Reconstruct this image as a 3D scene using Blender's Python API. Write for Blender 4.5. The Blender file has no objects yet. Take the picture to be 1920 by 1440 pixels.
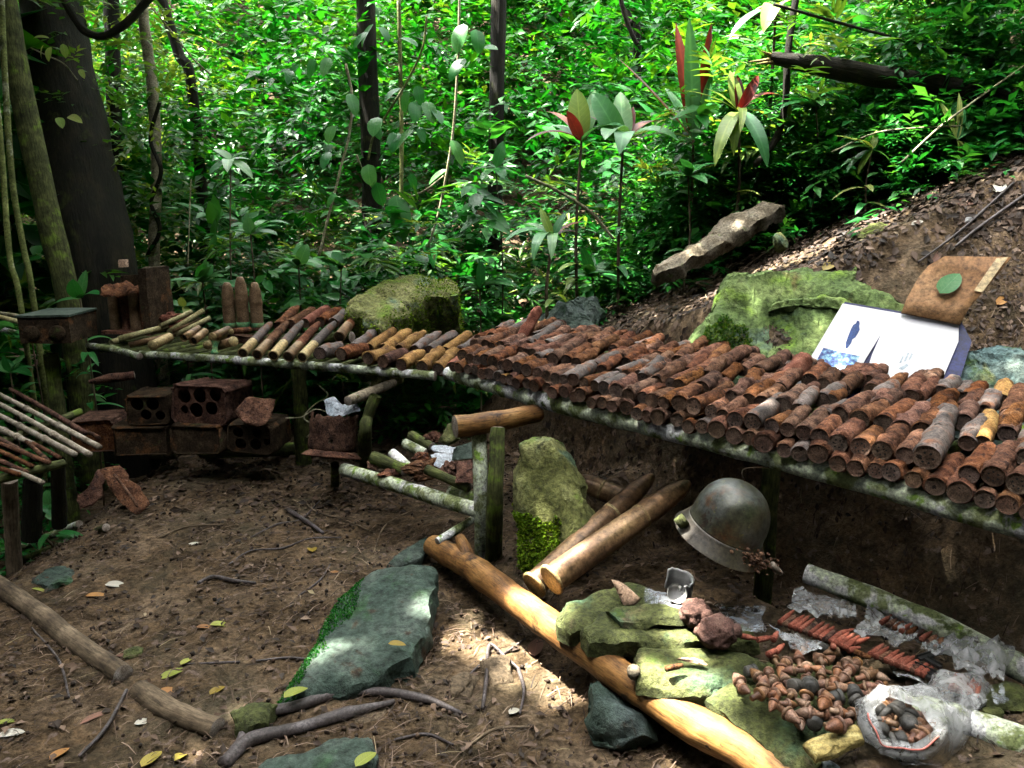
import bpy, bmesh, math, random
import numpy as np
from mathutils import Vector, Matrix, noise as mnoise, Quaternion

SC = bpy.context.scene
COL = SC.collection

# ------------------------------------------------------------------ camera
PITCH = math.radians(12.0)
CAMH = 1.5
cam_d = bpy.data.cameras.new("camera")
cam = bpy.data.objects.new("camera", cam_d)
COL.objects.link(cam)
cam_d.sensor_fit = 'HORIZONTAL'
cam_d.sensor_width = 34.6
cam_d.lens = 26.0
cam_d.clip_start = 0.05
cam_d.clip_end = 600.0
cam.location = (0, 0, CAMH)
cam.rotation_euler = (math.radians(90) - PITCH, 0, 0)
SC.camera = cam

# ------------------------------------------------------------------ sky, sun, exposure
SUN = Vector((-0.34, 0.16, 0.93)).normalized()      # direction towards the sun
sun_el = math.asin(SUN.z)
sun_az = math.atan2(SUN.x, SUN.y)
world = bpy.data.worlds.new("World")
SC.world = world
world.use_nodes = True
wn = world.node_tree
wn.nodes.clear()
w_out = wn.nodes.new("ShaderNodeOutputWorld")
w_bg = wn.nodes.new("ShaderNodeBackground")
w_sky = wn.nodes.new("ShaderNodeTexSky")
w_sky.sky_type = 'NISHITA'
w_sky.sun_disc = False
w_sky.sun_elevation = sun_el
w_sky.sun_rotation = sun_az
w_sky.air_density = 0.8
w_sky.dust_density = 3.5
w_sky.ozone_density = 0.6
w_hs = wn.nodes.new("ShaderNodeHueSaturation")
w_hs.inputs["Saturation"].default_value = 0.15
wn.links.new(w_sky.outputs[0], w_hs.inputs["Color"])
wn.links.new(w_hs.outputs[0], w_bg.inputs[0])
w_bg.inputs[1].default_value = 0.15
wn.links.new(w_bg.outputs[0], w_out.inputs[0])

sun_d = bpy.data.lights.new("sun", 'SUN')
sun_d.energy = 3.6
sun_d.angle = math.radians(0.4)
sun_d.color = (1.0, 0.95, 0.86)
sun_o = bpy.data.objects.new("sun", sun_d)
COL.objects.link(sun_o)
sun_o.rotation_euler = (-SUN).to_track_quat('-Z', 'Y').to_euler()

SC.view_settings.view_transform = 'Standard'
SC.view_settings.look = 'None'
SC.view_settings.gamma = 1.0
SC.view_settings.exposure = 3.8
SC.view_settings.use_curve_mapping = False
try:
    SC.cycles.max_bounces = 8
    SC.cycles.diffuse_bounces = 0
    SC.cycles.transparent_max_bounces = 12
    SC.cycles.use_denoising = True
    SC.cycles.caustics_reflective = False
    SC.cycles.caustics_refractive = False
    SC.cycles.sample_clamp_indirect = 4.0
except Exception:
    pass

# ------------------------------------------------------------------ pixel -> place helpers (photo pixels, 1920 x 1440)
F = 26.0 / 34.6 * 1920
CP, SP = math.cos(PITCH), math.sin(PITCH)
CAMP = Vector((0, 0, CAMH))

def ray(px, py):
    u = (px - 960) / F
    v = (720 - py) / F
    return Vector((u, CP + v * SP, -SP + v * CP))

def P(px, py, t):
    return CAMP + ray(px, py) * t

def Z(px, py, z):
    r = ray(px, py)
    return CAMP + r * ((z - CAMH) / r.z)

def PL(px, py, p0, nrm):
    r = ray(px, py)
    return CAMP + r * ((p0 - CAMP).dot(nrm) / r.dot(nrm))

def sm(x):
    x = np.clip(x, 0.0, 1.0)
    return x * x * (3 - 2 * x)

def _hash(ix, iy, s):
    n = (ix * 374761393 + iy * 668265263 + s * 1442695041) & 0xffffffff
    n = ((n ^ (n >> 13)) * 1274126177) & 0xffffffff
    return ((n ^ (n >> 16)) & 0xffff) / 65535.0

def vnoise(x, y, s=0):
    x = np.asarray(x, float); y = np.asarray(y, float)
    ix = np.floor(x).astype(np.int64); iy = np.floor(y).astype(np.int64)
    fx = x - ix; fy = y - iy
    fx = fx * fx * (3 - 2 * fx); fy = fy * fy * (3 - 2 * fy)
    a = _hash(ix, iy, s); b = _hash(ix + 1, iy, s); c = _hash(ix, iy + 1, s); d = _hash(ix + 1, iy + 1, s)
    return (a * (1 - fx) + b * fx) * (1 - fy) + (c * (1 - fx) + d * fx) * fy

def fbm(x, y, s=0, o=4):
    r = 0; amp = 0.5
    for k in range(o):
        r = r + amp * vnoise(x, y, s + k * 17)
        x = x * 2.03; y = y * 2.03; amp *= 0.5
    return r

# long table line (front log) and its directions
TZ = 0.74
TL = Z(840, 700, TZ)
TR = Z(1920, 985, TZ)
TD = (TR - TL).normalized()
TN = Vector((-TD.y, TD.x, 0)).normalized()
# bamboo pole along the front of the terrace
BA = Vector((-0.40, 3.36, 0.05))
BB = Vector((0.56, 1.84, 0.12))
BU = Vector((BB.x - BA.x, BB.y - BA.y, 0)).normalized()
BM = Vector((-BU.y, BU.x, 0))

NG = Vector((-0.22, -0.72, 0.66)).normalized()
PG = P(1480, 610, 3.72)
NR = Vector((-0.3, -0.75, 0.58)).normalized()
PR = P(1840, 720, 3.05)
NPp = Vector((-0.30, -0.66, 0.69)).normalized()
PP = P(1655, 660, 3.2)
CUTS = [(PG, NG, 0.05, 2.2), (PP - NPp * 0.02, NPp, 1.0, 2.25), (PR, NR, 1.8, 3.8)]

def terrain(x, y, fine=True):
    x = np.asarray(x, float); y = np.asarray(y, float)
    z = np.zeros_like(x + y)
    # drop beyond the left rack
    z = z - 0.55 * sm((-x - 2.05) / 0.9) * sm((y - 1.8) / 1.0)
    # hillside behind
    z = z + 0.36 * np.clip(y - 6.8, 0, 13) * sm((y - 6.8) / 2.0)
    z = z + 0.55 * np.clip(y - 15.5, 0, 16)
    # terrace on the right
    rx = x - BA.x; ry = y - BA.y
    s = rx * BM.x + ry * BM.y
    al = rx * BU.x + ry * BU.y
    ht = 0.04 + 0.07 * np.clip(al, 0, 2.2) + 0.08 * np.clip(s, 0, 1.2)
    z = z + ht * sm((s + 0.03) / 0.16) * sm((al + 0.5) / 0.5)
    # bank behind the long table
    rx = x - TL.x; ry = y - TL.y
    q = rx * TN.x + ry * TN.y - 0.98
    a = rx * TD.x + ry * TD.y
    hb = 0.75 + 0.30 * np.clip(a, -1.6, 1.9) + 0.35 * np.clip(q, -0.3, 2.4)
    hol = sm((q + 0.90) / 0.16) * sm((0.02 - q) / 0.15) * sm((a - 0.45) / 0.3)
    z = z - 0.34 * hol  # ground hollowed under the table to deepen the dark there
    w = sm((q + 0.02) / 0.22) * sm((a + 1.7) / 1.0)
    z0 = z
    z = z * (1 - w) + np.maximum(z, hb) * w
    # the bank is cut back to the faces of the boulders that stand in it
    for (p0, nn, a0, a1) in CUTS:
        zp = p0.z - (nn.x * (x - p0.x) + nn.y * (y - p0.y)) / nn.z - 0.06
        k = sm((a - a0) / 0.25) * sm((a1 - a) / 0.25)
        zc = np.maximum(zp, z0)
        z = np.where(z > zc, z * (1 - k) + zc * k, z)
    if fine:
        near = np.exp(-np.clip(np.hypot(x, y - 3) - 4, 0, 100) * 0.5)
        z = z + (0.10 * (fbm(x * 1.3, y * 1.3, 3) - 0.47) + 0.05 * (fbm(x * 5, y * 5, 9) - 0.47)) * (0.4 + 0.6 * sm((q + .2) / .4)) \
              + near * (0.034 * (fbm(x * 14, y * 14, 21, 3) - 0.44) + 0.018 * (fbm(x * 34, y * 34, 27, 2) - 0.38))
    return z

def th(x, y):
    return float(terrain(np.array([x]), np.array([y]))[0])

def T(px, py, up=0.0):
    r = ray(px, py)
    t = 1.2
    while t < 14:
        p = CAMP + r * t
        if p.z <= th(p.x, p.y):
            break
        t += 0.03
    lo, hi = t - 0.03, t
    for _ in range(8):
        m = (lo + hi) / 2
        p = CAMP + r * m
        if p.z <= th(p.x, p.y): hi = m
        else: lo = m
    p = CAMP + r * hi
    p.z += up
    return p

# ------------------------------------------------------------------ materials
MATS = {}

def newmat(name):
    m = bpy.data.materials.new(name)
    m.use_nodes = True
    nt = m.node_tree
    nt.nodes.clear()
    out = nt.nodes.new("ShaderNodeOutputMaterial")
    b = nt.nodes.new("ShaderNodeBsdfPrincipled")
    nt.links.new(b.outputs[0], out.inputs[0])
    MATS[name] = m
    return m, nt, b, out

def ramp(nt, fac, stops, interp='LINEAR'):
    r = nt.nodes.new("ShaderNodeValToRGB")
    r.color_ramp.interpolation = interp
    e = r.color_ramp.elements
    while len(e) < len(stops):
        e.new(0.5)
    for k, (p, c) in enumerate(stops):
        e[k].position = p
        e[k].color = (c[0], c[1], c[2], 1) if len(c) == 3 else c
    nt.links.new(fac, r.inputs[0])
    return r.outputs[0]

def noise_n(nt, vec, scale, detail=6, rough=0.55, dist=0.0):
    n = nt.nodes.new("ShaderNodeTexNoise")
    n.inputs["Scale"].default_value = scale
    n.inputs["Detail"].default_value = detail
    n.inputs["Roughness"].default_value = rough
    n.inputs["Distortion"].default_value = dist
    if vec is not None:
        nt.links.new(vec, n.inputs["Vector"])
    return n.outputs["Fac"]

def mixc(nt, fac, a, b, mode='MIX'):
    m = nt.nodes.new("ShaderNodeMix")
    m.data_type = 'RGBA'
    m.blend_type = mode
    for sock, v in ((m.inputs[0], fac), (m.inputs[6], a), (m.inputs[7], b)):
        if isinstance(v, (int, float)):
            sock.default_value = v
        elif isinstance(v, tuple):
            sock.default_value = (v[0], v[1], v[2], 1)
        else:
            nt.links.new(v, sock)
    return m.outputs[2]

def mathn(nt, op, a, b=None, c=None):
    m = nt.nodes.new("ShaderNodeMath")
    m.operation = op
    for k, v in enumerate((a, b, c)):
        if v is None: continue
        if isinstance(v, (int, float)): m.inputs[k].default_value = v
        else: nt.links.new(v, m.inputs[k])
    return m.outputs[0]

def surf(name, stops, scale=6, detail=8, rough=0.85, bump=0.4, bscale=None, bdist=0.02, rnd=0.0, metal=0.0,
         patches=(), moss=None, spec=0.3, stretch=None, roughvar=0.0, hue=0.0, grain=0.6, fibre=0.0):
    """noise-coloured surface; patches = [(colour, scale, threshold, softness)], moss = (colour, amount)"""
    m, nt, b, out = newmat(name)
    tc = nt.nodes.new("ShaderNodeTexCoord")
    oi = nt.nodes.new("ShaderNodeObjectInfo")
    mp = nt.nodes.new("ShaderNodeVectorMath"); mp.operation = 'MULTIPLY_ADD'
    nt.links.new(oi.outputs["Random"], mp.inputs[0])
    mp.inputs[1].default_value = (37.0, 19.0, 53.0)
    nt.links.new(tc.outputs["Object"], mp.inputs[2])
    vec = mp.outputs[0]
    fvec = None
    if fibre:
        at = nt.nodes.new("ShaderNodeAttribute"); at.attribute_name = "grainvec"
        fm = nt.nodes.new("ShaderNodeVectorMath"); fm.operation = 'MULTIPLY'
        nt.links.new(at.outputs["Vector"], fm.inputs[0]); fm.inputs[1].default_value = (1, 1, fibre)
        fa = nt.nodes.new("ShaderNodeVectorMath"); fa.operation = 'MULTIPLY_ADD'
        nt.links.new(oi.outputs["Random"], fa.inputs[0]); fa.inputs[1].default_value = (37.0, 19.0, 53.0)
        nt.links.new(fm.outputs[0], fa.inputs[2])
        fvec = fa.outputs[0]
    if stretch:
        ml = nt.nodes.new("ShaderNodeVectorMath"); ml.operation = 'MULTIPLY'
        nt.links.new(vec, ml.inputs[0]); ml.inputs[1].default_value = stretch
        svec = ml.outputs[0]
    else:
        svec = vec
    col = ramp(nt, noise_n(nt, svec, scale, detail, 0.62), stops)
    for (c, s, t, soft) in patches:
        f = ramp(nt, noise_n(nt, vec, s, 5, 0.6, 0.3), [(t, (0, 0, 0)), (min(1, t + soft), (1, 1, 1))])
        col = mixc(nt, f, col, c)
    if grain:
        gr = ramp(nt, noise_n(nt, fvec or vec, (scale * 9 if not fibre else 110), 7, 0.72), [(0.36, (1 - grain,) * 3), (0.64, (1 + grain * 0.8,) * 3)])
        col = mixc(nt, 1.0, col, gr, 'MULTIPLY')
    if rnd or hue:
        hs = nt.nodes.new("ShaderNodeHueSaturation")
        nt.links.new(col, hs.inputs["Color"])
        nt.links.new(mathn(nt, 'MULTIPLY_ADD', oi.outputs["Random"], 2 * rnd, 1 - rnd), hs.inputs["Value"])
        if hue:
            fr = mathn(nt, 'FRACT', mathn(nt, 'MULTIPLY', oi.outputs["Random"], 7.31))
            nt.links.new(mathn(nt, 'MULTIPLY_ADD', fr, 2 * hue, 0.5 - hue), hs.inputs["Hue"])
            fr2 = mathn(nt, 'FRACT', mathn(nt, 'MULTIPLY', oi.outputs["Random"], 13.7))
            nt.links.new(mathn(nt, 'MULTIPLY_ADD', fr2, 0.35, 0.80), hs.inputs["Saturation"])
        col = hs.outputs[0]
    if moss:
        g = nt.nodes.new("ShaderNodeNewGeometry")
        sx = nt.nodes.new("ShaderNodeSeparateXYZ")
        nt.links.new(g.outputs["Normal"], sx.inputs[0])
        f = mathn(nt, 'ADD', mathn(nt, 'MULTIPLY', sx.outputs[2], 0.35), noise_n(nt, vec, moss[2] if len(moss) > 2 else 5, 6, 0.65))
        f = ramp(nt, f, [(moss[1], (0, 0, 0)), (moss[1] + 0.12, (1, 1, 1))])
        mc = ramp(nt, noise_n(nt, vec, 60, 4), [(0.3, tuple(x * 0.45 for x in moss[0])), (0.7, moss[0])])
        col = mixc(nt, f, col, mc)
    nt.links.new(col, b.inputs["Base Color"])
    b.inputs["Roughness"].default_value = rough
    if roughvar:
        nt.links.new(ramp(nt, noise_n(nt, vec, scale * 2, 4), [(0.3, (rough - roughvar,) * 3), (0.7, (rough + roughvar,) * 3)]), b.inputs["Roughness"])
    b.inputs["Metallic"].default_value = metal
    b.inputs["Specular IOR Level"].default_value = spec
    if bump:
        bp = nt.nodes.new("ShaderNodeBump")
        bp.inputs["Strength"].default_value = bump
        bp.inputs["Distance"].default_value = bdist
        nt.links.new(noise_n(nt, fvec or (svec if stretch else vec), (bscale or scale * 3) * (1.6 if fibre else 1), 9, 0.7), bp.inputs["Height"])
        nt.links.new(bp.outputs[0], b.inputs["Normal"])
    return m

def leafmat(name, stops, trans=0.4, tcol=(1.3, 1.15, 0.5), rough=0.42, spec=0.4, attr=True, veins=False):
    m, nt, b, out = newmat(name)
    if attr:
        at = nt.nodes.new("ShaderNodeAttribute"); at.attribute_name = "rnd"
        fac = at.outputs["Fac"]
    else:
        oi = nt.nodes.new("ShaderNodeObjectInfo")
        tc = nt.nodes.new("ShaderNodeTexCoord")
        fac = mathn(nt, 'MULTIPLY_ADD', oi.outputs["Random"], 0.6, mathn(nt, 'MULTIPLY', noise_n(nt, tc.outputs["Object"], 9, 5), 0.5))
    col = ramp(nt, fac, stops)
    if not attr:
        # midrib, side veins and blemishes in the leaf's own coordinates
        sx = nt.nodes.new("ShaderNodeSeparateXYZ")
        nt.links.new(tc.outputs["Object"], sx.inputs[0])
        ax_ = mathn(nt, 'ABSOLUTE', sx.outputs[0])
        rib = ramp(nt, ax_, [(0.004, (1, 1, 1)), (0.016, (0, 0, 0))])
        vw = mathn(nt, 'SINE', mathn(nt, 'MULTIPLY', mathn(nt, 'SUBTRACT', sx.outputs[1], mathn(nt, 'MULTIPLY', ax_, 0.8)), 62.0))
        vn = ramp(nt, vw, [(0.80, (0, 0, 0)), (1.0, (0.45, 0.45, 0.45))])
        fv = mixc(nt, 1.0, rib, vn, 'LIGHTEN')
        col = mixc(nt, mathn(nt, 'MULTIPLY', fv, 0.55), col, mixc(nt, 1.0, col, (1.9, 1.6, 1.7), 'MULTIPLY'))
        sp = ramp(nt, noise_n(nt, tc.outputs["Object"], 26, 3, 0.6), [(0.66, (0, 0, 0)), (0.72, (0.7, 0.7, 0.7))])
        col = mixc(nt, sp, col, mixc(nt, 1.0, col, (0.75, 0.45, 0.35), 'MULTIPLY'))
    nt.links.new(col, b.inputs["Base Color"])
    b.inputs["Roughness"].default_value = rough
    b.inputs["Specular IOR Level"].default_value = spec
    if trans > 0:
        tr = nt.nodes.new("ShaderNodeBsdfTranslucent")
        nt.links.new(mixc(nt, 1.0, col, tcol, 'MULTIPLY'), tr.inputs[0])
        mx = nt.nodes.new("ShaderNodeMixShader")
        mx.inputs[0].default_value = trans
        nt.links.new(b.outputs[0], mx.inputs[1]); nt.links.new(tr.outputs[0], mx.inputs[2])
        nt.links.new(mx.outputs[0], out.inputs[0])
    return m

# ground
def soil_material():
    m, nt, b, out = newmat("soil")
    tc = nt.nodes.new("ShaderNodeTexCoord")
    v = tc.outputs["Object"]
    c1 = ramp(nt, noise_n(nt, v, 3.0, 8, 0.62), [(0.3, (0.054, 0.038, 0.021)), (0.5, (0.13, 0.093, 0.054)), (0.68, (0.225, 0.17, 0.11))])
    c2 = ramp(nt, noise_n(nt, v, 55, 6, 0.7), [(0.35, (0.35, 0.33, 0.3)), (0.65, (1.35, 1.3, 1.25))])
    col = mixc(nt, 0.85, c1, c2, 'MULTIPLY')
    c3 = ramp(nt, noise_n(nt, v, 13, 7, 0.65, 0.5), [(0.36, (0.38, 0.36, 0.34)), (0.5, (1.0, 1.0, 1.0)), (0.66, (1.6, 1.52, 1.42))])
    col = mixc(nt, 0.9, col, c3, 'MULTIPLY')
    # greyish and mossy stains
    f = ramp(nt, noise_n(nt, v, 1.7, 5, 0.6), [(0.5, (0, 0, 0)), (0.68, (0.55, 0.55, 0.55))])
    col = mixc(nt, f, col, (0.10, 0.095, 0.06))
    f = ramp(nt, noise_n(nt, v, 26, 3, 0.5), [(0.62, (0, 0, 0)), (0.7, (1, 1, 1))])
    col = mixc(nt, f, col, (0.21, 0.155, 0.12))
    nt.links.new(col, b.inputs["Base Color"])
    b.inputs["Roughness"].default_value = 0.8
    b.inputs["Specular IOR Level"].default_value = 0.08
    bp = nt.nodes.new("ShaderNodeBump")
    bp.inputs["Strength"].default_value = 1.0
    bp.inputs["Distance"].default_value = 0.022
    nt.links.new(noise_n(nt, v, 45, 9, 0.7, 0.4), bp.inputs["Height"])
    nt.links.new(bp.outputs[0], b.inputs["Normal"])
    return m

soil_material()
surf("rust", [(0.28, (0.035, 0.019, 0.013)), (0.44, (0.13, 0.060, 0.034)), (0.58, (0.25, 0.115, 0.058)), (0.74, (0.36, 0.20, 0.125))],
     scale=18, rough=0.9, bump=1.0, bscale=60, bdist=0.016, rnd=0.30, hue=0.008, patches=[((0.06, 0.035, 0.028), 30, 0.56, 0.1), ((0.30, 0.15, 0.095), 22, 0.66, 0.08)], spec=0.08)
surf("rust_ochre", [(0.3, (0.10, 0.05, 0.02)), (0.5, (0.32, 0.17, 0.05)), (0.7, (0.48, 0.30, 0.10))],
     scale=14, rough=0.85, bump=0.7, bscale=60, bdist=0.006, rnd=0.25, patches=[((0.12, 0.06, 0.03), 26, 0.58, 0.1)], spec=0.2)
surf("rust_grey", [(0.3, (0.04, 0.033, 0.03)), (0.5, (0.12, 0.095, 0.08)), (0.7, (0.20, 0.16, 0.14))],
     scale=14, rough=0.75, bump=0.6, bscale=60, bdist=0.005, rnd=0.3, patches=[((0.17, 0.075, 0.04), 18, 0.52, 0.12)], spec=0.3)
surf("rust_red", [(0.3, (0.09, 0.032, 0.022)), (0.5, (0.24, 0.085, 0.05)), (0.7, (0.36, 0.16, 0.10))],
     scale=18, rough=0.85, bump=0.7, bscale=80, bdist=0.005, rnd=0.25, spec=0.2)
surf("rust_base", [(0.3, (0.04, 0.03, 0.024)), (0.5, (0.16, 0.10, 0.068)), (0.7, (0.30, 0.20, 0.14))],
     scale=30, rough=0.85, bump=0.9, bscale=90, bdist=0.006, rnd=0.35, hue=0.01, patches=[((0.02, 0.014, 0.012), 60, 0.6, 0.05)], spec=0.2)
surf("brass_dull", [(0.3, (0.26, 0.15, 0.06)), (0.5, (0.46, 0.34, 0.15)), (0.7, (0.60, 0.50, 0.25))],
     scale=9, rough=0.5, bump=0.15, bscale=40, bdist=0.003, rnd=0.15, spec=0.5, metal=0.25)
surf("brass_brown", [(0.3, (0.10, 0.055, 0.03)), (0.5, (0.24, 0.14, 0.07)), (0.7, (0.38, 0.24, 0.11))],
     scale=5, rough=0.42, bump=0.15, bscale=60, bdist=0.002, spec=0.5, metal=0.35)
surf("copper_fuze", [(0.3, (0.07, 0.032, 0.017)), (0.5, (0.20, 0.10, 0.052)), (0.7, (0.36, 0.20, 0.11))],
     scale=30, rough=0.55, bump=0.3, bscale=120, bdist=0.002, rnd=0.3, hue=0.012, spec=0.4, metal=0.1)
surf("dark_fuze", [(0.3, (0.02, 0.02, 0.018)), (0.6, (0.07, 0.065, 0.055)), (0.75, (0.15, 0.12, 0.09))],
     scale=30, rough=0.6, bump=0.4, bscale=90, bdist=0.003, rnd=0.3, spec=0.4)
surf("lichen_log", [(0.3, (0.08, 0.11, 0.03)), (0.5, (0.22, 0.26, 0.10)), (0.7, (0.38, 0.40, 0.22))],
     scale=9, rough=0.85, bump=0.5, bscale=40, bdist=0.006, patches=[((0.62, 0.68, 0.48), 10, 0.46, 0.07), ((0.78, 0.78, 0.74), 6, 0.53, 0.05), ((0.06, 0.085, 0.02), 14, 0.61, 0.06), ((0.26, 0.42, 0.07), 15, 0.60, 0.06)])
surf("moss_bark", [(0.3, (0.025, 0.03, 0.01)), (0.5, (0.075, 0.085, 0.025)), (0.7, (0.15, 0.17, 0.05))],
     scale=12, fibre=0.14, rough=0.9, bump=0.8, bscale=60, bdist=0.01, patches=[((0.16, 0.24, 0.03), 9, 0.54, 0.12)])
surf("dark_bark", [(0.3, (0.006, 0.005, 0.003)), (0.5, (0.015, 0.013, 0.007)), (0.7, (0.034, 0.028, 0.013))],
     scale=7, fibre=0.14, rough=0.9, bump=0.9, bscale=25, bdist=0.02, patches=[((0.045, 0.055, 0.012), 6, 0.6, 0.12)], stretch=(1, 1, 0.3))
surf("pale_bark", [(0.3, (0.16, 0.15, 0.07)), (0.5, (0.36, 0.34, 0.19)), (0.7, (0.52, 0.50, 0.34))],
     scale=9, rough=0.85, bump=0.5, bscale=40, bdist=0.01, patches=[((0.08, 0.10, 0.03), 7, 0.56, 0.1)])
surf("green_bark", [(0.3, (0.05, 0.06, 0.015)), (0.5, (0.14, 0.17, 0.04)), (0.7, (0.30, 0.34, 0.10))],
     scale=8, rough=0.85, bump=0.6, bscale=40, bdist=0.01, patches=[((0.42, 0.45, 0.28), 9, 0.6, 0.1)])
surf("brown_stick", [(0.3, (0.06, 0.042, 0.025)), (0.5, (0.15, 0.11, 0.065)), (0.7, (0.28, 0.21, 0.13))],
     scale=9, fibre=0.14, rough=0.85, bump=0.6, bscale=50, bdist=0.005, rnd=0.2)
surf("brown_stone", [(0.3, (0.06, 0.042, 0.025)), (0.5, (0.15, 0.11, 0.065)), (0.7, (0.28, 0.21, 0.13))], scale=9, rough=0.85, bump=0.7, bscale=50, bdist=0.012)
surf("orange_bark", [(0.30, (0.055, 0.024, 0.009)), (0.42, (0.17, 0.078, 0.022)), (0.55, (0.29, 0.145, 0.042)), (0.72, (0.42, 0.24, 0.085))],
     scale=6, fibre=0.14, rough=0.62, bump=0.35, bscale=40, bdist=0.004, patches=[((0.05, 0.025, 0.012), 9, 0.60, 0.08), ((0.42, 0.29, 0.14), 5, 0.64, 0.12), ((0.03, 0.016, 0.01), 34, 0.67, 0.04)], spec=0.3)
surf("cut_wood", [(0.3, (0.16, 0.12, 0.08)), (0.5, (0.34, 0.28, 0.21)), (0.7, (0.5, 0.45, 0.38))], scale=30, rough=0.85, bump=0.5, bscale=80, bdist=0.004)
surf("yellow_wood", [(0.3, (0.24, 0.17, 0.05)), (0.5, (0.42, 0.33, 0.11)), (0.7, (0.52, 0.45, 0.2))], scale=12, rough=0.7, bump=0.4, bscale=50, bdist=0.003, stretch=(1, 6, 6))
surf("grey_wood", [(0.3, (0.09, 0.07, 0.04)), (0.5, (0.26, 0.215, 0.14)), (0.7, (0.44, 0.39, 0.29))], scale=9, rough=0.85, bump=0.7, bscale=40, bdist=0.008,
     patches=[((0.10, 0.07, 0.03), 14, 0.6, 0.06), ((0.22, 0.32, 0.06), 9, 0.62, 0.1)])
surf("slate", [(0.3, (0.026, 0.048, 0.036)), (0.5, (0.065, 0.095, 0.072)), (0.7, (0.125, 0.15, 0.125))],
     scale=4, rough=0.6, bump=0.9, bscale=22, bdist=0.025, patches=[((0.10, 0.125, 0.13), 3.0, 0.54, 0.2), ((0.04, 0.10, 0.035), 5, 0.58, 0.14), ((0.07, 0.05, 0.03), 8, 0.63, 0.06)], spec=0.2)
surf("slate_olive", [(0.3, (0.03, 0.036, 0.010)), (0.5, (0.085, 0.098, 0.028)), (0.7, (0.165, 0.175, 0.06))],
     scale=7, rough=0.75, bump=0.9, bscale=26, bdist=0.025, patches=[((0.08, 0.14, 0.07), 6, 0.58, 0.12), ((0.17, 0.13, 0.07), 7, 0.62, 0.1)], moss=((0.10, 0.16, 0.02), 0.93), spec=0.3)
surf("mossy_rock", [(0.3, (0.085, 0.095, 0.024)), (0.5, (0.21, 0.22, 0.068)), (0.7, (0.36, 0.36, 0.15))],
     scale=5, rough=0.88, bump=0.9, bscale=22, bdist=0.025, patches=[((0.13, 0.2, 0.12), 4, 0.56, 0.1), ((0.06, 0.06, 0.02), 11, 0.62, 0.08)], moss=((0.19, 0.33, 0.02), 0.80, 3.2))
surf("green_boulder", [(0.3, (0.055, 0.10, 0.028)), (0.5, (0.14, 0.21, 0.06)), (0.7, (0.27, 0.34, 0.11))],
     scale=4, rough=0.85, bump=0.9, bscale=18, bdist=0.025, patches=[((0.20, 0.36, 0.02), 3.5, 0.52, 0.14), ((0.13, 0.20, 0.18), 2.6, 0.58, 0.12), ((0.18, 0.14, 0.05), 5, 0.64, 0.1)])
surf("blue_rock", [(0.3, (0.035, 0.075, 0.09)), (0.5, (0.14, 0.22, 0.20)), (0.7, (0.34, 0.40, 0.32))],
     scale=5, rough=0.85, bump=0.9, bscale=20, bdist=0.025, patches=[((0.50, 0.48, 0.12), 3, 0.55, 0.12), ((0.10, 0.18, 0.03), 6, 0.58, 0.1), ((0.45, 0.44, 0.40), 3.5, 0.64, 0.08)])
surf("steel_helmet", [(0.3, (0.032, 0.026, 0.010)), (0.5, (0.048, 0.047, 0.028)), (0.7, (0.07, 0.08, 0.08))],
     scale=6, rough=0.42, bump=0.25, bscale=60, bdist=0.003, patches=[((0.065, 0.028, 0.010), 7, 0.52, 0.10), ((0.09, 0.09, 0.03), 34, 0.62, 0.06), ((0.03, 0.018, 0.01), 22, 0.62, 0.05)], spec=0.6, metal=0.3, roughvar=0.12)
surf("cartridge_red", [(0.3, (0.10, 0.028, 0.018)), (0.5, (0.26, 0.075, 0.045)), (0.7, (0.36, 0.15, 0.10))], scale=40, rough=0.8, bump=0.4, bscale=120, bdist=0.002, rnd=0.3, spec=0.2)
surf("helmet_brim", [(0.3, (0.026, 0.018, 0.009)), (0.5, (0.045, 0.036, 0.022)), (0.7, (0.075, 0.062, 0.052))], scale=9, rough=0.5, bump=0.3, bscale=60, bdist=0.003, patches=[((0.09, 0.045, 0.02), 10, 0.56, 0.1)], spec=0.5, metal=0.2)
surf("backing_blue", [(0.3, (0.004, 0.006, 0.05)), (0.7, (0.012, 0.02, 0.12))], scale=5, rough=0.5, bump=0.1, bdist=0.002)
surf("pottery", [(0.3, (0.38, 0.24, 0.14)), (0.7, (0.56, 0.39, 0.26))], scale=12, rough=0.8, bump=0.2, bdist=0.002)
surf("ceramic", [(0.3, (0.66, 0.65, 0.60)), (0.7, (0.76, 0.75, 0.71))], scale=8, rough=0.3, bump=0.05, bdist=0.001, spec=0.5, grain=0.1)
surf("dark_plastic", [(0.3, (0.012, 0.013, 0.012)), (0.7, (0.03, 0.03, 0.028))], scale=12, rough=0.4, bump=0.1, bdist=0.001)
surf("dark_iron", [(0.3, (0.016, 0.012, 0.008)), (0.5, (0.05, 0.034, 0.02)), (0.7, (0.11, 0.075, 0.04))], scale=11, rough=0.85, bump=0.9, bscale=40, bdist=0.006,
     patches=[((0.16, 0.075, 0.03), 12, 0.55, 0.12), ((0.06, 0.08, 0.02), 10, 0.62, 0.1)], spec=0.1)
surf("slate_top", [(0.3, (0.03, 0.05, 0.035)), (0.7, (0.10, 0.13, 0.10))], scale=6, rough=0.6, bump=0.3, bdist=0.004)
surf("grenade_crust", [(0.3, (0.055, 0.032, 0.027)), (0.5, (0.16, 0.085, 0.065)), (0.7, (0.27, 0.16, 0.12))], scale=30, rough=0.9, bump=1.0, bscale=70, bdist=0.008, rnd=0.15)
surf("green_band", [(0.3, (0.06, 0.24, 0.10)), (0.5, (0.16, 0.46, 0.20)), (0.7, (0.5, 0.52, 0.16))], scale=20, rough=0.55, bump=0.2, bdist=0.002)
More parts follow.
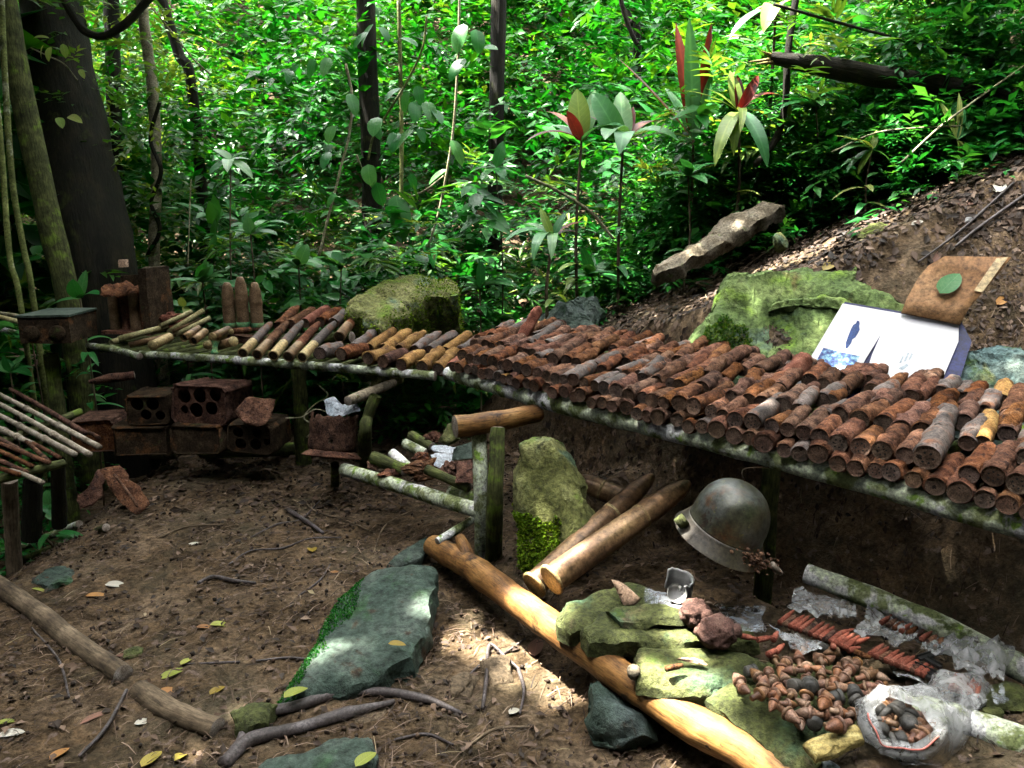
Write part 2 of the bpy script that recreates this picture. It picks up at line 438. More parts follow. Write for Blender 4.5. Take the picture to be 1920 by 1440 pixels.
surf("olive_shell", [(0.3, (0.10, 0.06, 0.03)), (0.5, (0.25, 0.155, 0.08)), (0.7, (0.36, 0.24, 0.14))], scale=20, rough=0.5, bump=0.5, bscale=80, bdist=0.004)
surf("yellow_tube", [(0.3, (0.26, 0.22, 0.08)), (0.5, (0.46, 0.41, 0.18)), (0.7, (0.58, 0.53, 0.28))], scale=14, rough=0.6, bump=0.2, bscale=60, bdist=0.002, rnd=0.15, patches=[((0.16, 0.10, 0.04), 16, 0.64, 0.08)])
surf("rod_metal", [(0.3, (0.14, 0.11, 0.07)), (0.5, (0.33, 0.28, 0.20)), (0.7, (0.48, 0.43, 0.34))], scale=20, rough=0.7, bump=0.5, bscale=60, bdist=0.004, rnd=0.3)
surf("cardboard", [(0.3, (0.20, 0.095, 0.035)), (0.5, (0.29, 0.15, 0.06)), (0.7, (0.38, 0.22, 0.10))], scale=5, rough=0.7, bump=0.15, bscale=30, bdist=0.003)
surf("paper", [(0.3, (0.68, 0.68, 0.68)), (0.7, (0.72, 0.72, 0.72))], scale=4, rough=0.55, bump=0.05, bdist=0.001, grain=0)
surf("ink_blue", [(0.3, (0.01, 0.03, 0.12)), (0.7, (0.02, 0.07, 0.24))], scale=20, rough=0.6, bump=0.0)
surf("photo_print", [(0.34, (0.01, 0.015, 0.10)), (0.48, (0.05, 0.12, 0.35)), (0.58, (0.22, 0.50, 0.62)), (0.70, (0.6, 0.68, 0.7))], scale=45, detail=5, rough=0.45, bump=0.0)
surf("print_pale", [(0.3, (0.45, 0.42, 0.45)), (0.7, (0.62, 0.58, 0.58))], scale=40, rough=0.5, bump=0)
surf("print_grey", [(0.3, (0.28, 0.36, 0.40)), (0.7, (0.5, 0.56, 0.58))], scale=60, rough=0.6, bump=0)
surf("tape", [(0.3, (0.5, 0.36, 0.16)), (0.7, (0.62, 0.48, 0.26))], scale=5, rough=0.3, bump=0)
surf("red_line", [(0.3, (0.5, 0.10, 0.08)), (0.7, (0.6, 0.2, 0.15))], scale=5, rough=0.4, bump=0)
surf("root_dark", [(0.3, (0.03, 0.022, 0.018)), (0.5, (0.075, 0.06, 0.055)), (0.7, (0.15, 0.13, 0.125))], scale=14, rough=0.6, bump=0.4, bscale=50, bdist=0.004, spec=0.4)
surf("white_stone", [(0.3, (0.2, 0.2, 0.19)), (0.7, (0.5, 0.5, 0.48))], scale=10, rough=0.8, bump=0.4, bdist=0.004)
surf("foil", [(0.3, (0.30, 0.36, 0.40)), (0.7, (0.66, 0.70, 0.72))], scale=10, rough=0.3, bump=0.5, bscale=25, bdist=0.01, spec=0.6)

def plastic(name, alpha, tint, rough=0.18):
    m, nt, b, out = newmat(name)
    tc = nt.nodes.new("ShaderNodeTexCoord")
    v = tc.outputs["Object"]
    b.inputs["Base Color"].default_value = (*tint, 1)
    b.inputs["Roughness"].default_value = rough
    b.inputs["Specular IOR Level"].default_value = 0.7
    bp = nt.nodes.new("ShaderNodeBump"); bp.inputs["Strength"].default_value = 0.6; bp.inputs["Distance"].default_value = 0.01
    nt.links.new(noise_n(nt, v, 22, 5, 0.6, 1.0), bp.inputs["Height"])
    nt.links.new(bp.outputs[0], b.inputs["Normal"])
    tr = nt.nodes.new("ShaderNodeBsdfTransparent")
    mx = nt.nodes.new("ShaderNodeMixShader")
    nt.links.new(ramp(nt, noise_n(nt, v, 16, 6, 0.65, 1.2), [(0.38, (alpha - 0.22,) * 3), (0.62, (alpha + 0.25,) * 3)]), mx.inputs[0])
    nt.links.new(tr.outputs[0], mx.inputs[1]); nt.links.new(b.outputs[0], mx.inputs[2])
    nt.links.new(mx.outputs[0], out.inputs[0])
    return m
plastic("clear_plastic", 0.32, (0.5, 0.54, 0.56))
plastic("milky_plastic", 0.45, (0.50, 0.51, 0.49))

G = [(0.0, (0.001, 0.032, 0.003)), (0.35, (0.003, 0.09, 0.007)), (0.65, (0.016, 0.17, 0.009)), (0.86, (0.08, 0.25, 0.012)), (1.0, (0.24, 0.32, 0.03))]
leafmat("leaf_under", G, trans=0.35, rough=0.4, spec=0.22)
leafmat("leaf_near", [(0.0, (0.003, 0.07, 0.010)), (0.5, (0.014, 0.16, 0.020)), (1.0, (0.07, 0.26, 0.035))], trans=0.35, rough=0.36, spec=0.22)
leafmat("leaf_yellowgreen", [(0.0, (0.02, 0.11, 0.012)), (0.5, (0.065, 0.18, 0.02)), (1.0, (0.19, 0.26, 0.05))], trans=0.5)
leafmat("leaf_broad", [(0.0, (0.012, 0.13, 0.025)), (0.5, (0.035, 0.21, 0.045)), (1.0, (0.13, 0.32, 0.10))], trans=0.35, rough=0.34, spec=0.25, attr=False)
leafmat("leaf_cordy_green", [(0.0, (0.03, 0.17, 0.05)), (0.6, (0.09, 0.30, 0.10)), (1.0, (0.22, 0.38, 0.15))], trans=0.3, rough=0.35, attr=False)
leafmat("leaf_cordy_red", [(0.0, (0.05, 0.010, 0.008)), (0.5, (0.13, 0.022, 0.016)), (1.0, (0.26, 0.07, 0.03))], trans=0.35, tcol=(1.6, 0.5, 0.4), rough=0.35, attr=False)
leafmat("leaf_lime", [(0.0, (0.12, 0.26, 0.03)), (0.6, (0.28, 0.40, 0.08)), (1.0, (0.46, 0.50, 0.16))], trans=0.35, rough=0.4, attr=False)
leafmat("leaf_fallen_yellow", [(0.0, (0.20, 0.13, 0.015)), (0.6, (0.34, 0.25, 0.025)), (1.0, (0.42, 0.36, 0.07))], trans=0.25, rough=0.5, attr=False)
leafmat("leaf_fallen_lime", [(0.0, (0.20, 0.26, 0.03)), (1.0, (0.40, 0.42, 0.08))], trans=0.25, rough=0.5, attr=False)
leafmat("leaf_fallen_orange", [(0.0, (0.24, 0.10, 0.03)), (1.0, (0.45, 0.23, 0.06))], trans=0.2, rough=0.6, attr=False)
leafmat("leaf_fallen_brown", [(0.0, (0.11, 0.05, 0.028)), (1.0, (0.26, 0.14, 0.09))], trans=0.1, rough=0.7, attr=False)
leafmat("leaf_fallen_pale", [(0.0, (0.46, 0.44, 0.34)), (1.0, (0.64, 0.62, 0.5))], trans=0.2, rough=0.5, attr=False)
leafmat("litter", [(0.0, (0.015, 0.010, 0.006)), (0.4, (0.05, 0.03, 0.018)), (0.7, (0.13, 0.082, 0.05)), (0.93, (0.27, 0.19, 0.13)), (1.0, (0.34, 0.28, 0.14))], trans=0.0, rough=0.7, spec=0.3)
leafmat("moss_tuft", [(0.0, (0.06, 0.14, 0.006)), (0.6, (0.18, 0.34, 0.012)), (1.0, (0.34, 0.48, 0.04))], trans=0.25, rough=0.7, spec=0.1)

# ------------------------------------------------------------------ mesh helpers
_LG = None
def mk(name, verts, faces, mat=None, parent=None, smooth=True, mats=None, midx=None, loc=None):
    me = bpy.data.meshes.new(name)
    me.from_pydata([tuple(v) for v in verts], [], [tuple(f) for f in faces])
    for mm in (mats or [mat]):
        if mm: me.materials.append(MATS[mm] if isinstance(mm, str) else mm)
    if smooth:
        me.shade_smooth()
    global _LG
    if _LG is not None and len(_LG) == len(me.vertices):
        at = me.attributes.new("grainvec", 'FLOAT_VECTOR', 'POINT')
        at.data.foreach_set("vector", np.array(_LG, np.float32).ravel())
    _LG = None
    if midx is not None:
        me.polygons.foreach_set("material_index", midx)
    me.update()
    return ob(name, me, parent, loc)

def ob(name, me, parent=None, loc=None, mw=None):
    o = bpy.data.objects.new(name, me)
    COL.objects.link(o)
    if parent is not None:
        o.parent = parent
    if loc is not None:
        o.location = loc
    if mw is not None:
        o.matrix_world = mw
    return o

def bigmesh(name, V, Fq, mat, rnd=None, smooth=False):
    """numpy mesh: V (n,3), Fq (m,k)"""
    me = bpy.data.meshes.new(name)
    n, m, k = len(V), len(Fq), Fq.shape[1]
    me.vertices.add(n); me.vertices.foreach_set("co", np.ascontiguousarray(V, np.float32).ravel())
    me.loops.add(m * k); me.loops.foreach_set("vertex_index", np.ascontiguousarray(Fq, np.int32).ravel())
    me.polygons.add(m)
    me.polygons.foreach_set("loop_start", np.arange(0, m * k, k, dtype=np.int32))
    me.materials.append(MATS[mat])
    if rnd is not None:
        at = me.attributes.new("rnd", 'FLOAT', 'POINT')
        at.data.foreach_set("value", np.ascontiguousarray(rnd, np.float32))
    me.update(calc_edges=True)
    me.validate()
    if smooth: me.shade_smooth()
    return me

def tag(o, label=None, cat=None, group=None, kind=None):
    if label: o["label"] = label
    if cat: o["category"] = cat
    if group: o["group"] = group
    if kind: o["kind"] = kind
    return o

def thing(name, label, cat, loc=(0, 0, 0), group=None):
    o = bpy.data.objects.new(name, None)
    COL.objects.link(o)
    o.empty_display_size = 0.05
    o.location = loc
    return tag(o, label, cat, group)

def frames(pts):
    pts = [Vector(p) for p in pts]
    tang = []
    for i in range(len(pts)):
        a = pts[max(0, i - 1)]; b = pts[min(len(pts) - 1, i + 1)]
        tang.append((b - a).normalized())
    ref = Vector((0, 0, 1)) if abs(tang[0].z) < 0.9 else Vector((1, 0, 0))
    x = tang[0].cross(ref).normalized()
    fr = []
    for t in tang:
        x = (x - t * x.dot(t)).normalized()
        fr.append((x, t.cross(x).normalized(), t))
    return pts, fr

def resample(pts, n):
    pts = [Vector(p) for p in pts]
    if len(pts) == 2:
        return [pts[0].lerp(pts[1], k / (n - 1)) for k in range(n)]
    # catmull-rom
    ext = [pts[0] * 2 - pts[1]] + pts + [pts[-1] * 2 - pts[-2]]
    out = []
    segs = len(pts) - 1
    for k in range(n):
        u = k / (n - 1) * segs
        i = min(int(u), segs - 1); f = u - i
        p0, p1, p2, p3 = ext[i], ext[i + 1], ext[i + 2], ext[i + 3]
        out.append(0.5 * ((2 * p1) + (p2 - p0) * f + (2 * p0 - 5 * p1 + 4 * p2 - p3) * f * f + (3 * p1 - p0 - 3 * p2 + p3) * f ** 3))
    return out

def tube(pts, radii, seg=12, n=None, wob=0.0, seed=0, caps=False, nscale=9.0):
    """returns verts, faces, ring list; radius is wobbled by noise"""
    rad0 = radii if isinstance(radii, (list, tuple)) else [radii] * 2
    n = n or max(len(pts), 2)
    pp = resample(pts, n)
    pp, fr = frames(pp)
    V, Fc = [], []
    global _LG
    _LG = []
    run = 0.0
    off = Vector((seed * 3.7, seed * 1.3, seed * 2.1))
    for i, p in enumerate(pp):
        if i: run += (p - pp[i - 1]).length
        u = i / (n - 1) * (len(rad0) - 1)
        k = min(int(u), len(rad0) - 2); f = u - k
        r = rad0[k] * (1 - f) + rad0[k + 1] * f
        x, y, t = fr[i]
        for j in range(seg):
            a = 2 * math.pi * j / seg
            q = p + (x * math.cos(a) + y * math.sin(a)) * r
            if wob:
                rr = r * (1 + wob * mnoise.noise(q * nscale + off) + 0.5 * wob * mnoise.noise(q * nscale * 3 + off))
                q = p + (x * math.cos(a) + y * math.sin(a)) * rr
            V.append(q)
            _LG.append((math.cos(a) * r, math.sin(a) * r, run))
    for i in range(n - 1):
        for j in range(seg):
            a = i * seg + j; b = i * seg + (j + 1) % seg
            Fc.append((a, b, b + seg, a + seg))
    if caps:
        Fc.append(tuple(reversed(range(seg))))
        Fc.append(tuple(range((n - 1) * seg, n * seg)))
    return V, Fc

def capdisc(name, V, idx, outward, mat, parent, bulge=0.004, seed=0):
    ring = [Vector(V[i]) for i in idx]
    c = sum(ring, Vector()) / len(ring)
    vs = [c + outward * bulge] + [c.lerp(r, 0.55) + outward * bulge * (0.4 + 0.8 * random.random()) for r in ring] + ring
    n = len(ring)
    fs = []
    for j in range(n):
        k = (j + 1) % n
        fs.append((0, 1 + j, 1 + k))
        fs.append((1 + j, 1 + n + j, 1 + n + k, 1 + k))
    return mk(name, vs, fs, mat, parent)

def log(name, label, cat, pts, radii, bark, group=None, seg=14, n=24, wob=0.12, seed=0, cut="cut_wood", ends=(1, 1), parent=None, part="bark"):
    V, Fc = tube(pts, radii, seg, n, wob, seed)
    if parent is None:
        o = mk(name, V, Fc, bark, None)
        tag(o, label, cat, group)
    else:
        o = mk(name, V, Fc, bark, parent)
    p0, p1 = Vector(pts[0]), Vector(pts[-1])
    if ends[0]:
        capdisc("cut_end", V, list(range(seg)), (p0 - Vector(pts[1])).normalized(), cut, o)
    if ends[1]:
        capdisc("cut_end", V, list(range((n - 1) * seg, n * seg)), (p1 - Vector(pts[-2])).normalized(), cut, o)
    return o

def lathe(profile, seg=18, wob=0.0, seed=0, nscale=60.0, capb=True, capt=True, sub=1):
    """profile [(r,z)...] about Z"""
    V, Fc = [], []
    off = Vector((seed * 3.1, seed * 5.7, seed * 1.9))
    prof = []
    for i in range(len(profile) - 1):
        for k in range(sub):
            f = k / sub
            prof.append((profile[i][0] * (1 - f) + profile[i + 1][0] * f, profile[i][1] * (1 - f) + profile[i + 1][1] * f))
    prof.append(profile[-1])
    for (r, z) in prof:
        for j in range(seg):
            a = 2 * math.pi * j / seg
            q = Vector((math.cos(a) * r, math.sin(a) * r, z))
            if wob:
                d = mnoise.noise(q * nscale + off) + 0.6 * mnoise.noise(q * nscale * 2.3 + off) + 0.45 * mnoise.noise(q * nscale * 4.7 + off)
                q = Vector((q.x * (1 + wob * d), q.y * (1 + wob * d), q.z))
            V.append(q)
    for i in range(len(prof) - 1):
        for j in range(seg):
            a = i * seg + j; b = i * seg + (j + 1) % seg
            Fc.append((a, b, b + seg, a + seg))
    if capb: Fc.append(tuple(reversed(range(seg))))
    if capt: Fc.append(tuple(range((len(prof) - 1) * seg, len(prof) * seg)))
    return V, Fc

def meshonly(name, V, Fc, mat, smooth=True):
    me = bpy.data.meshes.new(name)
    me.from_pydata([tuple(v) for v in V], [], Fc)
    me.materials.append(MATS[mat])
    if smooth: me.shade_smooth()
    me.update()
    return me

def axis_matrix(p, d, roll=0.0, scale=(1, 1, 1)):
    q = Vector(d).normalized().to_track_quat('Z', 'Y')
    return Matrix.Translation(p) @ q.to_matrix().to_4x4() @ Matrix.Rotation(roll, 4, 'Z') @ Matrix.Diagonal((*scale, 1))

def slab(name, pts, thick, mat, label=None, cat=None, nrm=None, jag=0.012, amp=0.012, seed=0, parent=None, cuts=5, group=None, bend=0.0, crack=None):
    """irregular stone plate: top outline pts, extruded along -nrm, roughened"""
    rnd = random.Random(seed)
    pts = [Vector(p) for p in pts]
    if nrm is None:
        c = sum(pts, Vector()) / len(pts)
        nrm = Vector()
        for i in range(len(pts)):
            nrm += (pts[i] - c).cross(pts[(i + 1) % len(pts)] - c)
        nrm.normalize()
        if nrm.z < 0: nrm = -nrm
    nrm = Vector(nrm).normalized()
    ring = []
    for i in range(len(pts)):
        a, b = pts[i], pts[(i + 1) % len(pts)]
        L = (b - a).length
        k = max(1, int(L / 0.05))
        for j in range(k):
            p = a.lerp(b, j / k)
            if j: p = p + Vector((rnd.uniform(-1, 1), rnd.uniform(-1, 1), rnd.uniform(-.5, .5))) * jag
            p -= nrm * (p - pts[0]).dot(nrm) * 0.6
            ring.append(p)
    bm = bmesh.new()
    vs = [bm.verts.new(p) for p in ring]
    vb = []
    for p in ring:
        w = Vector((rnd.uniform(-1, 1), rnd.uniform(-1, 1), 0)) * jag * 1.5
        vb.append(bm.verts.new(p - nrm * thick * rnd.uniform(0.8, 1.1) + w))
    bm.faces.new(vs)
    bm.faces.new(list(reversed(vb)))
    for i in range(len(vs)):
        j = (i + 1) % len(vs)
        bm.faces.new((vs[i], vb[i], vb[j], vs[j]))
    bmesh.ops.triangulate(bm, faces=bm.faces[:], quad_method='BEAUTY', ngon_method='BEAUTY')
    for _ in range(cuts):
        long_e = [e for e in bm.edges if e.calc_length() > 0.018]
        if not long_e or len(bm.verts) > 14000: break
        bmesh.ops.subdivide_edges(bm, edges=long_e, cuts=1, use_grid_fill=False)
        bmesh.ops.triangulate(bm, faces=bm.faces[:])
    off = Vector((seed * 2.3, seed * 7.1, seed * 0.7))
    bm.normal_update()
    c = sum(pts, Vector()) / len(pts)
    rp = np.array([tuple(ring[i].lerp(ring[(i + 1) % len(ring)], f)) for i in range(len(ring)) for f in (0, .2, .4, .6, .8)]); vp = np.array([tuple(v.co) for v in bm.verts])
    dist = np.sqrt(((vp[:, None, :] - rp[None, :, :]) ** 2).sum(2)).min(1)
    hgt = (vp - rp[0]) @ np.array(nrm)
    wear_w = min(0.05, 0.5 * thick)
    for v, dd, hh_ in zip(bm.verts, dist, hgt):
        if hh_ > -0.35 * thick and dd < wear_w:
            k = (1 - dd / wear_w) ** 1.5 * (0.35 + 0.65 * max(0, 0.5 + mnoise.noise(v.co * 13 + off)))
            to_c = (c - v.co); to_c -= nrm * to_c.dot(nrm)
            v.co += -nrm * k * 0.38 * min(thick, .12) + to_c.normalized() * k * 0.012
    for v in bm.verts:
        d = mnoise.fractal(v.co * 9 + off, 0.8, 2.1, 5) * amp
        lay = mnoise.noise(v.co * 4 + off) * amp * 1.5
        # cleavage steps: terraces a few millimetres high, like split slate
        st = mnoise.fractal(Vector((v.co.x * 7 + v.co.y * 2, v.co.y * 3.2, v.co.z * 7)) + off * 1.7, 0.9, 2.0, 3)
        st = math.floor(st * 4) / 4 * amp * 1.1
        v.co += nrm * (d + lay + st) + v.normal * d * 0.8
    bmesh.ops.recalc_face_normals(bm, faces=bm.faces[:])
    me = bpy.data.meshes.new(name)
    bm.to_mesh(me); bm.free()
    me.materials.append(MATS[mat])
    me.shade_smooth()
    try: me.set_sharp_from_angle(angle=math.radians(38))
    except Exception: pass
    o = ob(name, me, parent)
    if label: tag(o, label, cat, group)
    return o

def boulder(name, c, size, mat, label=None, cat=None, rot=(0, 0, 0), seed=0, sub=4, amp=0.16, cutsn=7, parent=None, group=None, smooth=False):
    rnd = random.Random(seed)
    bm = bmesh.new()
    bmesh.ops.create_icosphere(bm, subdivisions=sub, radius=1)
    off = Vector((seed * 1.7, seed * 2.9, seed * 4.3))
    planes = []
    for _ in range(cutsn):
        d = Vector((rnd.gauss(0, 1), rnd.gauss(0, 1), rnd.gauss(0, 1))).normalized()
        planes.append((d, rnd.uniform(0.55, 0.85)))
    for v in bm.verts:
        p = v.co.copy()
        for d, h in planes:
            e = p.dot(d) - h
            if e > 0: p -= d * e * 0.85
        p += v.co * (mnoise.fractal(v.co * 1.6 + off, 0.9, 2.0, 5) * amp + 0.04 * mnoise.noise(v.co * 7 + off))
        v.co = Vector((p.x * size[0], p.y * size[1], p.z * size[2]))
    me = bpy.data.meshes.new(name)
    bm.to_mesh(me); bm.free()
    me.materials.append(MATS[mat])
    if smooth: me.shade_smooth()
    o = ob(name, me, parent)
    o.location = c; o.rotation_euler = rot
    if label: tag(o, label, cat, group)
    return o

# ---------- leaves
def leaf_template(L=1.0, W=0.42, fold=0.12, droop=0.15, curl=0.0):
    """8-tri leaf lying along +Y, normal +Z"""
    ys = [0, 0.28, 0.62, 1.0]
    ws = [0.03, 0.5, 0.40, 0.0]
    V = [(0, 0, 0)]
    mid = [(0, y * L, -droop * y * y * L) for y in ys]
    lft = [(-w * W * L, y * L, -droop * y * y * L + fold * w * L) for y, w in zip(ys, ws)]
    rgt = [(w * W * L, y * L, -droop * y * y * L + fold * w * L) for y, w in zip(ys, ws)]
    V = [mid[0], lft[1], mid[1], rgt[1], lft[2], mid[2], rgt[2], mid[3]]
    Fc = [(0, 2, 1), (0, 3, 2), (1, 2, 5), (1, 5, 4), (2, 3, 6), (2, 6, 5), (4, 5, 7), (5, 6, 7)]
    return np.array(V, float), np.array(Fc, int)

def leaf_template4(L=1.0, W=0.42, fold=0.1, droop=0.12):
    V = np.array([(0, 0, 0), (-W * .5 * L, .42 * L, fold * L * .4), (0, .45 * L, -droop * .2 * L), (W * .5 * L, .42 * L, fold * L * .4), (0, L, -droop * L)], float)
    Fc = np.array([(0, 2, 1), (0, 3, 2), (1, 2, 4), (2, 3, 4)], int)
    return V, Fc

def rotmats(fwd, upv):
    y = fwd / np.linalg.norm(fwd, axis=1, keepdims=True)
    x = np.cross(y, upv); x /= (np.linalg.norm(x, axis=1, keepdims=True) + 1e-9)
    z = np.cross(x, y)
    return np.stack([x, y, z], axis=2)

def scatter(tv, tf, pos, R, s):
    k, n = len(pos), len(tv)
    V = np.einsum('kij,nj->kni', R, tv) * s[:, None, None] + pos[:, None, :]
    Fq = (tf[None, :, :] + (np.arange(k) * n)[:, None, None]).reshape(-1, tf.shape[1])
    return V.reshape(-1, 3), Fq

def big_leaf(L, W, bend, nseg=10, fold=0.18, curlw=0.0, tip=1.0, point=0.5):
    """single strap / oval leaf mesh along +Y bending down; returns V,F"""
    V, Fc = [], []
    ang = 0; y = 0; z = 0
    for i in range(nseg + 1):
        u = i / nseg
        w = W * (u ** 0.55) * (1 - u) ** 0.75 / 0.412 if 0 < i < nseg else 0.002
        w = max(w, 0.002)
        ang_u = -bend * u
        c, s = math.cos(ang_u), math.sin(ang_u)
        for (x, k) in ((-1, 1), (0, 0), (1, 1)):
            V.append((x * w * 0.5, y - s * fold * w * 0.5 * k, z + c * fold * w * 0.5 * k))
        y += c * L / nseg; z += s * L / nseg
    for i in range(nseg):
        for j in range(2):
            a = i * 3 + j
            Fc.append((a, a + 1, a + 4, a + 3))
    return V, Fc
# ================================================================== SETTING
RNG = np.random.default_rng(7)
random.seed(11)

def axis_coords(lo, hi, step, far, grow=1.28):
    core = list(np.arange(lo, hi + 1e-6, step))
    s = step; a = lo
    left = []
    while a > -far:
        s *= grow; a -= s; left.append(a)
    s = step; b = hi
    right = []
    while b < far:
        s *= grow; b += s; right.append(b)
    return np.array(left[::-1] + core + right)

gx = axis_coords(-2.6, 2.9, 0.021, 220)
gy = axis_coords(1.2, 5.6, 0.021, 220)
GX, GY = np.meshgrid(gx, gy)
GZ = terrain(GX, GY)
V = np.stack([GX.ravel(), GY.ravel(), GZ.ravel()], 1)
ny, nx = GX.shape
ii = (np.arange(ny - 1)[:, None] * nx + np.arange(nx - 1)[None, :]).ravel()
Fq = np.stack([ii, ii + 1, ii + 1 + nx, ii + nx], 1)
ground = ob("ground", bigmesh("ground", V, Fq, "soil", smooth=True))
tag(ground, kind="structure")

# ------------------------------------------------------------------ dapple gaps: sun patches set by cutting holes in the crown leaves
SUNV = np.array(SUN)
DAPPLES = []   # (x, y, z, radius)
def dapple(p, r): DAPPLES.append((p[0], p[1], p[2], r))
for px, py, t_, r in ((1000, 1150, 2.68, 0.055), (1300, 1350, 2.1, 0.045), (1045, 1268, None, 0.06), (880, 1200, None, .012),
                      (1262, 1105, 2.35, .0), (1400, 425, 4.4, 0.07), (1320, 462, 4.4, .03), (1740, 330, 4.35, 0.10), (1490, 410, 4.3, .08),
                      (1500, 250, 5.0, .2), (1400, 240, 5, .16), (1650, 460, 4.2, .06)):
    dapple(P(px, py, t_) if t_ else T(px, py), r)

def cull_dapples(pos, extra=0.1):
    keep = np.ones(len(pos), bool)
    for (x, y, z, r) in DAPPLES:
        d = pos - np.array([x, y, z])
        al = d @ SUNV
        perp = np.linalg.norm(d - al[:, None] * SUNV, axis=1)
        keep &= perp > (r + extra)
    return keep

def leaf_cloud(n, sampler, size, up_bias=0.7, W=0.45, tmpl=4, aim=None, seed=1, cull=False, extra=0.1):
    r = np.random.default_rng(seed)
    pos = sampler(n, r)
    az = r.uniform(0, 2 * math.pi, n)
    el = r.normal(-0.25, 0.45, n)
    fwd = np.stack([np.cos(az) * np.cos(el), np.sin(az) * np.cos(el), np.sin(el)], 1)
    if cull:
        kp = cull_dapples(pos + fwd * (size[0] + size[1]) * 0.22, extra)
        pos, fwd = pos[kp], fwd[kp]
        n = len(pos)
    up = np.stack([r.normal(0, 1 - up_bias, n), r.normal(-0.2, 1 - up_bias, n), np.ones(n)], 1)
    R = rotmats(fwd, up)
    s = size[0] + (size[1] - size[0]) * r.random(n) ** 1.5
    tv, tf = (leaf_template4 if tmpl == 4 else leaf_template)(1.0, W)
    V, Fq = scatter(tv, tf, pos, R, s)
    rn = np.repeat(np.clip(r.beta(2, 2.6, n), 0, 1), len(tv))
    return V, Fq, rn

def sprig_cloud(pos, seed, nleaf=9, length=(0.22, 0.45), leaf=(0.07, 0.13), W=0.42, facing=-0.35, tmpl=4, val=None):
    """leafy twigs: alternate leaves along an arching stem"""
    r = np.random.default_rng(seed)
    k = len(pos)
    az = r.uniform(0, 2 * math.pi, k)
    el = r.normal(0.35, 0.45, k)
    d = np.stack([np.cos(az) * np.cos(el), np.sin(az) * np.cos(el) + facing * 0.5, np.sin(el)], 1)
    d /= np.linalg.norm(d, axis=1, keepdims=True)
    Ls = r.uniform(*length, k)
    base = r.random(k) if val is None else val
    Pp, Fw, Up, S, Rn = [], [], [], [], []
    side0 = np.cross(d, np.array([0, 0, 1.0])); side0 /= (np.linalg.norm(side0, axis=1, keepdims=True) + 1e-6)
    upl = np.cross(side0, d)
    lsz = r.uniform(*leaf, k)
    for j in range(nleaf):
        u = (j + 1) / nleaf
        p = pos + d * (Ls * u)[:, None] + np.array([0, 0, -1.0]) * (0.35 * Ls * u * u)[:, None]
        sg = 1 if j % 2 else -1
        if j == nleaf - 1: sg = 0
        f = d * (0.55 + 0.5 * u) + side0 * sg * 0.85 + r.normal(0, 0.22, (k, 3)) + np.array([0, 0, -0.25])
        Pp.append(p); Fw.append(f)
        Up.append(upl * 0.5 + np.array([0, -0.15, 0.8]) + r.normal(0, 0.25, (k, 3)))
        S.append(lsz * (0.75 + 0.5 * math.sin(math.pi * u * 0.9)) * r.uniform(0.8, 1.2, k))
        Rn.append(np.clip(base * 0.7 + 0.3 * r.random(k), 0, 1))
    Pp = np.concatenate(Pp); R = rotmats(np.concatenate(Fw), np.concatenate(Up))
    tv, tf = (leaf_template4 if tmpl == 4 else leaf_template)(1.0, W)
    V, Fq = scatter(tv, tf, Pp, R, np.concatenate(S))
    return V, Fq, np.repeat(np.concatenate(Rn), len(tv))

def join(parts):
    Vs, Fs, Rs = [], [], []
    o = 0
    for V, Fq, rn in parts:
        Vs.append(V); Fs.append(Fq + o); Rs.append(rn); o += len(V)
    return np.concatenate(Vs), np.concatenate(Fs), np.concatenate(Rs)

def qa(x, y):
    rx = x - TL.x; ry = y - TL.y
    return rx * TN.x + ry * TN.y - 0.98, rx * TD.x + ry * TD.y

def clear_zone(x, y):
    """True where plants may grow (not on the trodden ground, tables or bare bank)"""
    q, a = qa(x, y)
    left = (y > 5.25 + 0.25 * np.sin(x * 3)) & (q > -1.3)
    left2 = (x < -2.55 - 0.35 * (y - 3.5)) & (y > 3.0)
    bank_edge = 1.05 + 0.42 * np.clip(a + 0.4, 0, 2.4) + 0.12 * np.sin(a * 5)
    onbank = (a > -1.2) & (q < bank_edge)
    return (left | left2) & ~onbank

def shrub_sites(n, seed, y0, y1, hmax, spread=0.8):
    r = np.random.default_rng(seed)
    out = []
    while len(out) < n:
        m = 4000
        y = y0 + (y1 - y0) * r.random(m) ** 1.25
        x = (r.random(m) * 2 - 1) * (0.72 * y + 1.2)
        ok = clear_zone(x, y)
        x, y = x[ok], y[ok]
        # clumped heights
        hh = (0.35 + 0.9 * fbm(x * 0.7, y * 0.7, 5)) * hmax
        z = terrain(x, y, False) + hh * r.random(len(x)) ** 0.8
        dens = vnoise(x * 1.6 + 9, z * 2.0 + y * 1.3, 31)
        keep = dens > 0.26
        out.extend(np.stack([x, y, z], 1)[keep].tolist())
    return np.array(out[:n])

# undergrowth: three masses of foliage that nobody could count
S1 = shrub_sites(4600, 21, 5.1, 8.2, 1.75)
clump = vnoise(S1[:, 0] * 2.2, S1[:, 2] * 2.2 + S1[:, 1], 77)
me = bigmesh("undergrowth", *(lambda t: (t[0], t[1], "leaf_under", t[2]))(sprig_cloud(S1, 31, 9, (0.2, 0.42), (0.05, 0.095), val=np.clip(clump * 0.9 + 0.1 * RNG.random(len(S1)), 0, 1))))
tag(ob("undergrowth", me), "dense small-leaved green undergrowth behind the tables", "undergrowth", kind="stuff")
S1b = shrub_sites(900, 24, 5.0, 7.4, 2.1)
me = bigmesh("broadleaf_undergrowth", *(lambda t: (t[0], t[1], "leaf_near", t[2]))(sprig_cloud(S1b, 37, 6, (0.22, 0.4), (0.11, 0.19), W=0.46, tmpl=8)))
tag(ob("broadleaf_undergrowth", me), "broad-leaved bushes mixed through the undergrowth", "undergrowth", kind="stuff")
S1c = shrub_sites(1000, 25, 5.0, 7.6, 2.0)
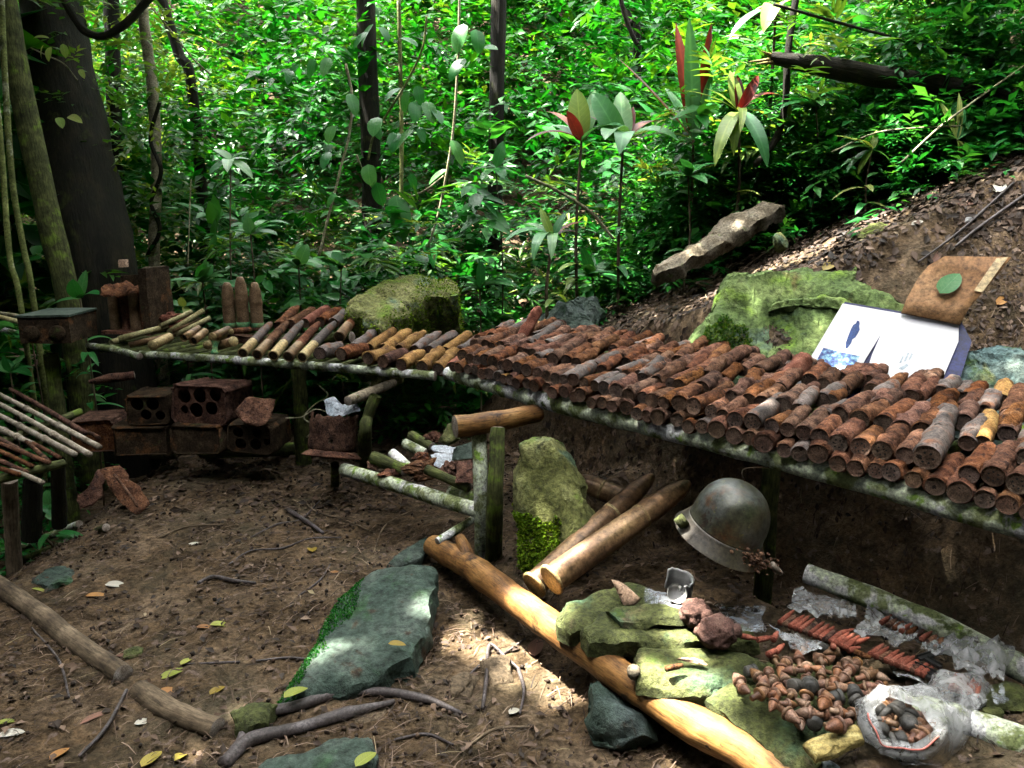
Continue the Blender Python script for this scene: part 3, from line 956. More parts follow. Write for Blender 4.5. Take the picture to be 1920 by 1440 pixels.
me = bigmesh("narrowleaf_undergrowth", *(lambda t: (t[0], t[1], "leaf_yellowgreen", t[2]))(sprig_cloud(S1c, 38, 11, (0.3, 0.55), (0.10, 0.17), W=0.2, tmpl=8)))
tag(ob("narrowleaf_undergrowth", me), "narrow-leaved yellow-green fronds mixed through the undergrowth", "undergrowth", kind="stuff")
r_d = np.random.default_rng(90)
S1d = shrub_sites(420, 26, 5.0, 7.6, 1.6)
me = bigmesh("dead_leaves", *(lambda t: (t[0], t[1], "litter", t[2]))(sprig_cloud(S1d, 39, 3, (0.1, 0.2), (0.06, 0.12), W=0.4, val=np.full(len(S1d), .9))))
tag(ob("dead_leaves", me), "brown dead leaves caught in the undergrowth", "dead leaves", kind="stuff")
S2 = shrub_sites(9500, 22, 7.2, 15.5, 3.8)
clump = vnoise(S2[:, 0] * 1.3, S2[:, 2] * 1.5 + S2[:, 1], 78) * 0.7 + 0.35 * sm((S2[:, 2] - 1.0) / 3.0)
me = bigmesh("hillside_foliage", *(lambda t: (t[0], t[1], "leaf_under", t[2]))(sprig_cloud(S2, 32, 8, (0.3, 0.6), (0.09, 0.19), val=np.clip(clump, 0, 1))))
tag(ob("hillside_foliage", me), "mass of bright green foliage climbing the far hillside", "foliage", kind="stuff")
S4 = shrub_sites(7500, 23, 13.0, 26.0, 5.0)
me = bigmesh("far_foliage", *(lambda t: (t[0], t[1], "leaf_under", t[2]))(sprig_cloud(S4, 35, 8, (0.5, 0.95), (0.2, 0.34), val=np.clip(0.3 + 0.7 * vnoise(S4[:, 0], S4[:, 2], 79), 0, 1))))
tag(ob("far_foliage", me), "far bright foliage filling the top of the view", "foliage", kind="stuff")
# low ferny ground cover right behind the tables and on the left slope
def low_sites(n, seed):
    r = np.random.default_rng(seed)
    x = r.uniform(-4.6, 4.2, 9 * n); y = r.uniform(3.2, 7.0, 9 * n)
    ok = clear_zone(x, y)
    x, y = x[ok][:n], y[ok][:n]
    z = terrain(x, y) + r.random(len(x)) ** 1.5 * 0.55
    return np.stack([x, y, z], 1)
S3 = low_sites(3300, 5)
me = bigmesh("ground_cover", *(lambda t: (t[0], t[1], "leaf_near", t[2]))(sprig_cloud(S3, 33, 11, (0.16, 0.34), (0.035, 0.075), W=0.36)))
tag(ob("ground_cover", me), "low ferny ground cover at the foot of the undergrowth", "ground cover", kind="stuff")
def edge_sites(n, seed):
    r = np.random.default_rng(seed)
    a = r.uniform(-1.2, 2.6, n * 3)
    edge = 1.05 + 0.42 * np.clip(a + 0.4, 0, 2.4) + 0.12 * np.sin(a * 5)
    q = edge + r.random(n * 3) ** 1.4 * 1.3 - 0.05
    x = TL.x + TD.x * a + TN.x * (q + .98); y = TL.y + TD.y * a + TN.y * (q + .98)
    hh = (0.30 + 0.95 * np.clip((q - edge) / 0.6, 0, 1)) * (0.5 + fbm(x * 2, y * 2, 44))
    z = terrain(x, y, False) + 0.05 + hh * r.random(n * 3)
    k = vnoise(x * 3, z * 3 + y, 66) > 0.25
    return np.stack([x, y, z], 1)[k][:n]
S5 = edge_sites(3300, 15)
S5b = edge_sites(260, 16)
S5b[:, 0] -= TN.x * .38; S5b[:, 1] -= TN.y * .38
S5b[:, 2] = terrain(S5b[:, 0], S5b[:, 1]) + .02 + .10 * np.random.default_rng(4).random(len(S5b))
S5 = np.concatenate([S5, S5b])
me = bigmesh("bank_thicket", *(lambda t: (t[0], t[1], "leaf_near", t[2]))(sprig_cloud(S5, 36, 9, (0.15, 0.36), (0.045, 0.10), W=0.38)))
tag(ob("bank_thicket", me), "dense green thicket along the top of the bank", "thicket", kind="stuff")
# thicket at the left edge, its leaf colour yellow-green as if backlit
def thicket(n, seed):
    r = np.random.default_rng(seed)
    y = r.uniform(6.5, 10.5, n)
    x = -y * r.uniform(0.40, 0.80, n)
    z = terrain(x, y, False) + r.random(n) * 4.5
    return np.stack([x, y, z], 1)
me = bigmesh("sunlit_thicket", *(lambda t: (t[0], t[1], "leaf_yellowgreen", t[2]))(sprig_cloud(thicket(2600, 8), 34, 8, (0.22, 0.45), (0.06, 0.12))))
tag(ob("sunlit_thicket", me), "thicket coloured a backlit yellow-green behind the big trunk at left", "thicket", kind="stuff")

# ------------------------------------------------------------------ trees
CUT = None
def tree(name, label, pts, radii, bark, crown=None, wob=0.10, seg=16, n=40, seed=0, limbs=(), group=None):
    base = Vector(pts[0])
    t = thing(name, label, "tree", base, group)
    loc = [Vector(p) - base for p in pts]
    V, Fc = tube(loc, radii, seg, n, wob, seed, nscale=5.0)
    mk("trunk", V, Fc, bark, t)
    for k, (lp, lr) in enumerate(limbs):
        V, Fc = tube([Vector(p) - base for p in lp], lr, 8, 12, wob, seed + k + 1)
        mk("limb", V, Fc, bark, t)
    if crown:
        V, Fq, rn = crown
        me = bigmesh("crown", V - np.array(base), Fq, "leaf_under", rn)
        ob("crown", me, t)
    return t

def crown_box(cx, cy, cz, sx, sy, sz, n, size, seed, extra=0.1):
    def sampler(m, r):
        p = r.uniform(-1, 1, (m, 3))
        c = np.array([cx, cy, cz]) + p * np.array([sx, sy, sz])
        return c
    return leaf_cloud(n, sampler, size, up_bias=0.75, W=0.5, seed=seed, cull=True, extra=extra)

def down(px, py, t, z):
    """continue a trunk straight down from a pixel to height z"""
    p = P(px, py, t)
    return Vector((p.x, p.y, z))

# big dark tree at the left; unseen crown leaves set in the sun's path to shade the clearing
p0 = P(190, 560, 6.2)
# shade crown above the clearing: where the sun would come in at about 8 m height
shx, shy = SUN.x / SUN.z, SUN.y / SUN.z
cz = 9.0
cxs, cys = 0.3 + shx * cz, 2.45 + shy * cz
crown1 = join([crown_box(cxs + 0.5, cys + 9.5, cz + 1.5, 8.0, 3.6, 1.0, 2600, (0.25, 0.5), 43),
               crown_box(cxs, cys, cz, 3.6, 2.6, 0.8, 19000, (0.16, 0.26), 41, 0.12),
               crown_box(cxs - 0.6, cys + 4.4, cz + 0.2, 4.6, 2.1, 0.7, 1100, (0.2, 0.4), 42)])
tree("big_tree", "thick dark mossy tree trunk leaning at the left", [Vector((p0.x, p0.y, th(p0.x, p0.y) - .2)), p0, P(150, 300, 6.4), P(95, 0, 6.7), P(40, -500, 7.2), Vector((-4.5, 6.4, 9.2))],
     [0.36, 0.30, 0.265, 0.245, 0.23, 0.12], "dark_bark", crown1, seed=1, n=50,
     limbs=[([P(40, -500, 7.2), Vector((-3.9, 5.5, 8.0)), Vector((-3.0, 4.4, 9.0))], [0.14, 0.10, 0.04]),
            ([P(60, -350, 7.0), Vector((-3.8, 7.0, 7.6)), Vector((-3.2, 8.0, 9.2))], [0.12, 0.08, 0.03])])
def simple_tree(name, label, pix, t, r, bark, seed, crown_n=170, top=6.5, group=None):
    pts = [P(px, py, t) for px, py in pix]
    b = pts[0]
    pts = [Vector((b.x, b.y, th(b.x, b.y) - .1))] + pts
    d = (pts[-1] - pts[-2]).normalized()
    k = (top - pts[-1].z) / max(0.3, d.z)
    tp = pts[-1] + d * min(k, 6)
    pts.append(tp)
    cr = crown_box(tp.x, tp.y, tp.z, 1.0, 1.0, 0.7, crown_n, (0.14, 0.28), seed + 90)
    return tree(name, label, pts, [r * 1.25] + [r] * (len(pix)) + [r * 0.5], bark, cr, seed=seed, seg=10, n=26, group=group)
simple_tree("mossy_tree", "moss-streaked leaning tree just left of the thick dark trunk", [(135, 600), (85, 380), (30, 120), (0, -40)], 5.7, 0.085, "moss_bark", 2)
simple_tree("slim_tree", "slim dark tree standing between thick trunk and pale trunk", [(228, 470), (215, 240), (208, -20)], 8.0, 0.075, "dark_bark", 3)
simple_tree("pale_tree", "pale slender tree wrapped by a dark twisted vine", [(290, 520), (294, 330), (286, 170), (272, 60), (262, -30)], 6.9, 0.047, "pale_bark", 4)
simple_tree("leaning_tree", "thin dark tree leaning left above the pale slender tree", [(362, 185), (335, 100), (296, -20)], 8.2, 0.055, "dark_bark", 5)
simple_tree("dark_tree", "black straight tree trunk behind the hanging vine leaves", [(700, 500), (694, 250), (684, -30)], 7.0, 0.088, "dark_bark", 6)
simple_tree("shaded_tree", "dark tree trunk right of the long hanging vine", [(928, 520), (930, 250), (936, -30)], 7.3, 0.075, "dark_bark", 7)
simple_tree("brown_tree", "brown tree trunk at the top right edge", [(1898, 250), (1908, 120), (1912, -20)], 5.6, 0.055, "brown_stick", 8)
simple_tree("yellowish_sapling", "yellow-green sapling, rightmost of the stems at left edge", [(62, 560), (45, 470), (22, 330), (8, 120), (2, -20)], 5.15, 0.020, "green_bark", 9, 60, 5)
simple_tree("thin_sapling", "yellow-green bare sapling at the very left edge", [(40, 580), (18, 480), (4, 300), (-14, 100)], 5.0, 0.018, "green_bark", 10, 60, 5)
simple_tree("far_tree", "far thin dark trunk above the red-leaved plants", [(1195, 80), (1180, 40), (1160, -30)], 9.5, 0.05, "dark_bark", 11)
simple_tree("distant_tree", "far dark trunk above the fallen mossy log", [(1632, 60), (1625, 20), (1620, -30)], 9.5, 0.05, "dark_bark", 12)
simple_tree("grey_tree", "thin greenish trunk left of the black straight trunk", [(752, 470), (753, 250), (747, -30)], 6.5, 0.018, "green_bark", 13)

# unseen forest outside the frame: leaf walls and roof added to block low skylight
def ring_sites(n, r):
    ang = r.uniform(math.radians(35), math.radians(325), n)      # measured from +Y (view direction)
    rad = r.uniform(6.5, 9.0, n)
    x = np.sin(ang) * rad; y = np.cos(ang) * rad + 1.0
    z = r.random(n) ** 1.1 * 13.0
    return np.stack([x, y, z], 1)
V, Fq, rn = leaf_cloud(56000, ring_sites, (0.45, 0.7), up_bias=0.5, W=0.5, seed=55)
def roof_sites(n, r):  # leaf roof behind the camera, added to narrow the sky opening
    return np.stack([r.uniform(-9, 9, n), r.uniform(-9, -3.4, n), r.uniform(9, 13, n)], 1)
V, Fq, rn = join([(V, Fq, rn), leaf_cloud(12000, roof_sites, (0.45, 0.7), up_bias=0.7, W=0.5, seed=56)])
tag(ob("unseen_shade_forest", bigmesh("unseen_shade_forest", V, Fq, "leaf_under", rn)), "unseen forest leaves added to block low light on the other sides", "forest", kind="stuff")

# ------------------------------------------------------------------ lianas, branches, vines with leaves
LEAF_ME = {}
def leafmesh(key, L, W, bend, mat, fold=0.18, point=0.8, nseg=7):
    if key not in LEAF_ME:
        V, Fc = big_leaf(L, W, bend, nseg, fold, point=point)
        LEAF_ME[key] = meshonly("leaf", V, Fc, mat)
    return LEAF_ME[key]

def vine(name, label, pix, t, r, mat, leaves=(), n=30, seg=7, cat="vine", wob=0.15, seed=0, leafmat_="leaf_broad", lsize=1.0):
    pts = [P(a[0], a[1], a[2] if len(a) > 2 else t) for a in pix]
    V, Fc = tube(pts, r, seg, n, wob, seed, caps=True)
    o = mk(name, V, Fc, mat)
    tag(o, label, cat)
    rr = random.Random(seed)
    for (px, py, dx, dy, sz) in leaves:
        # leaf hangs from (px,py), its tip towards (dx,dy) in the picture
        a = P(px, py, t - 0.05)
        b = P(px + dx, py + dy, t - 0.05 + rr.uniform(-0.12, 0.02))
        d = b - a
        L = d.length
        me = leafmesh("vl%d%s" % (rr.randrange(3), leafmat_), 1.0, 0.5, 0.5 + 0.25 * rr.random(), leafmat_, 0.15)
        upv = Vector((rr.uniform(-.4, .4), -0.55, 0.75))
        y = d.normalized(); x = y.cross(upv).normalized(); z = x.cross(y)
        M = Matrix((x, y, z)).transposed().to_4x4()
        M.translation = a
        lf = ob("leaf", me, o)
        lf.matrix_world = M @ Matrix.Diagonal((L * sz, L, L, 1))
    return o

vine("liana", "thick dark liana sagging in a loop at the top left", [(100, -40), (138, 30), (165, 62), (200, 66), (240, 40), (268, 10), (300, -25)], 6.0, 0.032, "dark_bark", cat="liana", n=40, seed=3)
vine("twisted_vine", "dark vine twisted around the pale slender tree", [(276, 480, 6.85), (300, 430, 6.75), (284, 380, 6.85), (302, 320, 6.75), (282, 260, 6.8), (300, 190, 6.75)], 6.8, 0.018, "dark_bark", seed=4)
vine("hanging_vine", "long thin hanging vine curving down at the centre of the foliage", [(862, -20), (858, 120), (850, 240), (838, 320), (822, 400), (800, 470)], 5.5, 0.009, "pale_bark",
     [(846, 262, 26, 44, .9), (838, 318, -40, 20, .8), (855, 375, 22, 38, 1.0), (872, 110, -34, 30, .9), (870, 45, -20, 44, 1.0), (892, 55, 10, 38, 1.1), (905, 90, 26, -6, .8), (818, 392, 30, 14, .8)], seed=5)
vine("looping_vine", "thin vine sagging in a wide loop below the hanging leaves", [(668, 290), (690, 340), (715, 366), (750, 374), (795, 358), (832, 330)], 5.4, 0.007, "pale_bark",
     [(706, 342, 10, 44, 1.2), (742, 365, 18, 86, .9), (770, 325, 8, 30, 1.0), (690, 310, 14, 40, 1.1)], seed=6)
vine("leafy_vine", "climbing vine with drooping pointed leaves at the centre", [(800, 30), (792, 90), (765, 150), (748, 178), (722, 220), (700, 255), (690, 300)], 5.3, 0.008, "green_bark",
     [(752, 165, -38, 16, .9), (765, 170, -14, 40, 1.1), (782, 160, 8, 34, 1.0), (778, 190, 2, 34, 1.1), (798, 190, 16, 32, 1.0), (812, 205, 20, 18, .9), (748, 250, -16, 26, .9), (738, 248, -4, 30, .8),
      (708, 220, -12, 28, 1.2), (700, 235, 14, 22, 1.2), (690, 308, 2, 36, 1.4), (775, 243, -44, 30, .8), (786, 238, 8, 22, .8), (690, 60, -34, 22, .9), (700, 45, -32, 36, .8), (712, 50, 20, 20, .9), (748, 72, 36, 2, .8)], seed=7)
vine("pale_vine", "pale knobbly vine slanting down left of centre", [(648, 120), (660, 180), (655, 250), (640, 310), (628, 360), (612, 420), (598, 480)], 5.4, 0.009, "pale_bark",
     [(655, 175, 14, 34, .9), (618, 285, -16, 24, .9), (625, 235, -14, 30, 1.1), (630, 362, -20, 22, .8), (560, 120, -28, 30, .7), (590, 110, -14, 32, .8), (618, 108, -14, 26, .9), (545, 130, -6, 20, .8)], seed=8)
vine("arching_stem", "pale bare stem arching down beside the small rosette plant", [(985, 330), (1030, 350), (1080, 378), (1115, 405), (1150, 448)], 5.0, 0.010, "pale_bark", cat="stem", seed=9)
vine("curved_branch", "dark curved branch rising under the fallen mossy log", [(1415, 310), (1455, 260), (1473, 190), (1476, 110), (1488, 20), (1500, -30)], 4.85, 0.022, "dark_bark", cat="branch", seed=10)
vine("thin_branch", "thin dark straight branch slanting at the top right", [(1450, 8), (1600, 50), (1740, 86), (1830, 106)], 4.7, 0.009, "dark_bark", cat="branch", seed=11)
vine("hooked_liana", "dark dangling liana near the red-leaved plants", [(1160, -20), (1172, 30), (1188, 70), (1196, 84)], 7.0, 0.022, "dark_bark", cat="liana", seed=12)
vine("bare_twig", "fine bare twig arching over the upright shells", [(355, 395), (358, 340), (352, 500)], 5.6, 0.004, "pale_bark", cat="twig", seed=13)
vine("yellow_twig", "slender yellow twig forked near the thin leaning tree", [(285, 15), (330, 70), (362, 110), (395, 140)], 6.8, 0.008, "pale_bark", cat="twig", seed=14)
vine("trunk_creeper", "leafy creeper clinging to the thick dark trunk", [(58, 90), (90, 105), (120, 120), (145, 150)], 5.9, 0.005, "pale_bark",
     [(82, 84, -12, 24, 1.1), (118, 82, 6, 26, 1.1), (62, 72, 26, -10, .7), (95, 88, -10, 20, .8), (110, 220, 6, 14, 1.0), (128, 218, 20, 2, .8), (150, 130, 6, 12, .8)], seed=15, leafmat_="leaf_lime")

# fallen mossy log
log("fallen_log", "dark mossy fallen log with splintered pale end at upper right", "log", [P(1445, 108, 4.8), P(1530, 122, 4.75), P(1640, 142, 4.7), P(1760, 160, 4.65), P(1920, 196, 4.6)], [0.035, 0.06, 0.065, 0.06, 0.055], "dark_bark", seed=16, ends=(0, 0))
for k, (a, b) in enumerate((((1448, 104), (1428, 96)), ((1446, 112), (1404, 116)), ((1450, 116), (1418, 120)))):
    V, Fc = tube([P(*a, 4.79), P(*b, 4.74)], [0.014, 0.003], 5, 4, 0.2, k, caps=True)
    mk("splinter", V, Fc, "yellow_wood", bpy.data.objects["fallen_log"])

# ------------------------------------------------------------------ named plants
def plant(name, label, base, leaves, stem=None, cat="plant", stemmat="brown_stick", stemr=0.008, seed=0, group=None):
    """leaves: (dir xyz, length, width, bend, material, start offset)"""
    t = thing(name, label, cat, base, group)
    rr = random.Random(seed)
    if stem:
        V, Fc = tube([Vector(p) - Vector(base) for p in stem], [stemr * 1.3, stemr], 7, 10, 0.1, seed, caps=True)
        mk("stem", V, Fc, stemmat, t)
    for (d, L, W, bend, mat, off) in leaves:
        V, Fc = big_leaf(1.0, W / L, bend, 8, 0.22, point=0.75)
        key = "pl%.2f%.2f%s" % (round(W / L, 2), round(bend, 1), mat)
        if key not in LEAF_ME: LEAF_ME[key] = meshonly("leaf", V, Fc, mat)
        y = Vector(d).normalized()
        upv = Vector((rr.uniform(-.2, .2), -0.25, 1.0)) if y.z < 0.85 else Vector((rr.uniform(-.3, .3), -1, 0.2))
        x = y.cross(upv).normalized(); z = x.cross(y)
        M = Matrix((x, y, z)).transposed().to_4x4()
        M.translation = Vector(off)
        lf = ob("leaf", LEAF_ME[key], t)
        lf.matrix_local = M @ Matrix.Diagonal((L, L, L, 1))
    return t

def ground_under(px, py, t):
    p = P(px, py, t)
    return Vector((p.x, p.y, th(p.x, p.y)))

def rosette(name, label, px, py, t, specs, stemmat="brown_stick", seed=0, stemr=0.009):
    """specs: (tip px offset dx, dy, width, bend, mat, toward camera)"""
    hub = P(px, py, t)
    base = Vector((hub.x, hub.y, th(hub.x, hub.y)))
    rr = random.Random(seed)
    lv = []
    for (dx, dy, W, bend, mat, dep) in specs:
        tip = P(px + dx, py + dy, t + dep)
        d = tip - hub
        L = d.length
        # aim higher to allow for bending
        aim = d.normalized() + Vector((0, 0, bend * 0.45))
        lv.append((aim, L * (1.08 + 0.12 * bend * bend), W * 1.35, bend, mat, hub - base))
    H = hub.z - base.z
    mat0 = specs[0][4]
    for q in range(int(4 + H * 7)):
        a = rr.uniform(0, 6.28); f = rr.uniform(0.15, 0.9)
        lv.append((Vector((math.cos(a), math.sin(a) - .3, rr.uniform(0.0, .5))), rr.uniform(.10, .22), rr.uniform(.03, .06), rr.uniform(.6, 1.4), "leaf_broad" if rr.random() < .7 else mat0, Vector((rr.uniform(-.02, .02), rr.uniform(-.02, .02), H * f))))
    bow = Vector((rr.uniform(-.05, .05), rr.uniform(-.04, .04), 0))
    return plant(name, label, base, lv, [base, base.lerp(hub, .5) + bow, hub], stemmat=stemmat, stemr=stemr, seed=seed)

cg, cr_, cl = "leaf_cordy_green", "leaf_cordy_red", "leaf_lime"
rosette("red_edged_plant", "broad-leaved plant with red-edged drooping leaves, left one", 1090, 265, 5.1,
        [(-10, -95, .11, .3, cl, 0), (28, -92, .08, .2, cg, .1), (-55, -62, .05, .9, cr_, .05), (-85, 0, .06, 1.3, cr_, -.1), (-25, -50, .06, .4, cr_, -.1), (60, -30, .09, 1.1, cg, -.2), (-60, -30, .05, .9, cg, .1), (10, -60, .07, .4, cr_, .1)], seed=3)
rosette("green_broad_plant", "broad-leaved plant with big pale green drooping leaves, right one", 1168, 272, 5.0,
        [(-68, -82, .11, 1.0, cg, -.1), (-28, -20, .11, 1.7, cg, -.25), (-4, -100, .10, .4, cg, .1), (75, -14, .12, 1.6, cg, -.2), (60, -52, .08, 1.0, cr_, .1), (85, -25, .06, 1.2, cl, 0), (-55, -55, .05, .5, cr_, 0), (30, -70, .05, .5, cr_, .1), (8, 10, .10, 1.9, cg, -.3)], seed=4)
rosette("tall_red_plant", "tall plant with long upright dark red leaves", 1300, 262, 5.1,
        [(-130, -145, .07, .1, cr_, -.1), (-30, -205, .07, .05, cr_, .05), (-6, -215, .085, .05, cg, -.05), (34, -205, .06, .05, cr_, .05), (40, -120, .05, .2, cg, 0), (-50, -100, .05, .5, cg, .1), (-90, 0, .05, .8, cl, -.1), (60, -60, .04, .6, cg, 0)], seed=5)
rosette("strap_leaf_plant", "lime strap-leaved plant hanging beside the dark curved branch", 1385, 210, 4.85,
        [(-55, -45, .05, .5, cl, 0), (-95, -40, .04, .5, cl, 0), (-30, 90, .07, 1.2, cl, -.2), (-8, 70, .05, 1.4, cl, -.1), (30, 90, .07, 1.3, cg, -.15), (30, -20, .05, .9, cl, 0), (-15, -75, .06, .3, cl, 0), (4, -70, .05, .5, cr_, 0), (50, -60, .05, 1.0, cr_, -.1), (65, -40, .05, 1.2, cr_, -.05), (60, 20, .04, 1.1, cl, .1), (10, 40, .04, 1.6, cl, -.2)], seed=6)
rosette("small_rosette_plant", "small rosette plant with pale arching leaves on the slope", 1036, 445, 4.9,
        [(-28, -52, .04, .6, cl, 0), (26, -42, .04, .7, cg, 0), (-70, 10, .06, 1.6, cg, -.1), (-30, 38, .06, 1.8, cg, -.2), (0, 38, .05, 1.8, cg, -.2), (40, -10, .04, 1.0, cr_, 0), (-55, -25, .04, .9, cg, .1), (55, -30, .035, .9, cr_, 0)], seed=7)
rosette("yellow_top_plant", "yellow-green plant with drooping leaves at the top right", 1455, 15, 5.1,
        [(-70, 50, .07, .9, cg, -.1), (30, 18, .10, 1.2, cl, -.1), (-35, 5, .06, .9, cl, 0), (-10, 45, .09, 1.4, cl, -.2), (50, -20, .06, .6, cl, 0), (60, 20, .06, 1.0, cg, 0)], seed=8)
rosette("pale_leaf_sprig", "seedling with pale narrow leaves at the edge of the bank", 1635, 280, 4.4,
        [(-62, -25, .04, .5, cl, 0), (-30, -20, .045, .9, cl, -.05), (-50, 8, .05, 1.0, cg, -.05), (-20, 40, .03, .9, cl, 0), (10, -35, .03, .4, cl, 0), (-40, 42, .035, 1.0, cg, 0), (35, 30, .03, .9, cg, 0)], seed=9, stemr=0.004)
rosette("hanging_leaf_seedling", "seedling with hanging pale leaves at the top of the bank", 1795, 262, 4.3,
        [(-35, -10, .035, .7, cg, 0), (-55, 10, .035, .9, cg, 0), (6, 50, .03, 1.2, cl, 0), (18, 45, .03, 1.2, cl, 0), (24, -60, .03, .5, cg, 0), (-28, -70, .035, .4, cl, 0), (10, -85, .03, .3, cl, 0), (40, -20, .03, .8, cg, 0)], seed=10, stemr=0.004)
rosette("star_leaf_plant", "plant with a star of pale pointed leaves in the left foliage", 432, 300, 5.4,
        [(-35, 25, .07, .5, cg, -.1), (-30, -20, .07, .5, cg, 0), (28, -14, .05, .5, cg, 0), (34, 32, .06, .7, cg, -.1), (-6, 22, .06, .9, cg, -.2), (36, 0, .05, .5, cg, .05)], seed=11, stemr=0.005)
rosette("bluish_leaf_plant", "plant with toothed bluish green leaves beside the dark trunk", 930, 315, 5.3,
        [(14, -48, .06, .3, "leaf_broad", 0), (-44, 8, .05, .6, "leaf_broad", 0), (-40, -12, .05, .5, "leaf_broad", 0), (12, 20, .06, .8, "leaf_broad", -.1), (38, -18, .05, .6, "leaf_broad", 0), (-24, 22, .05, .7, "leaf_broad", -.1), (30, 10, .05, .7, "leaf_broad", 0)], seed=12, stemr=0.005)
rosette("broadleaf_seedling", "broad-leaved seedling behind the dark crate", 150, 560, 5.35,
        [(-20, -26, .09, .6, "leaf_broad", -.1), (28, -8, .08, .8, "leaf_broad", -.1), (-60, 20, .05, .7, "leaf_broad", 0), (10, -50, .05, .3, "leaf_broad", 0)], seed=13, stemr=0.005)
rosette("lime_tuft", "lime leafed tuft beside the canister rack", 345, 575, 5.2,
        [(-40, -4, .06, .8, "leaf_broad", 0), (-8, -12, .04, .7, cl, -.05), (6, 22, .03, 1.0, cl, -.05), (22, -2, .05, .9, "leaf_broad", 0), (12, 24, .025, 1.1, cl, -.05)], seed=14, stemr=0.004)
rosette("bright_seedling", "bright green seedling under the rod rack at left", 92, 945, 3.75,
        [(-30, 8, .06, .7, "leaf_broad", 0), (12, -20, .05, .5, "leaf_broad", 0), (14, 24, .07, .9, "leaf_broad", -.05), (-14, 22, .06, .9, "leaf_broad", -.05), (-6, -24, .04, .4, "leaf_broad", 0)], seed=15, stemr=0.005)
rr = random.Random(5)
mid_labels = [((560, 500), "leafy shrub right behind the upright shells"), ((470, 440), "leafy shrub left of the slanting pale vine"), ((640, 500), "leafy shrub above the mossy boulder's left end"),
              ((900, 540), "small plant right of the mossy boulder"), ((1110, 520), "small plant left of the weathered plank"), ((1290, 330), "bushy plant between the red-leaved plants and the bank"),
              ((1530, 200), "broad leafy plant under the fallen mossy log"), ((1700, 220), "leafy plant growing below the fallen mossy log's right half"), ((380, 530), "small shrub between canister rack and upright shells"),
              ((20, 700), "dark leafy shrub behind the rod rack"), ((1850, 130), "leafy plant at the right edge above the fallen log"), ((60, 640), "small leafy plant at the left edge beside the dark crate")]
for k, ((px, py), lab) in enumerate(mid_labels):
    specs = []
    for j in range(12):
        a = rr.uniform(0, 2 * math.pi); R_ = rr.uniform(22, 52)
        specs.append((math.cos(a) * R_ * 1.2, -abs(math.sin(a)) * R_ * 0.8 + rr.uniform(-10, 22), rr.uniform(.035, .07), rr.uniform(.4, 1.2), "leaf_broad", rr.uniform(-.2, .2)))
    rosette("leafy_plant", lab, px, py, 4.7 if px > 1200 else 5.35 if px > 100 else 4.9, specs, seed=20 + k, stemr=0.005)
# ================================================================== ROCKS
def pix_slab(name, label, pix, p0, nrm, thick, mat, cat="stone", **kw):
    nrm = Vector(nrm).normalized()
    return slab(name, [PL(px, py, p0, nrm) for px, py in pix], thick, mat, label, cat, nrm=nrm, **kw)

def moss_tufts(parent, pts_fn, n, seed, size=(0.008, 0.02), mat="moss_tuft"):
    """real moss fronds on a stone: one part nobody could count"""
    r = np.random.default_rng(seed)
    pos, nor = pts_fn(n, r)
    fwd = nor + r.normal(0, 0.7, pos.shape)
    R = rotmats(fwd, r.normal(0, 1, pos.shape))
    tv, tf = leaf_template4(1.0, 0.5)
    V, Fq = scatter(tv, tf, pos, R, r.uniform(*size, len(pos)))
    me = bigmesh("moss", V, Fq, mat, np.repeat(r.random(len(pos)), len(tv)))
    o = ob("moss", me)
    o.parent = parent
    o.matrix_parent_inverse = parent.matrix_basis.inverted()
    o["kind"] = "stuff"
    return o

def face_points(o, test):
    me = o.data
    bpy.context.view_layer.update()
    mw = o.matrix_world
    C, N, A = [], [], []
    for p in me.polygons:
        c = mw @ p.center; n = (mw.to_3x3() @ p.normal).normalized()
        if test(c, n):
            C.append([mw @ me.vertices[v].co for v in p.vertices[:3]]); N.append(n); A.append(p.area)
    C = np.array(C, float); N = np.array(N, float); A = np.array(A); A /= A.sum()
    def fn(k, r):
        i = r.choice(len(A), k, p=A)
        u = r.random((k, 2)); s = u.sum(1) > 1; u[s] = 1 - u[s]
        p = C[i, 0] + (C[i, 1] - C[i, 0]) * u[:, :1] + (C[i, 2] - C[i, 0]) * u[:, 1:]
        return p, N[i]
    return fn

# mossy boulder behind the left table
NB = Vector((-0.05, -0.42, 0.9)).normalized()
b1 = pix_slab("mossy_boulder", "flat-topped boulder with a mossy right end behind the left table", [(655, 560), (700, 528), (745, 508), (800, 506), (850, 520), (858, 548), (800, 548), (745, 585), (712, 612), (690, 600), (645, 580)],
              P(760, 560, 4.75), NB, 0.5, "mossy_rock", "boulder", amp=0.02, seed=3, jag=0.02)
moss_tufts(b1, face_points(b1, lambda c, n: (c.x > P(790, 530, 4.75).x - 0.05 and n.y < 0.5) or (n.z < 0.5 and n.y < 0 and c.z > 0.62)), 5200, 3)
# large green boulder behind the long table
b2 = pix_slab("green_boulder", "large green cracked boulder behind the paper sheets", [(1262, 690), (1290, 640), (1338, 560), (1362, 512), (1450, 500), (1520, 492), (1608, 490), (1640, 530), (1720, 560), (1770, 600), (1790, 740), (1700, 800), (1500, 760), (1350, 720)],
              PG, NG, 0.5, "green_boulder", "boulder", amp=0.03, seed=5, jag=0.02, cuts=4)
pc = PL(1365, 640, PG, NG)
moss_tufts(b2, face_points(b2, lambda c, n: (c - pc).length < 0.11 + 0.05 * mnoise.noise(c * 20) and n.dot(NG) > 0.3), 1500, 6, (0.01, 0.022), "leaf_yellowgreen")
# crack ledge across the boulder
b2b = pix_slab("ledge", None, [(1440, 580), (1500, 566), (1560, 572), (1600, 585), (1602, 560), (1560, 545), (1500, 548), (1450, 560)], PG + NG * 0.035, NG, 0.07, "green_boulder", None, amp=0.01, seed=6, parent=b2)
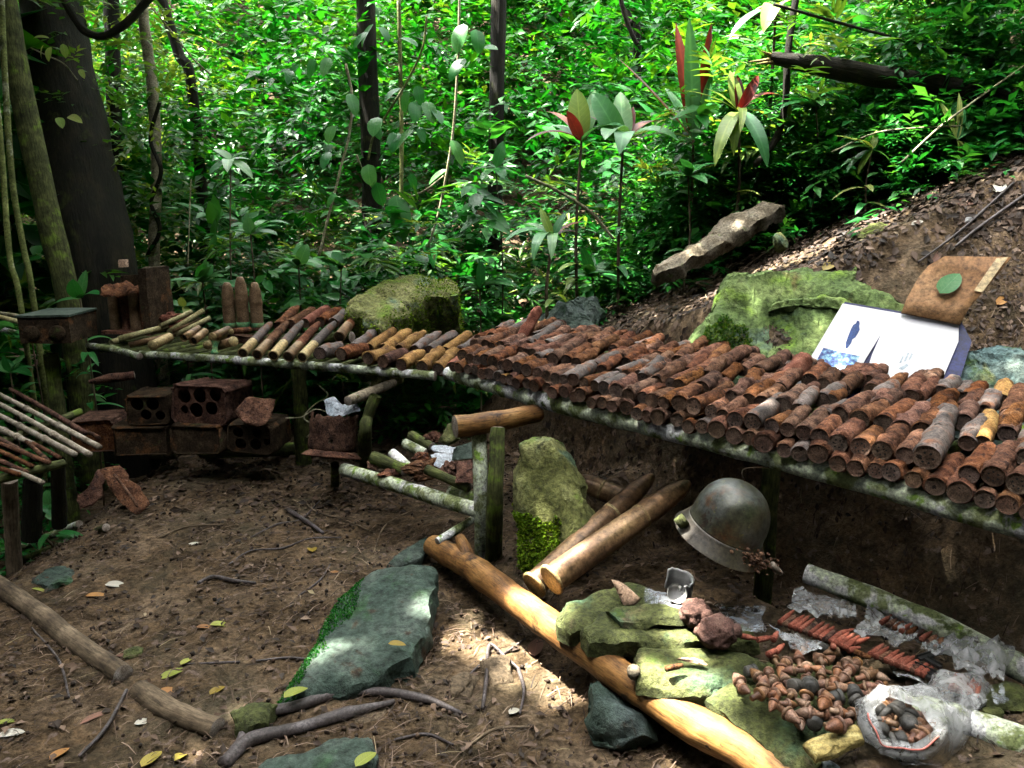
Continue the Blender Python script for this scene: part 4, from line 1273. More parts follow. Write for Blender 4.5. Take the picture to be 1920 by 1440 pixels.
# pale bluish rock on the right behind the table
pix_slab("blue_rock", "pale blue and yellow rock at the right behind the paper", [(1772, 660), (1830, 650), (1880, 640), (1960, 650), (2000, 720), (1990, 860), (1860, 850), (1770, 800)],
         PR, NR, 0.4, "blue_rock", "rock", amp=0.03, seed=7, jag=0.02)
# slate outcrop behind the tables
pix_slab("slate_outcrop", "low grey-green slate outcrop left of the brown bank", [(985, 590), (1030, 568), (1075, 562), (1118, 556), (1135, 580), (1112, 624), (1060, 640), (1000, 640)],
         P(1060, 600, 4.95), (-0.1, -0.6, 0.8), 0.2, "slate", "rock", amp=0.03, seed=8, jag=0.02)
pix_slab("leaning_slate", "dark slate splinter leaning on the slate outcrop", [(1000, 620), (1045, 560), (1060, 566), (1020, 630)], P(1030, 595, 4.8), (-0.5, -0.6, 0.6), 0.05, "slate", "stone", seed=9)
# weathered plank-like slab on the bank edge
NP = Vector((-0.20, -0.52, 0.83)).normalized()
pix_slab("weathered_plank", "weathered pale plank jutting from the bank edge", [(1222, 500), (1262, 472), (1310, 440), (1352, 405), (1432, 368), (1470, 372), (1452, 388), (1390, 428), (1330, 460), (1262, 496), (1228, 508)],
         P(1340, 445, 4.55), NP, 0.12, "grey_wood", "plank", amp=0.012, seed=10, jag=0.012)
boulder("bank_stone", P(1642, 446, 4.05), (0.125, 0.11, 0.085), "mossy_rock", "yellowish lump of stone lying on the brown bank", "stone", (0.1, 0.2, 0.3), 11, 3)
boulder("pale_bank_stone", P(1462, 455, 4.2), (0.05, 0.05, 0.06), "mossy_rock", "small pale stone below the yellow bank leaves", "stone", (0, 0, 0), 12, 2)
boulder("round_bank_stone", T(1816, 418, 0.01), (0.025, 0.02, 0.02), "white_stone", "tiny round pale stone on the brown bank", "pebble", (0, 0, 0), 13, 2)

# big upright mossy stone under the long table
NU = Vector((-0.45, -0.80, 0.38)).normalized()
PU = P(1020, 960, 3.05)
b3 = pix_slab("upright_stone", "tall pale stone with a mossy foot leaning under the long table", [(965, 828), (990, 818), (1030, 822), (1052, 850), (1070, 905), (1098, 985), (1095, 1030), (1050, 1075), (990, 1085), (962, 1060), (958, 960), (955, 880)],
              PU, NU, 0.16, "mossy_rock", "stone", amp=0.018, seed=14, jag=0.012, cuts=4)
pf1 = PL(990, 1020, PU, NU)
moss_tufts(b3, face_points(b3, lambda c, n: n.y < 0.3 and (c.z < PL(1000, 965, PU, NU).z + 0.05 * mnoise.noise(c * 14)) and c.x < PL(1052, 1040, PU, NU).x), 6500, 15, (0.008, 0.02))

# ground slabs at left centre
def tslab(name, label, pix, z, tilt, thick, mat, cat="slab", **kw):
    p0 = Z(pix[0][0], pix[0][1], z)
    c = [sum(p[0] for p in pix) / len(pix), sum(p[1] for p in pix) / len(pix)]
    p0 = Z(c[0], c[1], z)
    return pix_slab(name, label, pix, p0, tilt, thick, mat, cat, **kw)
tslab("slate_stone", "big grey-green slate slab with a bright mossy edge on the dirt", [(512, 1325), (560, 1250), (600, 1160), (640, 1105), (690, 1062), (760, 1052), (815, 1048), (818, 1090), (795, 1180), (770, 1220), (715, 1255), (640, 1285), (570, 1308)],
      0.10, (-0.12, -0.14, 1), 0.10, "slate", seed=16, amp=0.008)
sl = bpy.data.objects["slate_stone"]
e0, e1 = Z(512, 1325, .05), Z(640, 1105, .1)
moss_tufts(sl, face_points(sl, lambda c, n: n.z > 0.3 and (c.x - e0.x) < 0.07 + (c.y - e0.y) / (e1.y - e0.y) * (e1.x - e0.x) + 0.03 * mnoise.noise(c * 12) - 0.03 * math.sin(c.y * 9)), 2600, 17, (0.006, 0.013), "leaf_near")
tslab("grey_slate_stone", "pale grey slate slab at the bottom edge", [(455, 1470), (480, 1428), (560, 1402), (640, 1375), (700, 1368), (706, 1400), (680, 1470)], 0.06, (-0.05, -0.1, 1), 0.06, "slate", seed=18, amp=0.008)
tslab("bluish_slate_stone", "narrow bluish slate behind the big slate slab", [(725, 1052), (748, 1030), (800, 1005), (810, 1022), (790, 1046), (745, 1056)], 0.06, (-0.05, -0.2, 1), 0.05, "slate", seed=19)
tslab("olive_stone", "small olive flat stone at the slate slab's lower tip", [(428, 1330), (470, 1306), (515, 1312), (505, 1345), (465, 1362), (440, 1352)], 0.05, (0, -0.15, 1), 0.06, "slate_olive", "stone", seed=20)
pix_slab("blue_grey_stone", "angular blue-grey stone below the orange pole", [(1092, 1275), (1110, 1268), (1140, 1295), (1186, 1340), (1196, 1372), (1150, 1402), (1100, 1396), (1086, 1350)], Z(1130, 1340, .09), (-0.55, -0.6, 0.6), 0.12, "slate", "stone", amp=0.016, seed=21)
boulder("dull_stone", T(690, 1340, 0.0), (0.06, 0.05, 0.02), "brown_stone", "flat brown stone half buried between roots", "stone", (0, 0, .4), 22, 3)
tslab("teal_stone", "flat teal stone in the dirt at far left", [(60, 1082), (80, 1062), (120, 1056), (142, 1066), (130, 1088), (90, 1098)], 0.02, (0, 0, 1), 0.03, "slate", "stone", seed=23)
boulder("pale_stone", T(250, 1230, 0.01), (0.04, 0.035, 0.02), "slate_olive", "small pale stone beside the ground rail", "stone", (0, 0, 0), 24, 2)
tslab("tan_stone", "tan flat stone sunk in the dirt left of the orange pole", [(905, 1240), (930, 1222), (960, 1225), (955, 1262), (925, 1280)], 0.02, (0, -.1, 1), 0.03, "brown_stone", "stone", seed=25)
tslab("brown_flat_stone", "brown flat stone in the dirt near bottom centre", [(838, 1300), (845, 1270), (872, 1255), (892, 1262), (870, 1300), (850, 1308)], 0.015, (0, -.1, 1), 0.03, "brown_stone", "stone", seed=26)

# terrace slabs
TS = [("mossy_slab_stone", "olive mossy slab under the pottery shard, rearmost of the terrace slabs", [(1042, 1140), (1060, 1118), (1120, 1100), (1180, 1086), (1215, 1092), (1240, 1112), (1190, 1140), (1120, 1160), (1068, 1180), (1048, 1160)], .27, .08),
      ("long_slab_stone", "long olive slab carrying the two rusty grenades", [(1090, 1172), (1130, 1140), (1200, 1132), (1300, 1150), (1400, 1160), (1420, 1185), (1330, 1195), (1240, 1205), (1150, 1200), (1105, 1196)], .27, .07),
      ("thin_stone_plate", "thin yellowish stone plate lying on the long olive slab", [(1136, 1142), (1170, 1130), (1230, 1130), (1300, 1150), (1285, 1158), (1200, 1162), (1160, 1164)], .30, .02),
      ("wide_slab_stone", "wide olive slab with a cartridge and a curved chip on it", [(1188, 1222), (1200, 1208), (1290, 1204), (1400, 1216), (1450, 1240), (1420, 1260), (1360, 1280), (1312, 1296), (1250, 1278), (1196, 1262)], .24, .07),
      ("green_slab_stone", "green-blue slab under the heap of fuzes", [(1318, 1305), (1350, 1282), (1440, 1230), (1600, 1240), (1690, 1300), (1680, 1360), (1560, 1400), (1512, 1440), (1440, 1400), (1370, 1345)], .22, .07),
      ("dark_slab_stone", "dark olive slab at the bottom right corner", [(1700, 1455), (1780, 1420), (1850, 1400), (1930, 1410), (1960, 1470), (1800, 1500)], .20, .06)]
for k, (nm, lab, pix, z, thk) in enumerate(TS):
    tslab(nm, lab, pix, z, (-0.03, -0.08, 1), thk, "slate_olive", seed=30 + k, amp=0.007, jag=0.012)
boulder("grey_stone", Z(1890, 1318, .24), (0.09, 0.06, 0.045), "slate_olive", "grey stone at the right edge beside the plastic", "stone", (0, 0, 0.5), 37, 3)
pix_slab("blue_chip", "small bright blue-white chip at the bottom beside the yellow wood", [(1540, 1428), (1555, 1418), (1572, 1430), (1568, 1446), (1545, 1446)], Z(1556, 1434, .2), (-0.2, -0.5, .8), 0.03, "foil", "stone", seed=38, amp=.004)

# ================================================================== TABLE FRAMES
ext = TD * 0.75
log("table_edge_log", "long pale lichen-covered log edging the long table", "log", [TL, TL.lerp(TR, .33) + Vector((0, 0, -.008)), TL.lerp(TR, .66) + Vector((0, 0, .004)), TR, TR + ext], [0.036, 0.038, 0.034, 0.036, 0.036], "lichen_log", seed=1, wob=0.16, seg=18, n=60)
Bk = TN * 0.96
log("table_bed_log", "rear log and stick bed under the long table's shells", "log", [TL + Bk, TR + Bk + ext], [0.035, 0.035], "moss_bark", seed=2, n=30)
# cross bearers and bed sticks between the two logs
nb = 0
for s in np.linspace(0.05, 3.2, 26):
    p = TL + TD * s
    V, Fc = tube([p + TN * 0.03 + Vector((0, 0, 0.012)), p + TN * 0.98 + Vector((0, 0, 0.018))], [0.02, 0.018], 7, 8, 0.15, nb, caps=True)
    mk("bed_stick", V, Fc, "moss_bark", bpy.data.objects["table_bed_log"])
    nb += 1
for k, s in enumerate((1.55, 2.9)):
    p = TL + TD * s + TN * 0.5
    log("table_post", ["shaded post under the middle of the long table", "shaded post under the right end of the long table"][k], "post", [Vector((p.x, p.y, th(p.x, p.y) - .05)), Vector((p.x, p.y, TZ - .02))], [.04, .035], "moss_bark", seed=4 + k, ends=(0, 0))
# left forked support: bearer plus double post
log("bearer", "orange barked bearer stub on the post under the table corner", "log", [Z(853, 800, .665), Z(930, 790, .67), Z(1010, 774, .675)], [.047, .045, .040], "orange_bark", seed=6, wob=.08)
log("support_post", "upright brown post with a pale slanted top under the bearer", "post", [T(925, 1042, -.05), P(928, 930, 3.10), P(934, 802, 3.13)], [.038, .034, .030], "moss_bark", seed=7, ends=(0, 1), wob=.12)
log("mossy_post", "lichen spotted post right behind the brown support post", "post", [T(905, 1035, -.05), P(902, 930, 3.22), P(898, 812, 3.26)], [.036, .033, .03], "lichen_log", seed=8, ends=(0, 1), wob=.12)
# left table frame
LA, LB = Z(262, 664, .70), Z(800, 704, .70)
LDir = (LB - LA).normalized()
LN = Vector((-LDir.y, LDir.x, 0)).normalized()
log("thin_edge_log", "thin lichen-covered log edging the left table", "log", [LA, LA.lerp(LB, .5) + Vector((0, 0, .008)), LB + LDir * .05], [.022, .026, .024], "lichen_log", seed=10, wob=.16, n=40)
log("short_edge_log", "short lichen-covered log at the left table's left end", "log", [Z(165, 648, .72), Z(215, 655, .715), Z(262, 668, .70)], [.02, .022, .02], "lichen_log", seed=11, wob=.16)
log("pale_log", "pale lichen log lying under the dark crate at left edge", "log", [Z(-20, 612, .74), Z(60, 632, .735)], [.022, .02], "lichen_log", seed=12)
log("pale_stick", "pale stick at the left edge above the lichen log", "stick", [P(-10, 592, 4.9), P(70, 612, 4.9)], [.016, .014], "yellow_tube", seed=13)
log("stick_end", "pale stick end beside the dark crate's left side", "stick", [P(0, 588, 5.2), P(30, 592, 5.1), P(56, 606, 5.0)], [.013, .014, .014], "pale_bark", seed=113)
log("shelf_bed_log", "rear log and stick bed of the left table", "log", [LA + LN * .86 - LDir * .5, LB + LN * .86], [.03, .03], "moss_bark", seed=14)
for k in range(20):
    p = LA.lerp(LB, k / 19 * 1.05) - LDir * .45
    V, Fc = tube([p + LN * 0.03 + Vector((0, 0, 0.0)), p + LN * 0.85 + Vector((0, 0, 0.01))], [0.019, 0.017], 7, 8, 0.15, 50 + k, caps=True)
    mk("shelf_stick", V, Fc, "moss_bark", bpy.data.objects["shelf_bed_log"])
log("cap_plank", "short pale half-log on top of the mossy post", "log", [Z(652, 752, .60), Z(690, 738, .605), Z(738, 718, .61)], [.026, .03, .024], "grey_wood", seed=15, wob=.1)
log("green_post", "crooked mossy green post under the pale half-log", "post", [T(684, 868, -.05), P(684, 820, 4.02), P(690, 780, 4.0), P(705, 742, 3.98)], [.036, .036, .032, .03], "moss_bark", seed=16, ends=(0, 0), wob=.2)
for k, (px, t_) in enumerate(((100, 4.75), (560, 4.7))):
    p = P(px, 700, t_)
    log("mossy_stake", ["dark mossy stake under the dark crate", "dark stake under the middle of the left table"][k], "post", [Vector((p.x, p.y, th(p.x, p.y) - .1)), Vector((p.x, p.y, .70))], [.05, .042], "moss_bark", seed=17 + k, ends=(0, 0), wob=.2)
# lower shelf logs
log("base_log", "grey lower log under the rusty boxes", "log", [T(270, 862, .05), T(400, 864, .06), T(562, 858, .06)], [.04, .043, .042], "moss_bark", seed=20, wob=.1)
log("ringed_log", "short pale-ringed log end beside the drum fragment", "log", [T(556, 855, .06), T(640, 862, .06)], [.035, .032], "lichen_log", seed=21)
log("shelf_edge_log", "straight lichen log edging the low debris shelf", "log", [P(645, 880, 3.95), P(760, 915, 3.62), P(905, 960, 3.28)], [.034, .035, .033], "lichen_log", seed=22, wob=.08)
log("shelf_stub", "short post holding the low debris shelf", "post", [T(628, 905, -.03), P(628, 872, 3.95)], [.025, .022], "moss_bark", seed=23, ends=(0, 0))
for k, (a, b, r) in enumerate((((700, 858), (760, 882), .032), ((735, 850), (775, 885), .028), ((760, 832), (800, 850), .026), ((770, 816), (810, 838), .024), ((845, 922), (895, 935), .03), ((800, 880), (880, 915), .022))):
    log("shelf_log", ["mossy short log left in the low debris shelf", "pale lichen short log in the low debris shelf", "pale short log behind in the low debris shelf",
                      "rearmost mossy short log of the low debris shelf", "yellow-lichened log end beside the brown support post", "log lying under the rusty debris"][k], "log",
        [P(*a, 3.85 - .12 * (k > 3) * 3), P(*b, 3.75 - .12 * (k > 3) * 3)], [r, r], ("moss_bark", "lichen_log", "lichen_log", "moss_bark", "lichen_log", "moss_bark")[k], seed=24 + k)

# ================================================================== SHELLS
def shell_meshes():
    out = []
    for k in range(12):
        rr = random.Random(k)
        nose = rr.uniform(0.72, 0.84)
        if k % 4 == 3:      # ogive still sound
            nose = .58
            prof = [(0.95, 0.0), (1.0, 0.02), (1.0, 0.16), (1.03, 0.18), (1.0, 0.21), (1.0, nose), (0.92, nose + .12), (0.76, nose + .24), (0.55, nose + .35), (0.36, 1.0)]
        else:               # corroded to a blunt dome
            prof = [(0.95, 0.0), (1.0, 0.02), (1.0, 0.3), (1.0, nose - .1), (0.99, nose), (0.93, nose + (1 - nose) * .45), (0.78, nose + (1 - nose) * .75), (0.52, nose + (1 - nose) * .94), (0.3, 1.0)]
        L, R = 0.30, 0.031
        pr = [(a * R, b * L) for a, b in prof]
        V, Fc = lathe(pr, 22, 0, k + 1, 30.0, capb=False, capt=True, sub=3)
        off = Vector((k * 5.1, k * 2.7, k * 1.1))
        W = []
        for v in V:
            rad = math.hypot(v.x, v.y)
            crust_ = max(0, mnoise.noise(v * 22 + off)) * .42 + mnoise.noise(v * 55 + off) * .12 + mnoise.noise(v * 120 + off) * .10
            pit = max(0, mnoise.noise(v * 75 + off * 2) - .25) * .35
            f = 1 + (0.75 + .40 * (k % 3)) * (crust_ - pit) * (0.25 if v.z < .004 else 1)
            W.append(Vector((v.x * f, v.y * f, v.z + .006 * mnoise.noise(v * 40 + off))))
        out.append((W, Fc))
    return out
SHV = shell_meshes()
SH = {}
for mt in ("rust", "rust_ochre", "rust_grey", "rust_red"):
    SH[mt] = [meshonly("shell_body", V, Fc, mt) for V, Fc in SHV]
# stub variant: blunt corroded cylinder
def base_mesh(holes, seed):
    bm = bmesh.new()
    R = 0.0300
    rings = [(0.0, 0.0), (0.35, 0.0005), (0.7, -0.0005), (0.88, 0.0), (0.93, -0.003), (1.0, -0.003)]
    seg = 22
    V, Fc = [(0, 0, 0.001)], []
    for q, (rr_, z) in enumerate(rings[1:]):
        for j in range(seg):
            a = 2 * math.pi * j / seg
            p = Vector((math.cos(a) * R * rr_, math.sin(a) * R * rr_, z))
            p.z += 0.0035 * mnoise.noise(p * 110 + Vector((seed * 3, 0, 0)))
            V.append(p)
    for j in range(seg):
        Fc.append((0, 1 + (j + 1) % seg, 1 + j))
    for q in range(len(rings) - 2):
        for j in range(seg):
            a = 1 + q * seg + j; b = 1 + q * seg + (j + 1) % seg
            Fc.append((a, b, b + seg, a + seg))
    bm.free()
    return V, Fc
BASE = [meshonly("shell_base", *base_mesh(0, s), "rust_base") for s in range(5)]
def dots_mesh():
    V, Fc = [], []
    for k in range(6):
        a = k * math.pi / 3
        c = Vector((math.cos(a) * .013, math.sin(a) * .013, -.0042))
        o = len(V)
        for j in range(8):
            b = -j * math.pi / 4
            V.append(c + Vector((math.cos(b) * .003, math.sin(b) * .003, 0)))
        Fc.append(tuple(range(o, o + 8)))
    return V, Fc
DOTS = meshonly("dark_hole_discs", *dots_mesh(), "dark_plastic", False)  # flat dark discs stand in for the shade inside flash holes

ORD = ["first", "second", "third", "fourth", "fifth", "sixth", "seventh", "eighth", "ninth", "tenth", "eleventh", "twelfth", "thirteenth", "fourteenth", "fifteenth", "sixteenth", "seventeenth", "eighteenth", "nineteenth", "twentieth"]
def ordn(k):
    """k from 0"""
    if k < 20: return ORD[k]
    tens = {2: "twenty", 3: "thirty", 4: "forty", 5: "fifty", 6: "sixty", 7: "seventy", 8: "eighty"}[(k + 1) // 10]
    u = (k + 1) % 10
    return (tens[:-1] + "ieth") if u == 0 else tens + "-" + ORD[u - 1]

shr = random.Random(99)
COLW = {"rust": "brown rusted", "rust_ochre": "ochre rusted", "rust_grey": "grey-brown", "rust_red": "reddish rusted"}
def put_shell(p, d, L, r, mt, label, group, idx=None, base=True, holes=False):
    root = ob("rusty_shell", SH[mt][shr.randrange(12) if idx is None else idx])
    root.matrix_world = axis_matrix(p, d, shr.uniform(0, 6.28), (r / .031, r / .031, L / .30))
    tag(root, label, "shell", group)
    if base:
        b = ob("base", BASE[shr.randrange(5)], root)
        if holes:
            ob("dark_hole_discs", DOTS, b)
    return root

def pick(w=(.80, .02, .17, .01)):
    return shr.choices(("rust", "rust_ochre", "rust_grey", "rust_red"), w)[0]

TOP = TZ + 0.033
rowdefs = [  # (offset along the shell axis, height, phrase, start, end)
    (-0.050, 0.000, "lower front row of the long table", 0.10, 2.95),
    (-0.012, 0.050, "upper front row of the long table", 0.13, 2.92),
    (0.165, 0.078, "second row back on the long table", 0.06, 2.90),
    (0.370, 0.080, "third row back on the long table", 0.00, 2.85),
    (0.570, 0.086, "fourth row back on the long table", -0.02, 2.75),
    (0.755, 0.080, "rearmost row of the long table", 0.00, 2.55),
]
TAB = "shells laid on the long table"
for (off, dz, phrase, s0, s1) in rowdefs:
    s = s0
    k = 0
    while s < s1:
        u = min(1, max(0, s / 2.6))
        rad = (0.0262 + 0.0030 * u) * shr.uniform(0.84, 1.14)
        az = math.radians(32 + 11 * u + shr.uniform(-9, 9))
        d = Vector((math.sin(az), math.cos(az), shr.uniform(-0.05, 0.12) + (0.06 if dz > .06 else 0)))
        L = shr.uniform(0.19, 0.27)
        if off < 0: L = shr.uniform(.22, .28)
        p = TL + TD * s + Vector((math.sin(az), math.cos(az), 0)) * (off + shr.uniform(-0.025, 0.025) * (1 if off > .1 else .5))
        p.z = TOP + rad + dz + shr.uniform(-.006, .008)
        mt = pick()
        big = phrase.startswith("upper front") and 2.30 < s < 2.36
        if big:
            rad *= 1.5; p.z += .018; mt = "rust_grey"; L = .27
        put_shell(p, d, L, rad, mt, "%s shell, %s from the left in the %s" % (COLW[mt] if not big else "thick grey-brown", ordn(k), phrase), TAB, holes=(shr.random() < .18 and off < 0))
        k += 1
        s += rad * 2 * (1.10 - 0.06 * u) + shr.uniform(-0.002, 0.006) + (rad * .9 if big else 0)
# two noses standing up among the rear row
put_shell(P(970, 652, 4.05), (0.35, 0.35, 0.6), .26, .028, "rust_red", "tilted red-brown shell sticking up where the two tables meet", TAB)
put_shell(P(1465, 728, 3.0), (0.55, 0.6, 0.35), .24, .036, "rust_red", "tilted reddish shell beside the paper's lower left corner", TAB)

# left table: brass-cased rounds
case_prof = [(0.0, 0.004), (0.026, 0.0), (0.030, 0.0), (0.030, 0.004), (0.0275, 0.008), (0.0275, 0.13), (0.0265, 0.15)]
CASE = meshonly("case", *lathe(case_prof, 18, 0, 1, capb=False, capt=False), "brass_dull")
CASE2 = meshonly("case", *lathe(case_prof, 18, 0, 1, capb=False, capt=False), "brass_brown")
RIM = meshonly("case_head", *lathe([(0.0, -0.001), (0.02, 0.0), (0.0285, 0.001)], 18, 0, 1, capb=False, capt=False), "dark_iron")
def proj_mesh(mt, seed):
    prof = [(0.0262, 0.14), (0.0268, 0.15), (0.0268, 0.17), (0.0255, 0.18), (0.0255, 0.30), (0.023, 0.36), (0.018, 0.405), (0.012, 0.43)]
    return meshonly("projectile", *lathe(prof, 18, 0.09, seed, 45.0, capb=False, capt=True, sub=3), mt)
PROJ = [proj_mesh(m, k) for k, m in enumerate(("rust_grey", "rust", "rust_grey", "rust", "rust_grey", "rust"))]
def put_round(a, b, r, label, group, k, case=None):
    d = b - a
    root = thing("cased_round", label, "cased round", a, group)
    root.matrix_world = axis_matrix(a, d, k * 1.3, (r / .0275, r / .0275, d.length / .43))
    ob("case", case or (CASE if k % 2 == 0 else CASE2), root)
    ob("case_head", RIM, root)
    ob("projectile", PROJ[k % 6], root)
front = [((455, 662), (508, 606)), ((482, 665), (540, 604)), ((512, 667), (567, 604)), ((540, 669), (598, 606)), ((566, 670), (628, 605)), ((636, 632), (682, 574))]
lab = ["leftmost of the front row beside the upright shells", "second from left in the front row", "third from left in the front row", "fourth from left in the front row", "fifth from left in the front row", "standing highest beside the mossy boulder"]
for k, (a, b) in enumerate(front):
    t0 = 4.42 - .05 * k + (0.35 if k == 5 else 0)
    put_round(P(*a, t0), P(*b, t0 + .42), .0285 if k < 5 else .032, "brass-cased round with rusty head, " + lab[k], "brass-cased rounds on the left table", k)
rearp = [((522, 612), (562, 572)), ((545, 608), (592, 580)), ((572, 606), (618, 576)), ((600, 604), (640, 578)), ((625, 606), (655, 584))]
for k, (a, b) in enumerate(rearp):
    put_shell(P(*a, 4.82 - .03 * k), P(*b, 5.1 - .03 * k) - P(*a, 4.82 - .03 * k), .30, .033, ("rust", "rust", "rust_red", "rust", "rust_grey")[k],
              "flaking rusty shell, %s from left behind the brass-cased rounds" % ORD[k], "shells behind the brass-cased rounds")
# plank bed under the inclined rounds
log("round_rest", "hidden rest under the brass-cased rounds", "log", [P(500, 640, 4.85), P(660, 632, 4.6)], [.035, .035], "moss_bark", seed=40)
# rank behind the table corner
mts = ["rust_grey", "rust_ochre", "rust_ochre", "rust_ochre", "rust_grey", "rust_grey", "rust_ochre", "rust_grey", "rust_ochre", "rust_grey", "rust_grey"]
for k in range(11):
    bx, by = 664 + k * 28.5, 652 + k * 1.2
    a = P(bx, by, 4.38 - k * .015); b = P(bx + 54, by - 38, 4.68 - k * .015)
    put_shell(a, b - a, .31, .031, mts[k], "%s shell, %s from left in the slanted rear row of the left table" % (COLW[mts[k]], ORD[k]), "slanted rear row of the left table")
fr2 = [(600, 662, 40, -12, "rust_grey"), (640, 664, 50, -12, "rust"), (690, 672, 52, -16, "rust_ochre"), (718, 678, 46, -18, "rust"), (752, 684, 46, -26, "rust_ochre"), (792, 688, 40, -34, "rust_ochre"), (822, 692, 38, -36, "rust_ochre"), (848, 690, 34, -30, "rust_red")]
for k, (bx, by, dx, dy, mt) in enumerate(fr2):
    a = P(bx, by, 4.16 - k * .02); b = P(bx + dx, by + dy, 4.42 - k * .02)
    put_shell(a, b - a, .27, .034, mt, "%s shell, %s from left in the front row at the left table's right end" % (COLW[mt], ORD[k]), "front row at the left table's right end")

# three upright shells with green bands
up = [((432, 618), (432, 530), .040), ((457, 618), (455, 520), .041), ((483, 618), (481, 530), .040)]
UPB = meshonly("shell_body", *lathe([(.95 * .03, 0), (.0295, .005), (.0295, .17), (.0312, .185), (.0312, .20), (.0298, .21), (.0285, .245), (.0250, .285), (.0190, .318), (.0125, .335)], 24, .012, 3, 40, sub=3), "olive_shell")
BAND = meshonly("band", *lathe([(.0312, 0.02), (.0325, .023), (.0325, .048), (.0312, .051)], 18, .01, 2, 60, capb=False, capt=False), "green_band")
BASEO = meshonly("rusty_foot", *lathe([(.0, -.003), (.031, -.003), (.032, .004), (.031, .019)], 18, .03, 2, 60, capb=False, capt=False), "rust")
for k, (a, b, r) in enumerate(up):
    A = P(*a, 4.95); H = (P(*b, 4.95) - A).length
    root = thing("upright_shell", "upright brown shell with green band, %s of the three" % ("leftmost", "middle and tallest", "rightmost")[k], "shell", A, "upright shells with green bands")
    root.matrix_world = Matrix.Translation(A) @ Matrix.Diagonal((r / .03, r / .03, H / .335, 1))
    ob("shell_body", UPB, root); ob("band", BAND, root); ob("rusty_foot", BASEO, root)
def boxmesh(name, c, sx, sy, sz, mat, parent=None, rot=0.0, amp=0.006, seed=0, cuts=4, label=None, cat=None, tilt=(0, 0)):
    bm = bmesh.new()
    bmesh.ops.create_cube(bm, size=1)
    bmesh.ops.subdivide_edges(bm, edges=bm.edges[:], cuts=cuts, use_grid_fill=True)
    off = Vector((seed, seed * 2, seed * 3))
    for v in bm.verts:
        v.co = Vector((v.co.x * sx, v.co.y * sy, v.co.z * sz))
        nv = mnoise.noise_vector(v.co * 14 + off)
        v.co += nv * amp
    me = bpy.data.meshes.new(name); bm.to_mesh(me); bm.free()
    me.materials.append(MATS[mat]); me.shade_smooth()
    try: me.set_sharp_from_angle(angle=math.radians(50))
    except Exception: pass
    o = ob(name, me, parent)
    o.location = c; o.rotation_euler = (tilt[0], tilt[1], rot)
    if label: tag(o, label, cat)
    return o
c = P(458, 632, 4.98)
boxmesh("shell_plinth", c + Vector((0, 0.03, -.035)), .32, .10, .085, "rust", rot=-.08, amp=.012, seed=4, label="rusty crumbling plinth under the three upright shells", cat="plinth")

# cardboard/paper display against the boulder
def flat(name, pix, lift, mat, parent, thick=0.004, p0=PP, nrm=NPp):
    pts = [PL(px, py, p0 + nrm * lift, nrm) for px, py in pix]
    n = len(pts)
    V = pts + [p - nrm * thick for p in pts]
    # orient so the front faces the viewer
    a = (pts[1] - pts[0]).cross(pts[2] - pts[1])
    Fc = [tuple(range(n)), tuple(reversed(range(n, 2 * n)))] + [(i, i + n, (i + 1) % n + n, (i + 1) % n) for i in range(n)]
    o = mk(name, V, Fc, mat, parent, smooth=False)
    return o
NBk = [(1584, 566), (1690, 584), (1803, 604), (1822, 640), (1775, 790), (1600, 760), (1500, 728)]
paper = flat("paper_sheet", [(1580, 569), (1690, 588), (1798, 608), (1797, 640), (1740, 775), (1608, 752), (1617, 722), (1627, 690), (1635, 665), (1652, 626), (1626, 668), (1604, 706), (1582, 742), (1490, 720)], 0.0, "paper", None)
tag(paper, "white paper display sheet with a slit, leaning behind the shells", "paper sheet")
for v_ in paper.data.vertices:
    pass
flat("backing_sheet", NBk, -0.012, "backing_blue", paper, .004)
flat("printed_photo", [(1544, 652), (1560, 656), (1612, 668), (1590, 708), (1586, 722), (1517, 702)], 0.0012, "photo_print", paper, .001)
flat("printed_figure", [(1607, 601), (1611, 602), (1612, 606), (1611, 612), (1612, 618), (1609, 624), (1604, 632), (1598, 636), (1596, 643), (1591, 650), (1588, 654), (1585, 652), (1586, 642), (1589, 634), (1592, 626), (1596, 616), (1600, 609), (1605, 606)], 0.0012, "ink_blue", paper, .001)
for k, q in enumerate((((1540, 684), (1547, 681), (1552, 692), (1545, 697)), ((1558, 690), (1578, 686), (1580, 691), (1560, 699)))):
    flat("photo_highlight", q, 0.0024, "print_pale", paper, .001)
for k, q in enumerate((((1686, 680), (1692, 668), (1695, 668), (1690, 680)), ((1694, 678), (1702, 661), (1705, 662), (1699, 677)), ((1703, 674), (1709, 662), (1712, 664), (1707, 674)), ((1685, 690), (1700, 682), (1704, 685), (1692, 694)))):
    flat("faded_print", q, 0.0012, "print_grey", paper, .001)
NCd = NPp.copy()
pcard = PL(1745, 592, PP, NPp) + NPp * 0.012
# curved cardboard flap: strip of quads bending upward
cpix = [[(1690, 586), (1700, 560), (1722, 520), (1742, 497), (1772, 480)], [(1800, 608), (1818, 575), (1845, 545), (1870, 515), (1896, 482)]]
def cpt(px, py, k, lift=0.0):
    return PL(px, py, PP + NPp * (0.02 + 0.012 * k * k / 4 + lift), NPp)
Vc, Fcx = [], []
for k in range(5):
    for m_ in range(7):
        f = m_ / 6
        a, b = cpix[0][k], cpix[1][k]
        Vc.append(cpt(a[0] + (b[0] - a[0]) * f, a[1] + (b[1] - a[1]) * f, k))
for k in range(4):
    for m_ in range(6):
        a = k * 7 + m_
        Fcx.append((a, a + 1, a + 8, a + 7))
card = mk("cardboard_flap", Vc, Fcx, "cardboard")
sd = card.modifiers.new("thickness", 'SOLIDIFY'); sd.thickness = 0.006
tag(card, "brown cardboard sheet curving up behind the white paper", "cardboard")
def on_card(px, py, f_, k):
    return cpt(px, py, k, .006)
